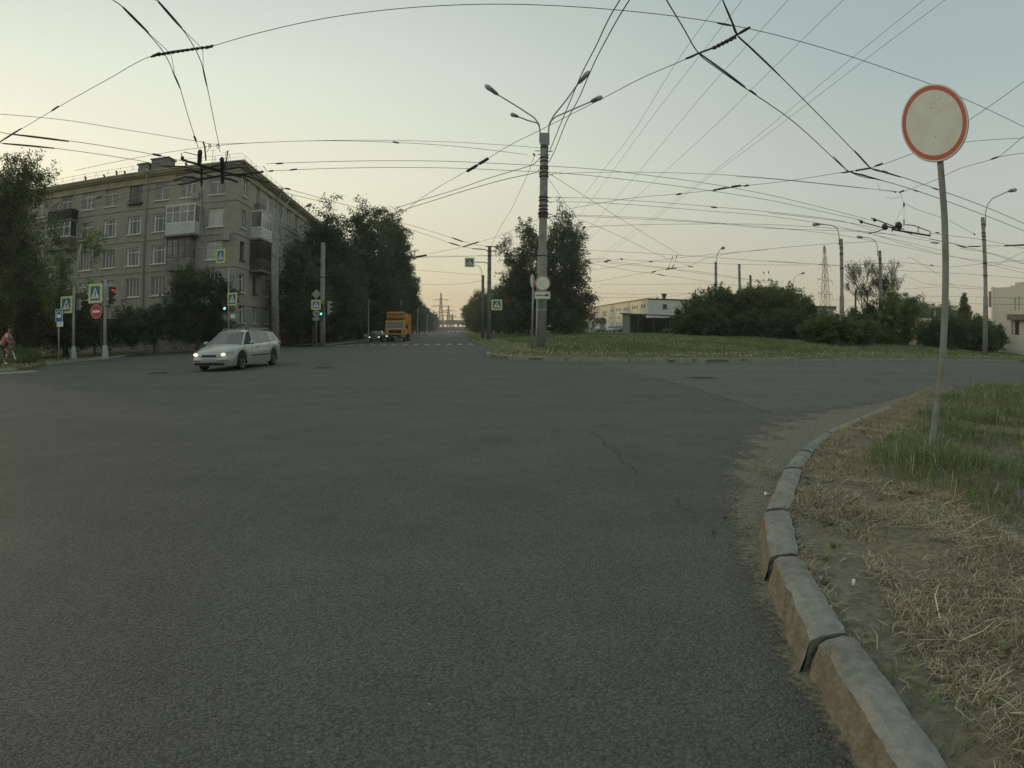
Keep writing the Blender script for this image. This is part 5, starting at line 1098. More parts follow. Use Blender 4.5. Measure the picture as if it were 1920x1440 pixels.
# slender lamp posts along the tree row
for px, yt, D, lab in ((690.5, 561, 66, 'slender steel post at the left kerb beside the black car'), (751.5, 562, 92, 'slender steel post behind the orange truck'), (783, 577, 122, 'third slender steel post along the dark tree row'), (801, 590, 150, 'fourth slender steel post along the dark tree row'), (815, 600, 185, 'fifth slender steel post along the dark tree row'), (830, 596, 240, 'last slender steel post at the end of the tree row')):
    B = base_at(px, 640, D, .13); o = MB().use(GALV).tube([B, AT(px + .8, yt, D)], [.09 * D / 80, .07 * D / 80], 8).build('street_lamp_post'); tag(o, lab, 'post', 'slender posts along the left side of the main road')
B = base_at(832.5, 640, 250, .1); t = thing('round_road_sign', 'tiny pale round sign far off at the end of the tree row', 'road sign', tuple(B)); MB().use(GALV).tube([B, B + Vector((0, 0, 4.2))], .1, 6).build('pole', t); sign_disc(t, B + Vector((0, -.3, 5)), .62, Vector((0, -1, 0)), .1, WHITE, WHITE)
# ================================================================ vehicles
def lerp_tab(T, x):
    for (a, b_) in zip(T[:-1], T[1:]):
        if x <= b_[0]: f = (x - a[0]) / (b_[0] - a[0]); f = max(0, min(1, f)); return [u + (v - u) * f for u, v in zip(a[1:], b_[1:])]
    return list(T[-1][1:])
HEADL = mat('headlight_on', (.9, .85, .7), .3, 0, 1, emit=((1, .86, .55), 1.5)); HEADC = mat('headlight_glass', (.40, .41, .38), .12, .1, 4, spec=.8)
RIM = mat('alloy_rim', (.16, .165, .16), .4, .2, 10, metal=.5); PLATEM = mat('plate_blur', (.33, .33, .30), .6, .05, 10)
CGLASS = mat('car_glass', (.085, .09, .083), .05, .1, 2, spec=1.0); TAIL = mat('tail_lamp', (.25, .02, .015), .3, .1, 4)
def wheel(parent, x, y, r, wd, side, name='wheel'):
    w_ = bpy.data.objects.new(name, None); COL.objects.link(w_); w_.parent = parent; w_.location = (x, y, r); w_.empty_display_size = .1
    ty = MB().use(RUB); prof = [(r * .66, -wd / 2), (r * .93, -wd / 2), (r, -wd * .36), (r, wd * .36), (r * .93, wd / 2), (r * .66, wd / 2)]; n = 26
    for k in range(n):
        a, a2 = 2 * math.pi * k / n, 2 * math.pi * (k + 1) / n
        for (r0, y0), (r1, y1) in zip(prof[:-1], prof[1:]): ty.face([(r0 * math.cos(a), y0, r0 * math.sin(a)), (r1 * math.cos(a), y1, r1 * math.sin(a)), (r1 * math.cos(a2), y1, r1 * math.sin(a2)), (r0 * math.cos(a2), y0, r0 * math.sin(a2))])
    ty.build('tyre', w_, world=False, smooth=False)
    ri = MB().use(RIM); yo = side * wd * .36
    for k in range(n):
        a, a2 = 2 * math.pi * k / n, 2 * math.pi * (k + 1) / n
        ri.face([(r * .66 * math.cos(a), side * wd * .5, r * .66 * math.sin(a)), (r * .66 * math.cos(a2), side * wd * .5, r * .66 * math.sin(a2)), (r * .58 * math.cos(a2), yo, r * .58 * math.sin(a2)), (r * .58 * math.cos(a), yo, r * .58 * math.sin(a))])
    ri.tube([(0, yo - side * .03, 0), (0, yo + side * .02, 0)], r * .16, 10)
    for k in range(5):
        a = 2 * math.pi * k / 5 + .3; d = Vector((math.cos(a), 0, math.sin(a))); s_ = Vector((-math.sin(a), 0, math.cos(a)))
        for q in (-.5, .5): ri.face([d * r * .12 + s_ * r * (.07 * q + .03) + Vector((0, yo, 0)), d * r * .12 + s_ * r * (.07 * q - .03) + Vector((0, yo, 0)), d * r * .62 + s_ * r * (.22 * q - .045) + Vector((0, yo, 0)), d * r * .62 + s_ * r * (.22 * q + .045) + Vector((0, yo, 0))])
    ri.use(BLACK); ri.face([(r * .6 * math.cos(2 * math.pi * k / 16), yo - side * .04, r * .6 * math.sin(2 * math.pi * k / 16)) for k in range(16)])
    ri.build('rim', w_, world=False); return w_
def car(name, lab, cat, loc, rz, paint, kind='estate', lights=True, detail=True, group=None, rails=True, Lc=4.58, group2=None, lowbeam=True):
    """local: x forward (0 = middle), y left, z up"""
    t = thing(name, lab, cat, loc, rz, group); L2 = Lc / 2; r = .315; fa, ra = L2 - .92, -L2 + .90
    # x, half-width, belt z, hood/centre z, low z
    T = [(-L2, .70, .72, .80, .34), (-L2 + .06, .78, .88, .94, .26), (-L2 + .35, .85, .96, 1.0, .22), (-.9, .885, .93, .95, .19), (.3, .89, .90, .93, .19), (.95, .885, .89, .93, .19), (1.15, .88, .875, .925, .19), (1.6, .87, .80, .86, .19), (L2 - .30, .82, .68, .74, .18), (L2 - .10, .74, .58, .63, .19), (L2 - .015, .64, .52, .56, .21), (L2, .60, .48, .52, .24)]
    if kind == 'hatch': pass
    xs = sorted(set([round(-L2 + Lc * k / 44, 3) for k in range(45)] + [round(c + .36 * math.cos(a), 3) for c in (fa, ra) for a in [math.pi * k / 10 for k in range(11)]]))
    b = MB().use(paint); rings = []
    for x in xs:
        hw, zb_, zc, zl = lerp_tab(T, x)
        for c in (fa, ra):
            dd = .37 ** 2 - (x - c) ** 2
            if dd > 0: zl = max(zl, r + math.sqrt(dd) * .97)
        zl = min(zl, zb_ - .06)
        zm = zl + (zb_ - zl) * .55; flare = 1.012 if any(abs(x - c) < .42 for c in (fa, ra)) else 1
        pr = [(hw * .965 * flare, zl), (hw * flare, zl + (zb_ - zl) * .25), (hw * 1.0 * flare, zm), (hw * .97, zl + (zb_ - zl) * .86), (hw * .90, zb_), (hw * .55, zb_ + (zc - zb_) * .7), (0, zc)]
        ring = [Vector((x, y, z)) for y, z in pr] + [Vector((x, -y, z)) for y, z in reversed(pr[:-1])]; rings.append(ring)
    k = len(rings[0]); vs = [p for rg in rings for p in rg]
    b.raw(vs, [(i * k + j, i * k + j + 1, (i + 1) * k + j + 1, (i + 1) * k + j) for i in range(len(rings) - 1) for j in range(k - 1)])
    b.face(list(reversed(rings[-1]))); b.face(rings[0])
    body = b.build('body', t, world=False, smooth=True)
    bm = bmesh.new(); bm.from_mesh(body.data); bmesh.ops.remove_doubles(bm, verts=bm.verts, dist=.001); bmesh.ops.recalc_face_normals(bm, faces=bm.faces); bm.to_mesh(body.data); bm.free()
    sub = MB().use(BLACK); sub.box((-L2 + .15, -.70, .2), (L2 - .15, .70, .5)); sub.box((fa - .37, -.60, .2), (fa + .37, .60, .68)); sub.build('underbody', t, world=False)
    # greenhouse: rows (x at belt, x at roof)
    if kind == 'estate': cols = [(1.22, .52), (.42, .28), (-.45, -.42), (-1.25, -1.2), (-L2 + .10, -L2 + .42)]
    else: cols = [(1.22, .50), (.40, .22), (-.42, -.42), (-1.10, -.95), (-L2 + .55, -L2 + 1.0)]
    zr = 1.40; by = .80; ty_ = .60; zbelt = lambda x: lerp_tab(T, x)[1] - .01
    A = [[Vector((c[0], s * by, zbelt(c[0]))) for c in cols] for s in (1, -1)]; Bm = [[Vector((c[1], s * (ty_ if 0 < i < 4 else ty_ * .94), zr - (.05 if i == 0 else .06 if i == 4 else 0) - .02)) for i, c in enumerate(cols)] for s in (1, -1)]
    ro = MB().use(paint)
    Tp = [[Vector((p.x, p.y * .55, p.z + .045)) for p in row] for row in Bm]
    for i in range(4):
        ro.face([Bm[0][i], Bm[0][i + 1], Tp[0][i + 1], Tp[0][i]]); ro.face([Tp[0][i], Tp[0][i + 1], Tp[1][i + 1], Tp[1][i]]); ro.face([Tp[1][i], Tp[1][i + 1], Bm[1][i + 1], Bm[1][i]])
    ro.face([Bm[0][0], Tp[0][0], Tp[1][0], Bm[1][0]]); ro.face([Bm[1][4], Tp[1][4], Tp[0][4], Bm[0][4]])
    for s in (0, 1):       # pillars
        for i in range(5):
            w0 = .055 if i in (0, 4) else .03; w0 = .10 if i == 4 else w0
            a, c = A[s][i], Bm[s][i]; dx = Vector((w0, 0, 0)) if i < 4 else Vector((w0, 0, 0)); sgn = -1 if i == 0 else 1
            o = Vector((0, (1 if s == 0 else -1) * .006, 0)); ro.face([a + o - dx * (1 if i not in (4,) else .2), a + o + dx, c + o + dx, c + o - dx * (1 if i not in (4,) else .2)])
        for i in range(4): a, c = Bm[s][i], Bm[s][i + 1]; o = Vector((0, (1 if s == 0 else -1) * .007, 0)); ro.face([a + o + Vector((0, 0, -.05)), c + o + Vector((0, 0, -.05)), c + o + Vector((0, 0, .01)), a + o + Vector((0, 0, .01))])
    for (p, q) in ((0, 1),):   # windscreen surround
        d = Vector((.012, 0, .012)); ro.face([A[0][0] + d, Bm[0][0] + d, Bm[0][0] + d - Vector((0, .06, 0)), A[0][0] + d - Vector((0, .06, 0))]); ro.face([A[1][0] + d, A[1][0] + d + Vector((0, .06, 0)), Bm[1][0] + d + Vector((0, .06, 0)), Bm[1][0] + d])
    ro.build('roof', t, world=False)
    g = MB().use(CGLASS); C0, C1 = A[0][0], A[1][0]; D0_, D1 = Bm[0][0], Bm[1][0]; bow = Vector((.10, 0, 0))
    m0, m1 = (C0 + C1) / 2 + bow, (D0_ + D1) / 2 + bow * .6; g.face([C0, m0, m1, D0_]); g.face([m0, C1, D1, m1]); g.build('windscreen', t, world=False, smooth=True)
    for s in (0, 1):
        for i in range(4):
            if name == 'estate_car' and s == 0 and i == 0: g = MB().use(BLACK)
            else: g = MB().use(CGLASS)
            g.face([A[s][i], A[s][i + 1], Bm[s][i + 1], Bm[s][i]]); g.build('side_window', t, world=False)
    g = MB().use(CGLASS); g.face([A[0][4], A[1][4], Bm[1][4], Bm[0][4]]); g.build('rear_window', t, world=False)
    for x, y, s in ((fa, .77, 1), (fa, -.77, -1), (ra, .77, 1), (ra, -.77, -1)): wheel(t, x, y * (hwk := 1.0), r, .2, s)
    # front: lamps, grille, bumper lines, plate
    xf = L2
    for s in (1, -1):
        o = Vector((0, 0, 0)); P = lambda x, y, z: Vector((x, s * y, z))
        h = MB().use(HEADC); q1 = [P(xf + .0, .30, .50), P(xf - .05, .60, .515), P(xf - .30, .835, .60), P(xf - .34, .83, .69), P(xf - .10, .64, .655), P(xf - .01, .30, .58)]
        h.face([p + Vector((.025, 0, 0)) for p in q1]); h.face([p - Vector((.06, 0, 0)) for p in reversed(q1)])
        for i_ in range(6): a, c = q1[i_], q1[(i_ + 1) % 6]; h.face([a + Vector((.025, 0, 0)), a - Vector((.06, 0, 0)), c - Vector((.06, 0, 0)), c + Vector((.025, 0, 0))])
        h_ = h.build('headlight', t, world=False)
        if lights: l_ = MB().use(HEADL); cc_ = P(xf - .02, .58, .585); l_.ball(cc_ + Vector((.02, 0, 0)), (.06, .09, .052), 10, 6); l_.build('lit_bulb', h_, world=False)
        if detail:
            tl = MB().use(TAIL); tl.box((-L2 - .01, s * .62 if s > 0 else -.78, .72), (-L2 + .12, .78 if s > 0 else -.62, 1.0)); tl.build('tail_light', t, world=False)
            mi = MB().use(paint); mi.ball((.86, s * 1.0, .955), (.075, .115, .07), 10, 6); mi.use(BLACK); mi.box((.84, min(s * .84, s * .92), .90), (.9, max(s * .84, s * .92), .94)); mi.build('mirror', t, world=False, smooth=True)
            for xd in (.12, -.78): hd = MB().use(paint); hd.box((xd - .09, s * .885 if s > 0 else -.91, .775), (xd + .09, .91 if s > 0 else -.885, .81)); hd.build('door_handle', t, world=False)
            mo = MB().use(DARKM); mo.box((-.95, s * .888 if s > 0 else -.902, .46), (.62, .902 if s > 0 else -.888, .50)); mo.build('side_moulding', t, world=False)
            for xd in (.62, -.40, -1.0): li = MB().use(BLACK); li.face([(xd, s * .8925, .25), (xd + .012, s * .8925, .25), (xd + .012, s * .893, .86), (xd, s * .893, .86)]); li.build('door_gap', t, world=False)
            if rails: ra_ = MB().use(GALV); ra_.tube([(.25, s * .58, 1.41), (.15, s * .58, 1.465), (-1.5, s * .57, 1.465), (-1.62, s * .57, 1.38)], .018, 6); ra_.build('roof_rail', t, world=False)
    gr = MB().use(BLACK); gr.raw([(xf + .02, -.29, .50), (xf + .02, .29, .50), (xf + .0, .29, .575), (xf + .0, -.29, .575), (xf - .1, -.29, .5), (xf - .1, .29, .5), (xf - .1, .29, .575), (xf - .1, -.29, .575)], [(0, 1, 2, 3), (0, 4, 5, 1), (3, 2, 6, 7), (0, 3, 7, 4), (1, 5, 6, 2)]); gr.build('grille', t, world=False)
    bu = MB().use(paint); prof = [(-.86, -.42), (-.78, -.14), (-.6, .0), (0, .045), (.6, .0), (.78, -.14), (.86, -.42)]
    zz = [(.20, -.02), (.28, .03), (.40, .055), (.475, .03)]; vs = [(xf + dx * 1.0 + o, y * 1.0, z) for z, o in zz for y, dx in prof]; n = len(prof)
    bu.raw(vs, [(i * n + j, i * n + j + 1, (i + 1) * n + j + 1, (i + 1) * n + j) for i in range(len(zz) - 1) for j in range(n - 1)]); bp2 = bu.build('front_bumper', t, world=False, smooth=True)
    ga = MB().use(BLACK); gname = 'lower_grille'
    pg = lambda y: lerp_tab([(-.86, -.42), (-.78, -.14), (-.6, .0), (0, .045), (.6, .0), (.78, -.14), (.86, -.42)], y)[0]
    ys = [-.62 + 1.24 * k / 10 for k in range(11)]
    for y0, y1 in zip(ys[:-1], ys[1:]): ga.face([(xf + pg(y0) + .042, y0, .225), (xf + pg(y1) + .042, y1, .225), (xf + pg(y1) + .062, y1, .30), (xf + pg(y0) + .062, y0, .30)])
    for s in (1, -1):
        ga.build(gname, bp2, world=False); ga = MB().use(BLACK); gname = 'bumper_groove'; ys = [s * (.34 + .42 * k / 6) for k in range(7)]
        for y0, y1 in zip(ys[:-1], ys[1:]): ga.face([(xf + pg(y0) + .062, y0, .365), (xf + pg(y1) + .062, y1, .365), (xf + pg(y1) + .066, y1, .385), (xf + pg(y0) + .066, y0, .385)])
    ga.build(gname, bp2, world=False)
    pl = MB().use(PLATEM); pl.box((xf + .095, -.26, .325), (xf + .105, .26, .44)); pl.build('number_plate', t, world=False)
    return t
SILV = mat('silver_paint', (.38, .395, .375), .32, .03, 3, metal=.35, coat=.4)
fw_ = G(457, 689); cpos = AT(452, 660, 21.3); ch_ = Vector((-.02, -1, 0)).normalized(); hz = math.atan2(ch_.y, ch_.x)
F0 = AT(379, 690, 22.0); F1 = AT(456, 690, 22.0)        # contact points of the two front tyres, left to right in the picture
mid = (F0 + F1) / 2; cpos = Vector((mid.x, mid.y, 0)) - ch_ * (4.58 / 2 - .92)
car('estate_car', 'silver estate car turning with headlights on and its front side window open', 'car', (cpos.x, cpos.y, 0), hz, SILV, Lc=4.66)
BLK = mat('black_paint', (.012, .013, .013), .3, .05, 3, coat=.4)
p = AT(706, 640, 74); car('black_car', 'black car with lit headlights waiting beside the orange truck', 'car', (p.x, p.y, 0), math.atan2(-U.y, -U.x), BLK, 'hatch', rails=False, Lc=4.3)
# orange service truck
TO = mat('truck_orange', (.78, .41, .09), .5, .08, 1.5, dark=(.60, .31, .08), dscale=1.2); TO2 = mat('truck_orange_dark', (.48, .18, .04), .6, .15, 2)
tp = AT(741, 640, 71.5); tk = thing('service_truck', 'orange service truck with a folded work platform above the cab', 'truck', (tp.x, tp.y, 0), math.atan2(-U.y, -U.x) + math.radians(-1))
def tpart(name, fn, m, par=None, smooth=False, bevel=0): b = MB().use(m); fn(b); return b.build(name, par or tk, world=False, smooth=smooth, bevel=bevel)
def cabf(b):      # front at x=0, cab back to -1.9
    pr = [(-1.9, .75), (0, .75), (.03, 1.05), (0, 1.55), (-.22, 2.52), (-.35, 2.62), (-1.9, 2.66)]; hw = 1.22
    for s in (1, -1): b.face([(x, s * (hw - (.06 if z > 2 else 0)), z) for x, z in (pr if s > 0 else reversed(pr))])
    for (x0, z0), (x1, z1) in zip(pr, pr[1:] + pr[:1]): h0, h1 = hw - (.06 if z0 > 2 else 0), hw - (.06 if z1 > 2 else 0); b.face([(x0, -h0, z0), (x0, h0, z0), (x1, h1, z1), (x1, -h1, z1)])
tpart('cab', cabf, TO)
tpart('windscreen', lambda b: b.face([(.0, -1.08, 1.68), (.0, 1.08, 1.68), (-.185, 1.02, 2.44), (-.185, -1.02, 2.44)]), CGLASS)
bpy.data.objects[-1] if False else None
tpart('grille', lambda b: b.box((.02, -.80, 1.02), (.07, .80, 1.44)), BLACK)
tpart('emblem', lambda b: b.prism([(-.16, -.035), (.16, -.035), (0, .07)], (.075, 0, 1.22), (0, 1, 0), (0, 0, 1), .01), GALV)
tpart('bumper', lambda b: (b.box((-.2, -1.25, .42), (.12, 1.25, .86))), mat('truck_bumper', (.03, .03, .03), .7, .1, 3))
for s in (1, -1):
    h_ = tpart('headlight', lambda b: b.box((.1, s * .98 - .2, .60), (.145, s * .98 + .2, .78)), HEADC); tpart('lit_bulb', lambda b: b.ball((.15, s * (1.02), .69), (.03, .09, .07), 8, 5), HEADL if s < 0 else HEADC, h_)
    tpart('corner_vent', lambda b: b.box((.0, s * 1.1 - .06, 1.05), (.045, s * 1.1 + .06, 1.42)), BLACK)
    tpart('side_window', lambda b: b.face([(-.35, s * 1.225, 1.62), (-1.2, s * 1.225, 1.62), (-1.2, s * 1.18, 2.38), (-.45, s * 1.18, 2.38)]), CGLASS)
    tpart('mirror', lambda b: (b.box((-.15, s * 1.46 - .1, 1.55), (-.08, s * 1.46 + .1, 2.05)), b.tube([(-.1, s * 1.18, 2.2), (-.1, s * 1.46, 2.1)], .02, 4)), BLACK)
tpart('number_plate', lambda b: b.box((.125, -.26, .52), (.135, .26, .64)), PLATEM)
tpart('chassis', lambda b: b.box((-7.2, -.5, .55), (-.4, .5, .95)), BLACK)
tpart('box_body', lambda b: b.box((-7.4, -1.32, .95), (-2.3, 1.32, 3.45)), TO, bevel=.02)
for k in range(5): tpart('body_rib', lambda b: b.box((-2.5 - k * 1.1, 1.323, 1.0), (-2.42 - k * 1.1, 1.36, 3.4)), TO2)
tpart('body_belt', lambda b: b.box((-7.4, 1.323, 2.15), (-2.3, 1.345, 2.23)), TO2)
def platf(b):
    for z in (3.02, 3.52):
        for y in (-1.0, 1.0): b.tube([(-.1, y, z), (-2.2, y, z)], .04, 5)
        b.tube([(-.1, -1.0, z), (-.1, 1.0, z)], .05, 5); b.tube([(-2.2, -1.0, z), (-2.2, 1.0, z)], .04, 5)
    for y in (-1, -.5, 0, .5, 1): b.tube([(-.1, y, 2.85), (-.1, y, 3.52)], .025, 4)
tpart('work_platform_rail', platf, TO); tpart('work_platform', lambda b: (b.box((-2.2, -1.02, 2.80), (-.12, 1.02, 2.92)), b.box((-2.1, -.8, 3.1), (-.5, .8, 3.45))), TO2)
tpart('platform_top', lambda b: b.box((-2.3, -1.06, 3.56), (-.3, 1.06, 3.64)), TO)
for x in (-1.25, -5.2, -6.4):
    for s in (1, -1): wheel(tk, x, s * 1.03, .5, .3, s)
tpart('mudguard', lambda b: b.tube([(-1.25 + .58 * math.cos(a), 1.05, .5 + .58 * math.sin(a)) for a in [math.pi * k / 8 for k in range(9)]], .05, 4), TO2)
tpart('marker_pole', lambda b: b.tube([(.15, -1.26, .8), (.3, -1.34, 1.35)], .02, 4), WHITE)
# parked cars before the warehouse and beneath the shed
CW = mat('car_white', (.48, .48, .45), .35, .04, 3, coat=.3); CG = mat('car_grey', (.14, .15, .15), .35, .04, 3, metal=.3); CT = mat('car_tan', (.36, .33, .27), .35, .04, 3, metal=.2); CDG = mat('car_dark', (.03, .034, .03), .35, .04, 3)
GC = 'cars parked before the warehouse'
for px, D, m_, a_, lab in ((1148, 128, CW, 62, 'white car parked third from the shed before the warehouse'), (1163, 124, CG, 55, 'grey car parked directly left of the open shed'), (1128, 132, CDG, 95, 'dark green van-like car parked left of the white car'), (1078, 124, CT, 20, 'pale tan car parked low behind the field crest, right of the birch trunk'), (1057, 116, CW, 10, 'whitish car roof showing beside the birch trunk'), (1040, 112, CG, 15, 'grey-blue car just behind the birch trunk'),
                             (1200, 122, CDG, 70, 'dark car under the open shed, left bay'), (1196, 126, CW, 80, 'white car nose glimpsed in the left bay of the shed'), (1252, 119, CW, 100, 'bright white car at the right end of the open shed')):
    p = AT(px, 620, D); car('parked_car', lab, 'car', (p.x, p.y, .98 + (.25 if px in (1078, 1057, 1040) else 0)), math.radians(a_ + 180), m_, 'hatch' if px % 2 else 'estate', False, False, GC, False, 4.3)
for px, D, m_, lab in ((861, 500, CW, 'tiny white car far off under the overpass'), (869, 510, CT, 'tiny pale car far off under the overpass, right of the white one'), (849, 300, CW, 'tiny white car on the left at the far end of the main road')):
    p = AT(px, 620, D); car('distant_car', lab, 'car', (p.x, p.y, .02), .3, m_, 'hatch', False, False, 'distant cars at the road end', False)
# ================================================================ cyclist
fwp = AT(34, 694, 31.5); fwp.z = 0; hd = Vector((.90, .44, 0)).normalized(); left = Vector((-hd.y, hd.x, 0)); zup = Vector((0, 0, 1))
BO = fwp - hd * .72; KB = 1.14
bk = thing('bicycle', 'dark bicycle ridden past the left edge of the picture', 'bicycle', (BO.x, BO.y, .13)); bw = lambda u, s, z: Vector((BO.x, BO.y, .13)) + (hd * u + left * s + zup * z) * KB
def bwheel(u):
    w_ = bpy.data.objects.new('wheel', None); COL.objects.link(w_); w_.parent = bk; w_.location = (bw(u, 0, .345) - Vector(bk.location)); n = 28
    b = MB().use(RUB); pts = [hd * .38 * math.cos(2 * math.pi * k / n) + zup * .38 * math.sin(2 * math.pi * k / n) for k in range(n + 1)]; b.tube(pts, .021, 6, False); b.build('tyre', w_, world=False)
    b = MB().use(GALV); b.tube([p * .945 for p in pts], .009, 4, False)
    for k in range(16): b.tube([hd * 0 + left * (.02 if k % 2 else -.02), pts[int(k * n / 16)] * .94], .0022, 3, False)
    b.tube([left * -.04, left * .04], .018, 6); b.build('rim', w_, world=False)
bwheel(.52); bwheel(-.52)
FRM = mat('bike_frame', (.05, .035, .03), .4, .2, 5)
b = MB().use(FRM)
for a, c, r in ((((-.12), 0, .78), (.36, 0, .80), .017), ((-.05, 0, .30), (.38, 0, .70), .02), ((-.05, 0, .30), (-.17, 0, .86), .016), ((-.52, .05, .345), (-.13, .02, .78), .01), ((-.52, -.05, .345), (-.13, -.02, .78), .01), ((-.52, .06, .345), (-.05, .03, .30), .01), ((-.52, -.06, .345), (-.05, -.03, .30), .01), ((.36, 0, .92), (.39, 0, .70), .018)): b.tube([bw(*a), bw(*c)], r, 6)
b.build('frame', bk)
b = MB().use(WHITE); [b.tube([bw(.39, s * .045, .70), bw(.52, s * .045, .345)], .016, 6) for s in (1, -1)]; b.build('fork', bk)
b = MB().use(BLACK); b.tube([bw(.40, -.30, 1.0), bw(.42, -.1, .98), bw(.38, 0, .95), bw(.42, .1, .98), bw(.40, .30, 1.0)], .014, 6); b.build('handlebar', bk)
b = MB().use(BLACK); b.ball(bw(-.19, 0, .92), (.13, .13, .035), 10, 5); b.build('saddle', bk)
b = MB().use(GALV); b.tube([bw(-.05, .06, .30), bw(-.05, .06, .47)], .012, 5); b.tube([bw(-.05, -.06, .30), bw(-.05, -.06, .13)], .012, 5); b.tube([bw(-.05, -.06, .30), bw(-.05, .06, .30)], .05, 10); b.build('crank', bk)
def skinned(name, chain, m, parent, levels=2):
    """chain: list of (point, radius, parent index)"""
    off = Vector(parent.location); me = bpy.data.meshes.new(name); me.from_pydata([tuple(p - off) for p, r, q in chain], [(q, i) for i, (p, r, q) in enumerate(chain) if q >= 0], [])
    o = bpy.data.objects.new(name, me); COL.objects.link(o); o.parent = parent; me.materials.append(m)
    sk = o.modifiers.new('skin', 'SKIN'); sk.use_smooth_shade = True
    for i, (p, r, q) in enumerate(chain): me.skin_vertices[0].data[i].radius = (r if isinstance(r, tuple) else (r, r)); me.skin_vertices[0].data[i].use_root = (i == 0)
    s = o.modifiers.new('sub', 'SUBSURF'); s.levels = levels; s.render_levels = levels; return o
SKIN = mat('skin', (.28, .17, .115), .6, .1, 5); JER = mat('jersey', (.58, .17, .15), .8, .12, 4); JERW = mat('jersey_white', (.50, .47, .44), .8, .08, 4); SHO = mat('shorts', (.012, .013, .014), .85, .1, 6)
rd = thing('person', 'cyclist in a red and white jersey, dark shorts and dark helmet leaning over the handlebar', 'person', (BO.x, BO.y, 0))
hip = (-.16, 0, .97); sho = (.16, 0, 1.40)
ch = [(bw(*hip), (.135, .11), -1), (bw(-.06, 0, 1.12), (.13, .105), 0), (bw(.06, 0, 1.27), (.14, .11), 1), (bw(.15, 0, 1.40), (.115, .095), 2), (bw(.22, 0, 1.475), (.055, .055), 3), (bw(.285, 0, 1.56), (.085, .078), 4), (bw(.31, 0, 1.66), (.085, .08), 5)]
for s, kz, ku, fz, fu in ((1, .74, .27, .50, -.02), (-1, .62, .22, .17, .0)):
    i0 = len(ch); ch += [(bw(-.13, s * .09, .93), .10, 0), (bw((ku - .13) / 2, s * .11, (kz + .93) / 2 + .02), .085, i0), (bw(ku, s * .11, kz), .062, i0 + 1), (bw((ku + fu) / 2 + .0, s * .11, (kz + fz) / 2 + .03), .055, i0 + 2), (bw(fu - .03, s * .11, fz + .09), .036, i0 + 3), (bw(fu + .10, s * .11, fz + .03), .036, i0 + 4)]
    i1 = len(ch); ch += [(bw(.17, s * .17, 1.37), .062, 3), (bw(.24, s * .24, 1.20), .048, i1), (bw(.30, s * .28, 1.10), .042, i1 + 1), (bw(.37, s * .29, 1.03), .03, i1 + 2), (bw(.42, s * .29, 1.015), .034, i1 + 3)]
skinned('body', ch, SKIN, rd)
jc = [(bw(-.14, 0, 1.0), (.155, .125), -1), (bw(-.06, 0, 1.12), (.155, .13), 0), (bw(.06, 0, 1.27), (.165, .135), 1), (bw(.15, 0, 1.39), (.14, .115), 2), (bw(.195, 0, 1.45), (.075, .075), 3)]
for s in (1, -1): i1 = len(jc); jc += [(bw(.17, s * .17, 1.375), .078, 3), (bw(.215, s * .215, 1.265), .068, i1)]
jc = [(p_, (r_[0] * 1.2, r_[1] * 1.2) if isinstance(r_, tuple) else r_ * 1.15, k_) for p_, r_, k_ in jc]; skinned('jersey', jc, JER, rd); b = MB().use(JERW)
sc_ = [(bw(-.15, 0, .95), (.15, .125), -1), (bw(-.12, 0, 1.02), (.145, .12), 0)]
for s, kz, ku in ((1, .74, .27), (-1, .62, .22)): i1 = len(sc_); sc_ += [(bw(-.12, s * .09, .93), .115, 0), (bw((ku - .13) / 2 + .03, s * .11, (kz + .93) / 2), .10, i1)]
skinned('shorts', sc_, SHO, rd)
b = MB().use(BLACK); b.ball(bw(.30, 0, 1.70), (.125, .115, .085), 14, 8); b.build('helmet', rd, smooth=True)
b = MB().use(JERW)      # pale shoulder and side panels of the jersey
for s in (1, -1): b.tube([bw(.17, s * .175, 1.40), bw(.20, s * .215, 1.30), bw(.222, s * .228, 1.24)], [.07, .084, .078], 10); b.build('sleeve', rd, smooth=True); b = MB().use(JERW)
b.tube([bw(-.17, 0, .99), bw(-.13, 0, 1.04)], [.165, .168], 14); b.build('jersey_panel', rd, smooth=True)
for s, fz, fu in ((1, .50, -.02), (-1, .17, .0)): b = MB().use(WHITE); b.ball(bw(fu + .06, s * .11, fz + .03), (.12, .08, .045), 10, 6); b.build('shoe', rd, smooth=True)
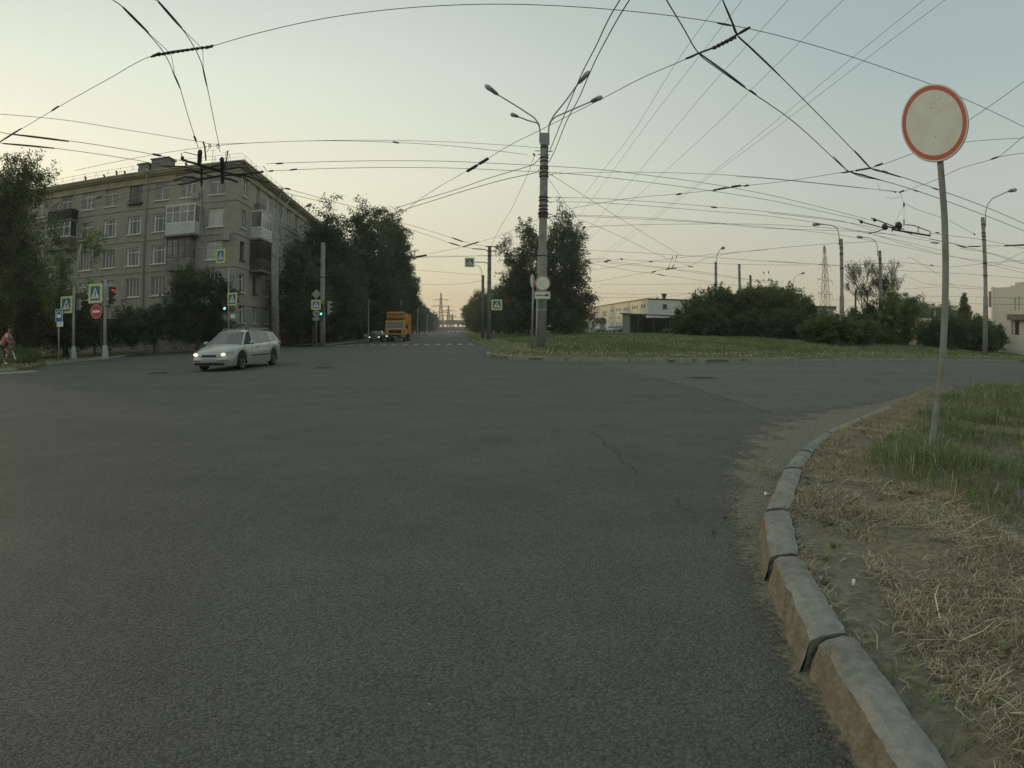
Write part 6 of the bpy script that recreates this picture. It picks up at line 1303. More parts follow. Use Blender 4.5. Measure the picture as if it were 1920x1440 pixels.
# ================================================================ trees and shrubs
def leafcloud(lobes, n_cl, per, cr, ls, seed, droop=0.0, spray=0.5, flat=.75, out=.45):
    r = np.random.default_rng(seed); L_ = np.array(lobes, float); vol = (L_[:, 3] * L_[:, 4] * L_[:, 5]) ** (.45 if seed == 45 else 1); k = r.choice(len(L_), n_cl, p=vol / vol.sum())
    d = r.normal(size=(n_cl, 3)); d /= np.linalg.norm(d, axis=1)[:, None]; rad = r.random(n_cl) ** out; rad *= 1 + r.normal(0, .10, n_cl)
    C = L_[k, :3] + d * L_[k, 3:6] * rad[:, None]
    ax = d * np.array([1, 1, .6]) + r.normal(0, .35, (n_cl, 3)) + np.array([0, 0, .25 - droop]); ax /= np.linalg.norm(ax, axis=1)[:, None]
    ci = np.repeat(np.arange(n_cl), per); n = len(ci); szc = r.uniform(.55, 1.35, n_cl)[ci]
    u = r.uniform(-1, 1.6, n) * spray * cr * 2 * szc; g = r.normal(0, 1, (n, 3)) * cr * .55 * szc[:, None] * np.array([1, 1, flat]) * (1.1 - np.clip(u / (cr * 4), 0, .6))[:, None]
    P = C[ci] + ax[ci] * u[:, None] + g; P[:, 2] -= droop * np.abs(r.normal(0, .5, n)) * cr * 2
    a = r.normal(size=(n, 3)); a[:, 2] -= droop * 1.2; a /= np.linalg.norm(a, axis=1)[:, None]; b = np.cross(a, r.normal(size=(n, 3))); b /= np.linalg.norm(b, axis=1)[:, None]
    s = ls * r.uniform(.6, 1.3, n)[:, None]
    V = np.stack([P - a * s * .6, P + b * s * .34, P + a * s * .6, P - b * s * .34], 1).reshape(-1, 3); V[:, 2] = np.maximum(V[:, 2], .02)
    Q = np.arange(n * 4).reshape(-1, 4); return V, Q, C
def limbs(b, h, C, r0, seed, n=12, lean=(0, 0), start=.3):
    rnd = random.Random(seed); T = [Vector((lean[0] * f * f + .12 * math.sin(5 * f + seed), lean[1] * f * f + .1 * math.sin(4 * f), h * f)) for f in [k / 6 for k in range(7)]]
    b.tube([T[0] - Vector((0, 0, .3))] + T[1:6], [r0 * 1.25, r0, r0 * .82, r0 * .62, r0 * .42, r0 * .2], 8)
    for j in rnd.sample(range(len(C)), min(n, len(C))):
        c = Vector(C[j]); f = max(start, min(.85, c.z / h - .18)); p = T[int(f * 6)].lerp(T[min(int(f * 6) + 1, 6)], f * 6 - int(f * 6)); m = p.lerp(c, .5) + Vector((0, 0, -.25)); rr = r0 * (1 - f) * .5
        b.tube([p, m, c], [rr, rr * .6, rr * .18], 5, False)
def make_tree(name, lab, cat, loc, h, lobes, n_cl, per, cr, ls, lm_, seed, bark=BARK, r0=.2, droop=0, spray=.5, group=None, nl=14, lean=(0, 0), start=.3, out=.45, scale=1.0, rz=0.0, flat=.75):
    t = thing(name, lab, cat, tuple(loc), rz, group); V, Q, C = leafcloud(lobes, n_cl, per, cr, ls, seed, droop, spray, flat, out)
    npmesh('crown', V, Q, [lm_], t)
    b = MB().use(bark); limbs(b, h, C, r0, seed, nl, lean, start); b.build('trunk', t, world=False, smooth=True); t.scale = (scale,) * 3; return t
def copy_tree_at(src, lab, loc, rz, sc, group=None):
    c = copy_tree(src); c.location = loc; c.rotation_euler = (0, 0, rz); c.scale = sc if isinstance(sc, tuple) else (sc,) * 3
    c['label'] = lab
    if group: c['group'] = group
    return c
GT = 'street trees along the left side of the main road'
def lobesL(h, w, seed, pts=6):     # upright street tree: stacked irregular lobes with a pointed top
    r = random.Random(seed); L_ = [(0, 0, h * .42, w, w, h * .30), (0, 0, h * .66, w * .72, w * .72, h * .22), (r.uniform(-.4, .4), 0, h * .86, w * .30, w * .30, h * .13)]
    for k in range(pts): a = r.uniform(0, 6.28); z = r.uniform(.18, .72); q = w * (.75 - .35 * max(0, z - .4)); L_.append((math.cos(a) * q, math.sin(a) * q, h * z, w * .42, w * .42, h * .12))
    return L_
def PT(px, D, z=.13): p = AT(px, 640, D); return (p.x, p.y, z)
def base_px(px, D, z=.13): return PT(px, D, z)
def px_tree(lab, px, D, lobes, ncl, seed, lm_, r0=.28, h=None, z=.13, group=GT, ls=.21, cr=.55, nl=16):
    base = PT(px, D, z); h = h or 16; return make_tree('linden_tree', lab, 'tree', base, h, PXL(lobes, D, base), ncl, 95, cr, ls, lm_, seed, group=group, r0=r0, nl=nl, spray=.65)
def PXL(pxs, D, base):   # crown lobes measured off the photograph -> local lobes (x across the view, z up)
    rp = random.Random(int(pxs[0][0] + D)); out_ = []
    for x, y, rx, ry in pxs:
        p = AT(x, y, D) - Vector(base); k = D / F; out_.append((p.x + rp.uniform(-.6, .6), p.y + rp.uniform(-.8, .8), p.z, rx * k, rx * k, ry * k))
    return out_
L1 = px_tree('tall dark tree with a pointed top, nearest of the row beside the brick block', 618, 70, [(626, 374, 8, 20), (622, 402, 18, 20), (596, 392, 5, 9), (645, 398, 6, 8), (618, 432, 34, 26), (604, 470, 46, 36), (645, 470, 34, 34), (610, 520, 56, 44), (640, 560, 46, 44), (590, 575, 52, 44), (625, 605, 50, 26)], 640, 11, LEAF2, h=17)
L2_ = px_tree('second tall tree of the row, broad dense crown with a jagged double top', 676, 88, [(667, 388, 7, 16), (684, 384, 8, 20), (675, 420, 24, 30), (694, 440, 26, 36), (668, 465, 34, 36), (702, 490, 34, 40), (680, 530, 46, 44), (668, 580, 44, 40), (706, 560, 34, 40)], 640, 12, LEAF, h=20, ls=.24, cr=.65)
L3 = px_tree('third tree of the row, its ragged top leaning out over the road', 716, 106, [(704, 398, 7, 14), (734, 396, 8, 14), (722, 425, 24, 26), (742, 440, 14, 22), (736, 465, 26, 30), (752, 482, 16, 20), (738, 510, 30, 32), (728, 555, 30, 30), (712, 590, 28, 26)], 620, 13, LEAF, h=23, ls=.27, cr=.75)
L3b = px_tree('fourth tree of the row, lower crown just above the orange truck', 746, 128, [(764, 512, 8, 14), (762, 535, 18, 22), (752, 560, 22, 26), (768, 562, 14, 22), (748, 590, 26, 24)], 420, 16, LEAF2, h=15, ls=.27, cr=.7)
LP = make_tree('linden_tree', 'fifth tree of the row, rounded dark crown behind the orange truck', 'tree', tuple(ST(-15.5, 138, .13)), 16, lobesL(16.4, 4.4, 2), 440, 90, .6, .26, LEAF, 17, group=GT, r0=.26)
LQ = make_tree('linden_tree', 'sixth tree of the row, narrower pointed crown', 'tree', tuple(ST(-14.2, 150, .13)), 16, lobesL(16.0, 3.8, 5), 420, 90, .6, .26, LEAF2, 18, group=GT, r0=.26)
L4 = make_tree('linden_tree', 'small tree hiding the street facade left of the bare concrete pole', 'tree', PT(562, 60), 10, lobesL(11.0, 3.0, 4), 320, 85, .5, .18, LEAF2, 14, group=GT, r0=.16)
protos = [LP, LQ]
copy_tree_at(L4, 'low dark tree between the concrete pole and the tall pointed tree', PT(632, 64), 1.2, (1.0, 1.0, .80), GT)
copy_tree_at(L4, 'low tree with olive patches just right of the bare concrete pole', PT(648, 76), 2.6, (1.1, 1.1, .9), GT)
ts = [162, 175, 188, 202, 218, 236, 256, 278, 302, 330, 362, 400, 440, 480]
for i, t_ in enumerate(ts):
    q = ST(-15.0 - (i % 2) * 1.5, t_, .13); sc = .90 + .12 * ((i * 7) % 5) / 4
    copy_tree_at(protos[i % 2], 'dark street tree far down the row, merged with its neighbours', (q.x, q.y, q.z), i * 1.7, sc, 'far trees of the left street row')
for i, t_ in enumerate((78, 86, 94, 103, 113, 124, 137, 152, 170, 195, 225, 260, 300, 350, 400)):
    q = ST(-18.2 + (i % 3) * .8, t_, .13); copy_tree_at(L4, 'dark shrubby undergrowth tree beneath the street row', (q.x, q.y, q.z), i * 2.3, (1.3, 1.3, .60 + .1 * (i % 3)), 'undergrowth below the left street row')
# right side of the main road
GR_ = 'trees on the right side of the main road'
RT = make_tree('roadside_tree', 'round bushy tree with yellowish leaves at the right side of the main road end', 'tree', PT(905, 168, .4), 11, [(0, 0, 5.2, 4.6, 4.6, 4.6), (2, 1, 8, 3.2, 3.2, 3.4), (-2, 0, 3.2, 3.6, 3.6, 3.0), (-1, 1, 9.5, 2.4, 2.4, 2.6)], 330, 80, .65, .24, LEAFY, 21, group=GR_)
for px, D, sc, lab in ((889, 230, .95, 'far olive roadside tree closing the right side of the road end'), (921, 150, 1.0, 'olive roadside tree between the two crossing-sign poles'), (894, 190, .95, 'bushy roadside tree left of the empty bracket pole')): copy_tree_at(RT, lab, PT(px, D, .5), px, sc, GR_)
RD = make_tree('roadside_tree', 'dense dark roadside tree right behind the crossing-sign pole', 'tree', PT(955, 104, .7), 9, [(0, 0, 4.2, 4.0, 4.0, 4.0), (2, 0, 6.2, 2.6, 2.6, 3), (-2, 0, 2.6, 2.8, 2.8, 2.4)], 330, 80, .55, .2, LEAF2, 22, group=GR_)
for px, D, sc, lab in ((935, 122, 1.0, 'dark roadside tree behind the lower crossing sign'), (975, 92, .88, 'dark low tree left of the thick lamp pole'), (990, 84, .68, 'dark bush low between the birch trunks'), (948, 112, .7, 'squat bush before the roadside trees')): copy_tree_at(RD, lab, PT(px, D, .75), px, sc, GR_)
# the two birches behind the thick lamp pole
DBI = 74
base = PT(1062, DBI, .9)
make_tree('birch_tree', 'tall weeping birch right of the thick lamp pole, one long branch drooping to the right', 'tree', base, 14, PXL([(1050, 405, 12, 24), (1060, 440, 26, 28), (1062, 480, 34, 36), (1058, 530, 42, 36), (1055, 580, 42, 38), (1085, 500, 18, 22), (1040, 450, 16, 26), (1100, 552, 16, 16), (1113, 560, 9, 28), (1090, 575, 16, 28), (1035, 540, 30, 44), (1070, 610, 36, 18), (1030, 480, 20, 40), (1045, 425, 16, 24), (1082, 470, 16, 26), (1092, 530, 18, 26)], DBI, base), 760, 90, .46, .19, LEAF3, 31, bark=BARKB, r0=.2, droop=.6, spray=.95, nl=26)
base = PT(1000, DBI + 2, .8)
make_tree('birch_tree', 'slimmer birch left of the thick lamp pole with ragged hanging twigs', 'tree', base, 13, PXL([(986, 425, 10, 20), (990, 450, 16, 24), (992, 490, 24, 34), (985, 540, 34, 36), (975, 585, 34, 34), (955, 470, 12, 26), (960, 520, 18, 34), (1012, 560, 26, 50), (1008, 480, 16, 40), (1000, 430, 10, 22), (948, 445, 7, 14)], DBI + 2, base), 540, 90, .46, .19, LEAF3, 32, bark=BARKB, r0=.17, droop=.6, spray=.95, nl=22)
# left edge: big feathery birch, trees before the block, hedge
base = PT(20, 43)
make_tree('birch_tree', 'large feathery birch at the left edge reaching above the block roof', 'tree', base, 13.5, PXL([(35, 305, 34, 22), (20, 345, 60, 34), (-20, 380, 70, 60), (40, 400, 55, 45), (70, 350, 28, 28), (20, 470, 75, 60), (10, 560, 80, 60), (110, 318, 12, 10), (60, 330, 30, 18), (95, 440, 26, 46), (60, 540, 50, 60), (60, 600, 44, 50), (-50, 480, 60, 90)], 43, base), 1150, 80, .40, .13, LEAF3, 33, bark=BARKB, r0=.24, droop=.35, spray=.8, nl=40, out=.55)
base = PT(190, 41)
make_tree('young_tree', 'thin young tree whose light twigs hang before the block facade left of the drainpipe', 'tree', base, 6.5, PXL([(170, 440, 20, 24), (188, 465, 14, 18), (150, 455, 14, 18), (110, 500, 22, 34), (95, 560, 30, 40)], 41, base), 110, 60, .34, .12, LEAF4, 34, r0=.05, droop=.3, spray=.7, nl=10)
base = PT(372, 47)
make_tree('garden_tree', 'rounded dark tree before the block corner, behind the silver estate car', 'tree', base, 5.5, PXL([(375, 535, 34, 30), (400, 560, 28, 30), (345, 560, 28, 28), (370, 590, 40, 24), (415, 545, 16, 20), (320, 590, 26, 24)], 47, base), 330, 85, .36, .13, LEAF2, 35, r0=.14, nl=16, start=.25)
base = PT(290, 46)
make_tree('garden_shrub', 'broad dark shrub mass between the signal post and the rounded tree', 'shrub', base, 3, PXL([(290, 610, 40, 28), (250, 615, 34, 28), (335, 622, 34, 24), (215, 612, 26, 34)], 46, base), 330, 80, .36, .13, LEAF2, 36, r0=.06, nl=8)
SHB = bpy.data.objects['garden_shrub']
for px, D, sc, rz, lab in ((180, 46, 1.05, 1, 'dark shrub behind the no-entry sign'), (120, 48, 1.25, 2.2, 'dark shrub behind the bus stop sign'), (60, 46, 1.2, 3.1, 'dark shrub behind the cyclist'), (5, 46, 1.3, 4.0, 'dark shrub at the left edge below the birch'), (395, 49, .8, 5.1, 'low shrub at the foot of the block corner')):
    copy_tree_at(SHB, lab, PT(px, D), rz, (sc, sc, sc * 1.05), 'dark shrubs before the block')
base = PT(48, 37); make_tree('low_shrub', 'small grey-green shrub on the verge just right of the cyclist', 'shrub', base, 1, [(0, 0, .45, .75, .7, .5), (.6, 0, .3, .5, .5, .35), (-.9, 0, .4, .7, .6, .45)], 90, 60, .16, .075, LEAF4, 37, r0=.03, nl=5)
base = PT(585, 55); make_tree('dark_trunk_tree', 'small tree with a thin dark trunk under the diamond sign', 'tree', base, 3.4, [(0, 0, 3.0, 1.7, 1.7, .9), (.8, .5, 3.4, 1.3, 1.3, .8)], 120, 70, .32, .14, LEAF2, 38, r0=.14, nl=8, start=.6)
# field shrubs on the right
GS = 'willow shrubs on the field'
SH1 = make_tree('willow_shrub', 'tall rounded willow shrub, highest of the bush clump right of the warehouse', 'shrub', PT(1440, 58, .95), 5, [(0, 0, 2.4, 2.3, 2.3, 2.3), (.9, .3, 3.9, 1.4, 1.4, 1.5), (-1, 0, 3.2, 1.5, 1.5, 1.6), (.4, -.6, 1.2, 2.4, 2.0, 1.2)], 330, 80, .34, .14, LEAF4, 41, droop=.1, r0=.09, group=GS, nl=14, start=.1)
SH2 = make_tree('willow_shrub', 'ragged willow shrub at the left slope of the bush clump', 'shrub', PT(1335, 55, .95), 4, [(0, 0, 1.8, 2.3, 2.2, 1.8), (1.3, 0, 2.8, 1.2, 1.2, 1.2), (-1.4, .2, 2.2, 1.2, 1.2, 1.3), (0, -.5, .9, 2.6, 2.0, .9)], 300, 80, .34, .14, LEAF, 42, droop=.1, r0=.08, group=GS, nl=12, start=.1)
for i, (px, D, sc, src, lab) in enumerate(((1292, 55, .66, SH2, 'lowest leftmost shrub of the clump, against the open shed'), (1310, 54, .92, SH2, 'shrub left of the lamp pole within the clump'), (1365, 56, 1.12, SH2, 'shrub between the lamp pole and the plain pole'), (1352, 60, .95, SH1, 'shrub behind the lamp pole foot'), (1395, 58, .92, SH1, 'shrub in front of the short brownish pole'), (1418, 60, 1.0, SH1, 'shrub just left of the highest one'),
                                             (1462, 60, .98, SH1, 'shrub just right of the highest one'), (1484, 57, .86, SH1, 'shrub under the far small lamp'), (1505, 56, .72, SH1, 'shrub at the right slope of the clump'), (1400, 53, .62, SH2, 'low front shrub in the middle of the clump'), (1450, 52, .62, SH2, 'low front shrub below the highest one'), (1345, 52, .55, SH2, 'low front shrub on the left half of the clump'), (1500, 52, .6, SH2, 'low front shrub on the right end of the clump'), (1475, 63, 1.02, SH1, 'rear shrub behind the right half of the clump'), (1528, 55, .55, SH2, 'small shrub where the clump meets the garage'))):
    copy_tree_at(src, lab, PT(px, D, .9 if D > 54 else .8), i * 1.3, sc * 1.02, GS)
SH3 = make_tree('willow_shrub', 'pale front shrub at the foot of the tall pole with the left-hand lamp', 'shrub', PT(1572, 44, .75), 2, [(0, 0, .9, 1.7, 1.4, .95), (1.1, 0, .8, 1.0, 1.0, .7), (-1.2, 0, 1.1, 1.0, 1.0, .9)], 230, 75, .24, .11, LEAF4, 43, r0=.04, group=GS, nl=8)
for i, (px, D, sc, src, lab) in enumerate(((1540, 45, .8, SH3, 'pale low shrub left of the tall pole foot'), (1608, 46, .9, SH3, 'pale low shrub right of the tall pole foot'), (1630, 56, .86, SH2, 'shrub under the left stem of the bare birch'), (1655, 55, .92, SH2, 'dense dark shrub under the dark lamp pole'), (1682, 54, .92, SH1, 'tall dark shrub at the right end before the kiosk'), (1600, 60, .80, SH2, 'shrub between the tall pole and the bare birch'), (1668, 52, .5, SH3, 'low shrub fringe before the dark shrub'), (1558, 62, .78, SH2, 'shrub behind the tall pole left side'))):
    copy_tree_at(src, lab, PT(px, D, .7), i * 2.1, sc, GS)
for i, (px, D, sc, src, lab) in enumerate(((1745, 66, .72, SH2, 'shrub between the pink house and the near sign pole'), (1765, 60, .7, SH2, 'shrub seen just behind the near sign pole'), (1792, 60, .78, SH2, 'shrub right of the near sign pole'), (1815, 62, .82, SH2, 'shrub below the little spruce'), (1838, 62, .8, SH2, 'shrub next to the nearest pole'), (1860, 66, .75, SH2, 'shrub squeezed between the nearest pole and office wall'), (1788, 52, .22, SH3, 'tiny bush on the grass right of the near sign pole'))):
    copy_tree_at(src, lab, PT(px, D, .45), i * 1.9, sc, 'shrubs at the right')
for i, (px, D, sc) in enumerate(((1705, 190, 1.1), (1722, 200, 1.2), (1738, 175, 1.3), (1757, 180, 1.0), (1775, 170, 1.2), (1790, 180, .9))):
    copy_tree_at(SH1, 'distant tree top rising behind the far houses', PT(px, D, .5), i, sc * 1.7, 'distant tree tops behind the far houses')
base = PT(1808, 72, .4); make_tree('spruce_tree', 'slender light green spruce between the near sign pole and the nearest lamp pole', 'tree', base, 5.6, [(0, 0, 6.0, .10, .10, .5), (0, 0, 5.4, .28, .28, .5), (0, 0, 4.7, .62, .62, .55), (0, 0, 3.9, .95, .95, .6), (0, 0, 2.9, 1.0, 1.0, .8), (0, 0, 1.9, 1.25, 1.25, .9)], 330, 60, .2, .12, LEAFR, 45, r0=.07, droop=.2)
# bare birch
def bare_tree(lab, px, D, z, ytop, seed, forks):
    base = Vector(PT(px, D, z)); h = AT(px, ytop, D).z - z; t = thing('sparse_birch', lab, 'tree', tuple(base)); rnd = random.Random(seed); b = MB().use(TWIG); tips = []
    def grow(p, d, l_, r, dep):
        q = p + d * l_; m = p.lerp(q, .5) + Vector((rnd.uniform(-1, 1), rnd.uniform(-1, 1), 0)) * l_ * .06; b.tube([p, m, q], [r, r * .85, r * .7], 5 if dep > 2 else 4, False)
        if dep <= 1: tips.append(q); tips.append(m)
        if dep == 0: return
        for k in range(3 if dep > 2 else 2 + (rnd.random() < .6)):
            a = rnd.uniform(0, 6.28); sp = rnd.uniform(.35, .75) if k else rnd.uniform(.05, .2); s_ = Vector((math.cos(a), math.sin(a), 0)); grow(q if k == 0 else p.lerp(q, rnd.uniform(.55, 1)), (d + s_ * sp + Vector((0, 0, .12))).normalized(), l_ * rnd.uniform(.66, .84), max(r * .62, .012), dep - 1)
    for dx in forks: grow(Vector((dx, 0, 0)), Vector((dx * .12, rnd.uniform(-.05, .05), 1)).normalized(), h * .25, .11, 6)
    b.build('trunk', t, world=False)
    P = np.array([tuple(p) for p in tips]); r = np.random.default_rng(seed); P = P[r.random(len(P)) < .34]; P = np.repeat(P, 5, 0) + r.normal(0, .14, (len(P) * 5, 3)); n = len(P)
    a = r.normal(size=(n, 3)); a /= np.linalg.norm(a, axis=1)[:, None]; c = np.cross(a, r.normal(size=(n, 3))); c /= np.linalg.norm(c, axis=1)[:, None]; s = .07
    npmesh('crown', np.stack([P - a * s, P + c * s * .6, P + a * s, P - c * s * .6], 1).reshape(-1, 3), np.arange(n * 4).reshape(-1, 4), [LEAF], t)
bare_tree('sparse half-dead birch with thin leafless twigs behind the dark lamp pole', 1640, 63, .8, 468, 6, (-1.1, 1.4))
# ================================================================ overhead wires
SPL = mat('wire_fitting', (.045, .045, .042), .6, .2, 20)
def Z(x, y, z):           # the point on this sight line that hangs at height z
    d = ray(x, y); return Vector((0, 0, H)) + d * ((z - H) / d.z)
def smooth_pts(P, n=6):
    if len(P) < 3: return [P[0].lerp(P[1], k / 8) for k in range(9)]
    out = []; Q = [P[0] * 2 - P[1]] + P + [P[-1] * 2 - P[-2]]
    for i in range(1, len(Q) - 2):
        p0, p1, p2, p3 = Q[i - 1:i + 3]
        for k in range(n): t = k / n; out.append(.5 * ((2 * p1) + (p2 - p0) * t + (2 * p0 - 5 * p1 + 4 * p2 - p3) * t * t + (3 * p1 - p0 - 3 * p2 + p3) * t ** 3))
    return out + [P[-1]]
def wire(lab, pts, z=6.0, r=None, group=None, fit=(), zs=None, name='overhead_wire', cat='wire', D=None, m=None):
    """pts: pixels; z: hanging height (or per-point zs), or D: distance per point"""
    P = [AT(x, y, D if not isinstance(D, (list, tuple)) else D[i]) if D else Z(x, y, zs[i] if zs else z) for i, (x, y) in enumerate(pts)]
    S = smooth_pts(P); rr = [(r or .0065) + .00008 * math.hypot(p.x, p.y) for p in S]
    o = MB().use(m or WIREM).tube(S, rr, 5, False).build(name); o.data.transform(Matrix.Translation(-S[0])); o.location = S[0]; tag(o, lab, cat, group)
    for f in fit:          # fittings: (pixel a, pixel b, radius, kind)
        (xa, ya), (xb, yb), fr, kd = f
        def near(x, y):
            d = ray(x, y); best = None
            for a, c in zip(S[:-1], S[1:]):
                for k in range(5):
                    q = a.lerp(c, k / 5); v = (q - Vector((0, 0, H))).normalized(); e = (v - d).length
                    if best is None or e < best[0]: best = (e, q)
            q = best[1]; return Vector((0, 0, H)) + d * (q - Vector((0, 0, H))).length
        fr = fr * (.62 if fr > .034 else .85); a, c = near(xa, ya), near(xb, yb); b = MB().use(SPL if kd != 'ins' else INSUL)
        if kd == 'rod': b.tube([a, a.lerp(c, .3), a.lerp(c, .7), c], [fr * .7, fr, fr, fr * .7], 8)
        else:
            n = max(5, int((c - a).length / .05)); n = min(n, 26) | 1
            b.tube([a.lerp(c, k / n) for k in range(n + 1)], [fr * (1.5 if k % 2 else .8) for k in range(n + 1)], 8)
        ch = b.build('insulator' if kd == 'ins' else 'splice', o); ch.data.transform(Matrix.Translation(Vector((0, 0, 0))))
    return o
g1 = 'contact wires of the trolley line'; g2 = 'span wires'; g3 = 'thin wires crossing the sky'
# upper left
wire('long arched span wire crossing the whole top of the picture', [(397, 87), (480, 63), (600, 36), (720, 19), (840, 10), (960, 8), (1160, 19), (1270, 31), (1360, 45), (1440, 62), (1560, 95), (1680, 135), (1745, 158), (1803, 183), (1920, 238), (1990, 275)], 6.6, group=g2, fit=[((1345, 43), (1372, 48), .035, 'rod')])
wire('span wire rising from the left edge to the upper left insulator bar', [(-60, 300), (0, 265), (40, 242), (104, 204), (200, 150), (287, 104), (397, 87)], 6.6, group=g2, fit=[((285, 105), (398, 87), .028, 'ins'), ((97, 208), (110, 199), .04, 'rod'), ((0, 266), (40, 241), .03, 'rod'), ((283, 107), (300, 99), .045, 'rod'), ((385, 91), (400, 85), .045, 'rod')])
wire('left contact wire of the upper left pair, passing under the insulator bar', [(190, -22), (212, 0), (232, 15), (277, 62), (308, 100), (325, 135), (337, 163), (352, 215), (372, 278)], 5.9, group=g1, fit=[((231, 14), (278, 61), .022, 'rod'), ((324, 134), (338, 166), .018, 'rod'), ((364, 255), (368, 265), .03, 'rod')])
wire('right contact wire of the upper left pair, passing under the insulator bar', [(278, -12), (292, 0), (300, 5), (340, 52), (365, 90), (380, 125), (388, 160), (398, 210), (412, 278)], 5.9, group=g1, fit=[((297, 3), (341, 53), .022, 'rod'), ((380, 125), (388, 162), .018, 'rod')])
wire('short dropper beside the left contact wire at the insulator bar', [(277, 61), (300, 82), (315, 96), (321, 104), (327, 136)], 6.0, .004, g2)
wire('short dropper beside the right contact wire at the insulator bar', [(340, 52), (358, 70), (376, 88), (380, 95), (381, 126)], 6.0, .004, g2)
wire('upper contact wire coming in from the left edge to the left wire crossing', [(-60, 228), (0, 247), (25, 252), (129, 264), (290, 290), (345, 303)], 5.9, group=g1, fit=[((25, 252), (129, 265), .028, 'rod'), ((286, 289), (302, 292), .05, 'rod')])
wire('lower contact wire coming in from the left edge to the left wire crossing', [(-60, 258), (0, 268), (102, 278), (265, 302), (340, 320)], 5.9, group=g1, fit=[((5, 269), (102, 278), .026, 'rod')])
wire('thin high wire from the left edge past the left wire crossing to the thick pole', [(-60, 208), (0, 214), (120, 225), (240, 244), (370, 265), (420, 270), (600, 264), (740, 267), (860, 275), (988, 290)], 7.6, group=g3, fit=[((736, 266), (748, 268), .05, 'rod')])
wire('thin high wire over the brick block roof rising to the thick pole', [(140, 320), (300, 288), (420, 272), (520, 266), (700, 263), (860, 267), (1010, 277)], 8.2, group=g3)
wire('upper one of the long twin contact wires crossing the middle of the sky', [(500, 307), (600, 303.5), (720, 301.5), (840, 302.5), (960, 308), (1125, 318), (1200, 327), (1320, 343), (1440, 365), (1540, 389), (1640, 415)], 6.0, group=g1, fit=[((517, 307), (531, 306), .04, 'rod')])
wire('lower one of the long twin contact wires crossing the middle of the sky', [(500, 321), (600, 316.5), (720, 314), (840, 315), (960, 320), (1060, 325), (1200, 340), (1320, 356), (1440, 375), (1520, 392), (1610, 412)], 6.0, group=g1, fit=[((543, 319), (557, 317), .04, 'rod'), ((504, 321), (513, 320), .04, 'rod')])
wire('contact wire running from the left wire crossing down into the second tree', [(440, 330), (530, 352), (600, 371), (690, 396)], 6.0, group=g1, fit=[((535, 353), (544, 355), .05, 'rod')])
wire('contact wire running from the left wire crossing behind the pointed tree', [(470, 345), (545, 364), (620, 382)], 6.0, group=g1)
wire('slanting arm wire in front of the street facade', [(540, 366), (530, 392), (522, 432)], D=46)
# fan of feeders
for k, (lab, pts) in enumerate((('left twisted feeder cable climbing from the thick pole to the top edge', [(1030, 285), (1048, 240), (1068, 192), (1090, 140), (1105, 110), (1118, 85), (1140, 38), (1162, 0), (1175, -25)]), ('right twisted feeder cable climbing from the thick pole to the top edge', [(1030, 303), (1042, 278), (1062, 228), (1085, 185), (1100, 150), (1118, 110), (1140, 68), (1160, 32), (1180, 0), (1195, -25)]))):
    wire(lab, pts, 9.3, .014, 'twisted feeder cables at the thick pole')
wire('upper twisted feeder cable running left from the thick pole into the trees', [(1012, 297), (1004, 305), (990, 312), (920, 333), (850, 357), (790, 375), (738, 392)], 8.6, .014, 'twisted feeder cables at the thick pole')
wire('lower twisted feeder cable running left from the thick pole into the trees', [(1010, 318), (1003, 324), (940, 338), (860, 361), (800, 380), (733, 401)], 8.2, .014, 'twisted feeder cables at the thick pole')
wire('span wire with two knobs passing behind the thick pole up to the right bar', [(738, 412), (800, 365), (880, 318), (912, 299), (960, 270), (1015, 243), (1125, 187), (1200, 148), (1260, 122), (1292, 108)], 6.6, group=g2, fit=[((876, 321), (893, 311), .06, 'ins'), ((899, 307), (914, 298), .06, 'ins'), ((880, 319), (912, 299), .03, 'rod')])
wire('insulated bar holding the upper right contact wires', [(1286, 110), (1310, 100), (1340, 88), (1380, 66), (1406, 51)], 6.3, .018, g2, fit=[((1336, 91), (1378, 70), .032, 'ins'), ((1288, 110), (1306, 102), .035, 'rod'), ((1384, 64), (1406, 51), .03, 'rod')])
wire('left contact wire of the upper right pair', [(1228, -45), (1250, 0), (1280, 50), (1310, 100), (1345, 128), (1390, 160), (1415, 177), (1490, 230), (1563, 297), (1590, 320), (1618, 332), (1652, 338), (1710, 355), (1766, 374), (1850, 405), (1920, 433), (1980, 458)], 5.9, .010, g1, fit=[((1313, 101), (1397, 163), .022, 'rod'), ((1406, 169), (1418, 178), .025, 'rod'), ((1563, 294), (1591, 323), .02, 'rod'), ((1592, 322), (1652, 338), .03, 'rod'), ((1612, 326), (1628, 331), .035, 'rod'), ((1712, 356), (1722, 359), .04, 'rod')])
wire('right contact wire of the upper right pair', [(1335, -45), (1355, 0), (1370, 35), (1382, 66), (1415, 97), (1460, 140), (1530, 210), (1603, 285), (1632, 315), (1655, 323), (1688, 331), (1755, 354), (1850, 389), (1920, 419), (1980, 446)], 5.9, .010, g1, fit=[((1357, 5), (1382, 64), .02, 'rod'), ((1384, 68), (1462, 142), .022, 'rod'), ((1603, 283), (1633, 316), .02, 'rod'), ((1634, 316), (1689, 332), .03, 'rod'), ((1655, 320), (1666, 324), .035, 'rod'), ((1748, 352), (1760, 356), .04, 'rod')])
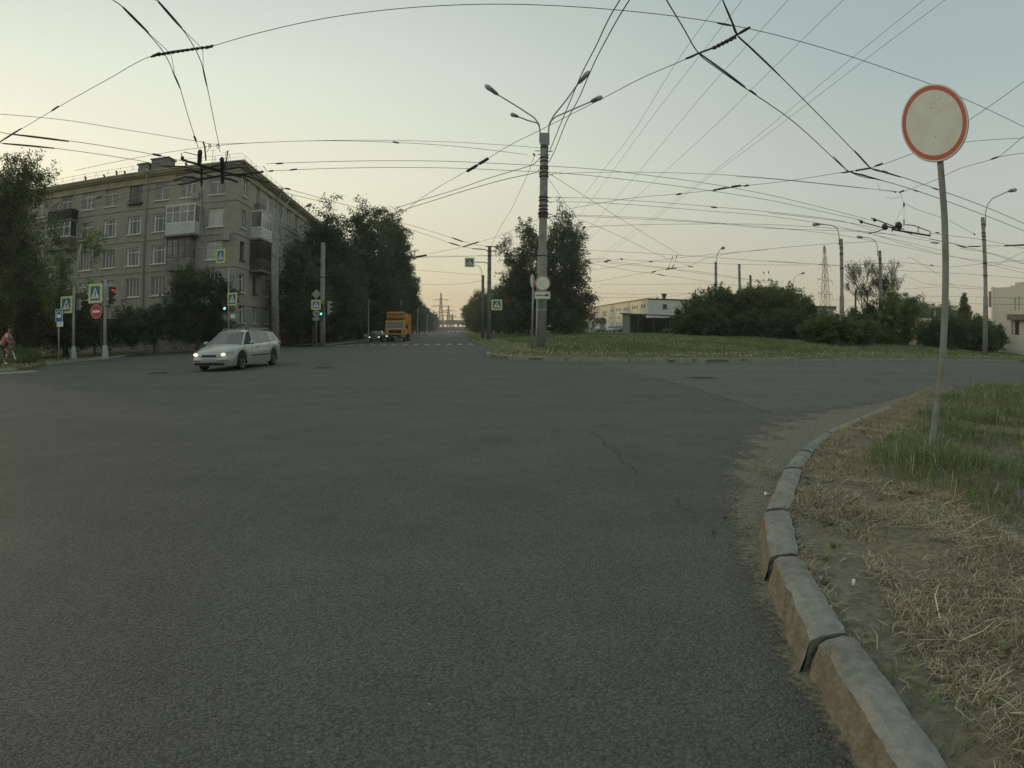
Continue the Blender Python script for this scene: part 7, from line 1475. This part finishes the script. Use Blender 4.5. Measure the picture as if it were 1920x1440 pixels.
wire('span wire holding the second crossing fitting left of the near sign', [(1065, 392), (1180, 372), (1270, 364), (1340, 356), (1400, 348), (1480, 339), (1580, 323), (1640, 313), (1705, 290), (1780, 262)], 6.5, group=g2, fit=[((1268, 365), (1278, 363), .06, 'rod'), ((1337, 357), (1346, 355), .06, 'rod'), ((1346, 355), (1362, 352), .05, 'ins'), ((1372, 350), (1388, 348), .05, 'ins'), ((1396, 349), (1404, 347), .06, 'rod'), ((1346, 355), (1396, 348), .025, 'rod'), ((1578, 324), (1600, 321), .03, 'rod'), ((1604, 320), (1633, 315), .03, 'ins'), ((1640, 312), (1655, 306), .045, 'rod')])
# high-voltage lines fanning to the upper right
hv = [('first thin high line from the birch top to the upper edge', [(1077, 392), (1125, 327), (1185, 250), (1265, 122), (1352, 0), (1375, -30)]), ('second thin high line from the birch top to the upper edge', [(1085, 407), (1142, 330), (1230, 210), (1310, 107), (1392, 0), (1415, -30)]), ('third thin high line running to the upper edge', [(1090, 445), (1185, 337), (1310, 187), (1440, 42), (1477, 0), (1500, -28)]),
      ('fourth thin high line running to the upper edge', [(1092, 460), (1235, 332), (1340, 236), (1440, 137), (1581, 0), (1610, -28)]), ('fifth thin high line, left one of the close pair at right', [(1120, 482), (1197, 427), (1307, 345), (1440, 239), (1600, 107), (1732, 0), (1765, -26)]), ('sixth thin high line, right one of the close pair at right', [(1102, 503), (1190, 440), (1310, 347), (1440, 251), (1622, 112), (1772, 0), (1805, -25)])]
for lab, pts in hv: wire(lab, pts, 13.5, .006, 'high lines fanning over the warehouse')
# spans on the right of the thick pole
for lab, pts, z, fit in (
    ('thin wire from the pole collar straight to the right, above the twin contact wires', [(1034, 326), (1130, 323), (1240, 323.5), (1340, 327), (1440, 334), (1560, 346), (1680, 360)], 7.4, ()),
    ('upper of two cables leaving the pole rightwards at birch top height', [(1034, 370), (1120, 372), (1200, 377), (1340, 388), (1440, 397), (1580, 415), (1655, 437), (1762, 455)], 6.6, [((1333, 388), (1344, 389), .06, 'rod')]),
    ('lower of two cables leaving the pole rightwards at birch top height', [(1036, 378), (1120, 380), (1200, 385), (1320, 395), (1440, 405), (1560, 423), (1655, 444), (1765, 470)], 6.4, ()),
    ('taut wire from the birch crown, upper of a converging pair', [(1070, 403), (1200, 408), (1330, 417), (1440, 426), (1575, 441), (1690, 462), (1765, 478), (1845, 490), (1920, 505)], 6.8, ()),
    ('taut wire from the birch crown, lower of a converging pair', [(1075, 405), (1200, 411), (1340, 419), (1440, 428), (1600, 434), (1680, 440)], 6.8, ()),
    ('shallow wire starting at the splice right of the birch', [(1095, 426), (1180, 422), (1300, 420), (1440, 421), (1560, 428), (1640, 436)], 6.4, [((1092, 428), (1098, 425), .08, 'rod')]),
    ('diagonal guy wire from the pole to the small wire trapeze', [(1034, 328), (1100, 370), (1160, 408), (1220, 445), (1278, 479)], 6.9, ()),
    ('short diagonal wire from the pole to the splice right of the birch', [(1028, 335), (1060, 380), (1096, 427)], 7.0, ()),
    ('diagonal wire crossing down right to the small trapeze', [(1090, 412), (1160, 442), (1240, 480), (1296, 500)], 6.6, [((1290, 499), (1300, 501), .06, 'rod')]),
    ('flat wire right of the birch above the warehouse', [(1092, 469), (1180, 473), (1280, 479), (1440, 490), (1560, 497)], 6.3, [((1091, 469), (1096, 470), .08, 'rod')]),
    ('second flat wire right of the birch above the warehouse', [(1105, 484), (1170, 487), (1260, 491), (1400, 496), (1520, 497)], 6.3, [((1163, 485), (1168, 486), .07, 'rod')]),
    ('contact wire sloping right above the warehouse to the poles', [(1105, 486), (1145, 490), (1240, 501), (1345, 514), (1400, 523), (1470, 530)], 5.9, [((1138, 488), (1145, 489), .08, 'rod')]),
    ('lower contact wire sloping right above the warehouse', [(1108, 490), (1180, 497), (1250, 504), (1345, 517), (1450, 532)], 5.9, [((1133, 490), (1139, 491), .08, 'rod')]),
    ('third contact wire dipping right above the warehouse roof', [(1110, 494), (1180, 507), (1230, 514), (1300, 524), (1350, 531)], 5.9, [((1232, 514), (1246, 517), .06, 'rod')]),
    ('span wire rising right through the small trapeze', [(1112, 529), (1180, 517), (1230, 508), (1262, 502), (1290, 499), (1340, 480), (1440, 467), (1560, 457), (1640, 453)], 6.3, [((1222, 511), (1230, 508), .09, 'rod')]),
    ('faint rising wire from the birch to the small trapeze', [(1100, 508), (1160, 499), (1220, 490), (1285, 482), (1440, 468)], 6.6, [((1217, 491), (1224, 490), .07, 'rod')]),
    ('upper wire sagging above the warehouse roofline', [(1125, 550), (1200, 551.5), (1300, 550), (1345, 547)], 5.9, ()),
    ('lower wire sagging above the warehouse roofline', [(1122, 557.5), (1180, 558), (1250, 556), (1302, 550)], 5.5, ()),
    ('faint horizontal wire right of the birch below the contact wires', [(1125, 533), (1240, 533), (1342, 533), (1480, 541)], 5.9, ()),
    ('wire from the sky centre to the large trolley switch, upper', [(1440, 399), (1520, 408), (1600, 419), (1650, 430)], 6.2, ()),
    ('wire crossing behind the bare birch to the nearest pole', [(1440, 489), (1560, 497), (1640, 494), (1700, 493), (1765, 500), (1802, 499), (1845, 494), (1920, 488)], 6.0, [((1744, 497), (1750, 498), .06, 'rod')]),
    ('level wire from the bare birch to the nearest pole', [(1560, 498), (1685, 507), (1765, 511), (1845, 516), (1920, 522)], 6.0, ()),
    ('sagging wire right of the bare birch, third from bottom', [(1695, 542), (1740, 539), (1765, 537), (1800, 540), (1845, 542)], 5.6, ()),
    ('thin level wire right of the bare birch, second from bottom', [(1680, 555), (1765, 555.5), (1845, 557), (1920, 560)], 5.0, ()),
    ('contact wire right of the bare birch, lowest', [(1560, 562), (1695, 565), (1765, 567), (1845, 570), (1920, 571)], 4.6, [((1697, 564.5), (1730, 566), .05, 'rod')]),
    ('steep thin wire descending behind the near sign pole', [(1700, 482), (1715, 487), (1765, 519), (1800, 545)], 6.0, ()),
    ('curved drooping wire behind the near sign pole', [(1695, 515), (1720, 527), (1745, 533), (1790, 534), (1845, 540)], 5.6, ()),
    ('wire under the large switch descending right to the nearest pole', [(1640, 440), (1680, 453), (1715, 463), (1765, 476), (1850, 495), (1920, 512)], 6.1, ()),
    ('wire from the large switch to the nearest pole, upper', [(1742, 437), (1790, 443), (1845, 450), (1920, 466)], 6.0, [((1754, 436), (1762, 437), .05, 'rod')]),
    ('wire from the large switch to the nearest pole, lower', [(1705, 440), (1765, 452), (1790, 457), (1810, 463), (1870, 478), (1920, 494)], 6.0, [((1745, 455), (1760, 456), .05, 'rod'), ((1795, 460), (1812, 465), .05, 'rod')]),
    ('wire with a thick splice left of the nearest pole', [(1742, 448), (1800, 460), (1815, 462), (1840, 461), (1885, 461), (1950, 461)], 6.0, [((1815, 462), (1838, 462), .05, 'rod'), ((1883, 461), (1920, 459), .05, 'ins')]),
    ('long span from the switch hanger down to the nearest pole', [(1697, 382), (1720, 393), (1775, 412), (1827, 439)], 6.6, [((1825, 438), (1829, 440), .06, 'rod')]),
    ('high span from the centre right to the switch hanger', [(1380, 331), (1440, 335), (1560, 347), (1640, 355), (1690, 360)], 7.4, [((1676, 359), (1680, 361), .05, 'rod')]),
    ('span climbing from the switch hanger to the right edge', [(1688, 361), (1700, 357), (1755, 337), (1800, 316), (1865, 297), (1890, 280), (1920, 255), (1950, 230)], 7.0, [((1686, 361), (1695, 357), .05, 'rod'), ((1858, 299), (1871, 294), .045, 'rod')]),
    ('branch wire leaving the right hand splice to the right edge', [(1868, 296), (1890, 291), (1920, 287), (1960, 282)], 7.0, ()),
    ('lone wire from behind the sign climbing to the right edge', [(1790, 248), (1815, 227), (1870, 189), (1920, 153), (1970, 118)], 8.0, ()),
    ('faint wire right of the sign running level to the right edge', [(1780, 271), (1805, 267), (1860, 262), (1920, 259), (1960, 257)], 7.6, ()),
    ('rising wire between nearest pole and right edge', [(1845, 497), (1868, 497), (1892, 485), (1925, 470)], 6.0, ()),
    ('wire crossing the nearest pole downward to the right edge', [(1800, 466), (1850, 474), (1895, 488), (1945, 502)], 6.0, ()),
    ('contact wire far left of the empty bracket pole, upper', [(733, 413), (790, 428), (850, 447), (880, 456), (912, 462)], 6.3, [((848, 446), (868, 453), .06, 'rod')]),
    ('contact wire far left of the empty bracket pole, lower', [(735, 420), (790, 437), (845, 456), (880, 465), (911, 468)], 6.1, [((842, 455), (862, 461), .06, 'rod'), ((885, 466), (911, 468), .05, 'rod')]),
    ('span wire rising over the main road to the thick pole', [(805, 476), (840, 469), (868, 463), (892, 456), (930, 444), (975, 426), (1012, 410)], 6.5, [((868, 463), (896, 454), .05, 'ins')]),
    ('level span over the road at the second sign pole, upper', [(752, 481.5), (800, 480.5), (860, 480), (960, 480)], 6.4, [((780, 482), (800, 478.5), .10, 'ins')]),
    ('level span over the road at the second sign pole, lower', [(752, 484), (800, 482.5), (860, 481), (940, 478)], 6.2, ()),
    ('sagging wire over the road below the level spans', [(768, 505), (840, 511), (904, 516)], 6.6, ()),
    ('lowest sagging wire over the road', [(780, 533), (830, 534), (875, 531), (904, 526)], 5.6, ()),
    ('thin steep wire falling from the pole bracket to the sign pole', [(1002, 291), (990, 325), (960, 390), (936, 430), (920, 462)], 8.0, [((1000, 288), (1003, 292), .06, 'rod')]),
    ('cable pair crossing in front of the block facade, upper', [(150, 380), (240, 362), (330, 346), (420, 326), (480, 312)], 6.0, [((181, 371), (190, 368), .05, 'rod')]),
    ('cable pair crossing in front of the block facade, lower', [(120, 395), (200, 380), (285, 356), (345, 343), (400, 328)], 5.8, ()),
    ('thin dropper hanging before the block facade at the corner', [(378, 345), (381, 400), (384, 440)], 5.0, ()),
    ('low wire in front of the block facade to the massive pole', [(300, 484), (380, 466), (450, 458), (515, 448)], None, ()),
    ('second low wire in front of the block facade', [(225, 470), (300, 488), (330, 500)], None, ()),
    ('wire from the massive pole into the street trees, upper', [(520, 453), (560, 440), (600, 425), (650, 410)], None, ()),
    ('wire from the massive pole into the street trees, lower', [(520, 462), (570, 446), (640, 430)], None, ()),
):
    if z is None: wire(lab, pts, D=44, group=g3)
    else: wire(lab, pts, z, .0065, g3, fit)
# ---- the large switches and crossings: each one thing built of rods and boxes
def rods(name, lab, z, segs, cat='wire fitting', balls=(), D=None):
    Q = (lambda x, y: AT(x, y, D)) if D else (lambda x, y: Z(x, y, z)); c = Q(*segs[0][0][0]); t = thing(name, lab, cat, tuple(c))
    for k, (pts, r) in enumerate(segs):
        P = [Q(x, y) for x, y in pts]; b = MB().use(SPL).tube(P, r * .72, 6); b.build('rod', t)
    for (x, y, r) in balls: b = MB().use(INSUL); b.ball(Q(x, y), r * .85, 12, 8); b.build('housing', t, smooth=True)
    return t
rods('wire_crossing', 'dense crossing of dark trolley rods hanging before the block roof', 6.0, [
    ([(340, 298), (352, 303), (372, 308), (408, 318), (452, 332)], .045), ([(305, 312), (345, 312), (372, 322), (400, 332)], .03), ([(326, 338), (345, 332), (362, 332), (375, 337)], .05), ([(345, 318), (378, 325), (420, 318), (452, 313)], .04),
    ([(335, 346), (352, 344), (375, 337), (410, 330), (455, 326), (494, 322)], .045), ([(418, 334), (432, 336), (445, 341)], .055), ([(372, 310), (412, 322), (460, 330), (505, 342)], .035), ([(395, 312), (425, 306), (450, 302), (462, 308)], .025), ([(455, 326), (480, 336), (505, 342)], .035), ([(330, 330), (378, 318), (410, 310)], .025),
    ([(341, 296), (340, 288), (345, 285), (370, 291)], .015), ([(381, 266), (384, 275), (386, 300)], .03), ([(427, 283), (425, 300), (420, 316)], .025), ([(375, 284), (374, 305)], .09), ([(378, 310), (378, 340), (378, 348)], .05), ([(416, 298), (417, 320)], .09), ([(416, 322), (417, 342)], .075),
    ([(500, 321), (496, 314), (493, 312)], .014)], balls=((375, 286, .08), (416, 303, .07), (378, 342, .06), (342, 296, .06), (417, 336, .07)))
rods('hanging_hook', 'small pair of open ring hooks hanging above the dense wire crossing', 6.4, [([(393, 270), (391, 274), (393, 278), (396, 274), (393, 270)], .018), ([(392, 278), (388, 285)], .012)], )
rods('hanging_hook', 'open ring hook on the right contact wire above the dense wire crossing', 6.4, [([(408, 270), (406, 274), (408, 278), (411, 274), (408, 270)], .018), ([(410, 278), (413, 285)], .012)], )
rods('trolley_switch', 'large trolley wire switch with two round housings hanging left of the near sign pole', 6.0, [
    ([(1609, 412), (1622, 418), (1655, 427), (1665, 429)], .035), ([(1634, 409), (1648, 414), (1675, 424), (1695, 430)], .035), ([(1628, 438), (1640, 436), (1658, 429)], .03), ([(1672, 430), (1695, 434), (1720, 438), (1744, 442)], .06), ([(1685, 432), (1710, 438)], .05),
    ([(1698, 421), (1715, 423), (1732, 430), (1744, 434)], .03), ([(1744, 436), (1744, 443)], .035), ([(1676, 425), (1674, 430), (1672, 435)], .03), ([(1695, 412), (1695, 423)], .035), ([(1724, 424), (1719, 437)], .02), ([(1719, 425), (1725, 437)], .015), ([(1660, 424), (1680, 428)], .05)],
    balls=((1659, 425.5, .17), (1685, 423, .20), (1640, 412.5, .09), (1615, 416, .09), (1686, 430, .1)))
rods('switch_hanger', 'thin triangular hanger carrying the large trolley switch', 6.6, [([(1688, 361), (1695, 382)], .010), ([(1695, 381), (1695, 387)], .05), ([(1695, 385), (1676, 421)], .008), ([(1695, 385), (1695, 413)], .008), ([(1660, 370), (1672, 372), (1688, 370)], .008), ([(1645, 343), (1649, 355), (1652, 356)], .008)])
rods('wire_trapeze', 'small wire trapeze hanging right of the birch above the warehouse', 6.2, [([(1249, 505), (1262, 503), (1268, 502)], .06), ([(1252, 504), (1255, 499)], .05), ([(1261, 502), (1263, 497)], .05), ([(1254, 500), (1260, 485)], .012), ([(1264, 498), (1268, 484)], .012), ([(1260, 485), (1261, 481)], .04), ([(1268, 483), (1269, 479)], .04)])
for x, y, lab in ((1432, 510, 'left tiny double hanger above the bush clump'), (1441, 509, 'right tiny double hanger above the bush clump')):
    rods('wire_hanger', lab, 6.2, [([(x, y), (x, y + 3)], .06), ([(x, y + 14), (x, y + 17)], .06)])

# ---------------------------------------------------------------- evening haze: one even box of air round everything
hz_ = MB(); hz_.box((-900, -60, -1.5), (900, 1000, 60)); hm = bpy.data.materials.new('haze'); hm.use_nodes = True; nt_ = hm.node_tree; nt_.nodes.clear()
o_ = nt_.nodes.new('ShaderNodeOutputMaterial'); v_ = nt_.nodes.new('ShaderNodeVolumePrincipled'); v_.inputs['Color'].default_value = (.93, .93, .90, 1); v_.inputs['Density'].default_value = .0006; v_.inputs['Anisotropy'].default_value = .3
nt_.links.new(v_.outputs[0], o_.inputs['Volume']); hz_.mats = [hm]; ho = hz_.build('haze'); tag(ho, kind='stuff'); ho.display_type = 'WIRE'
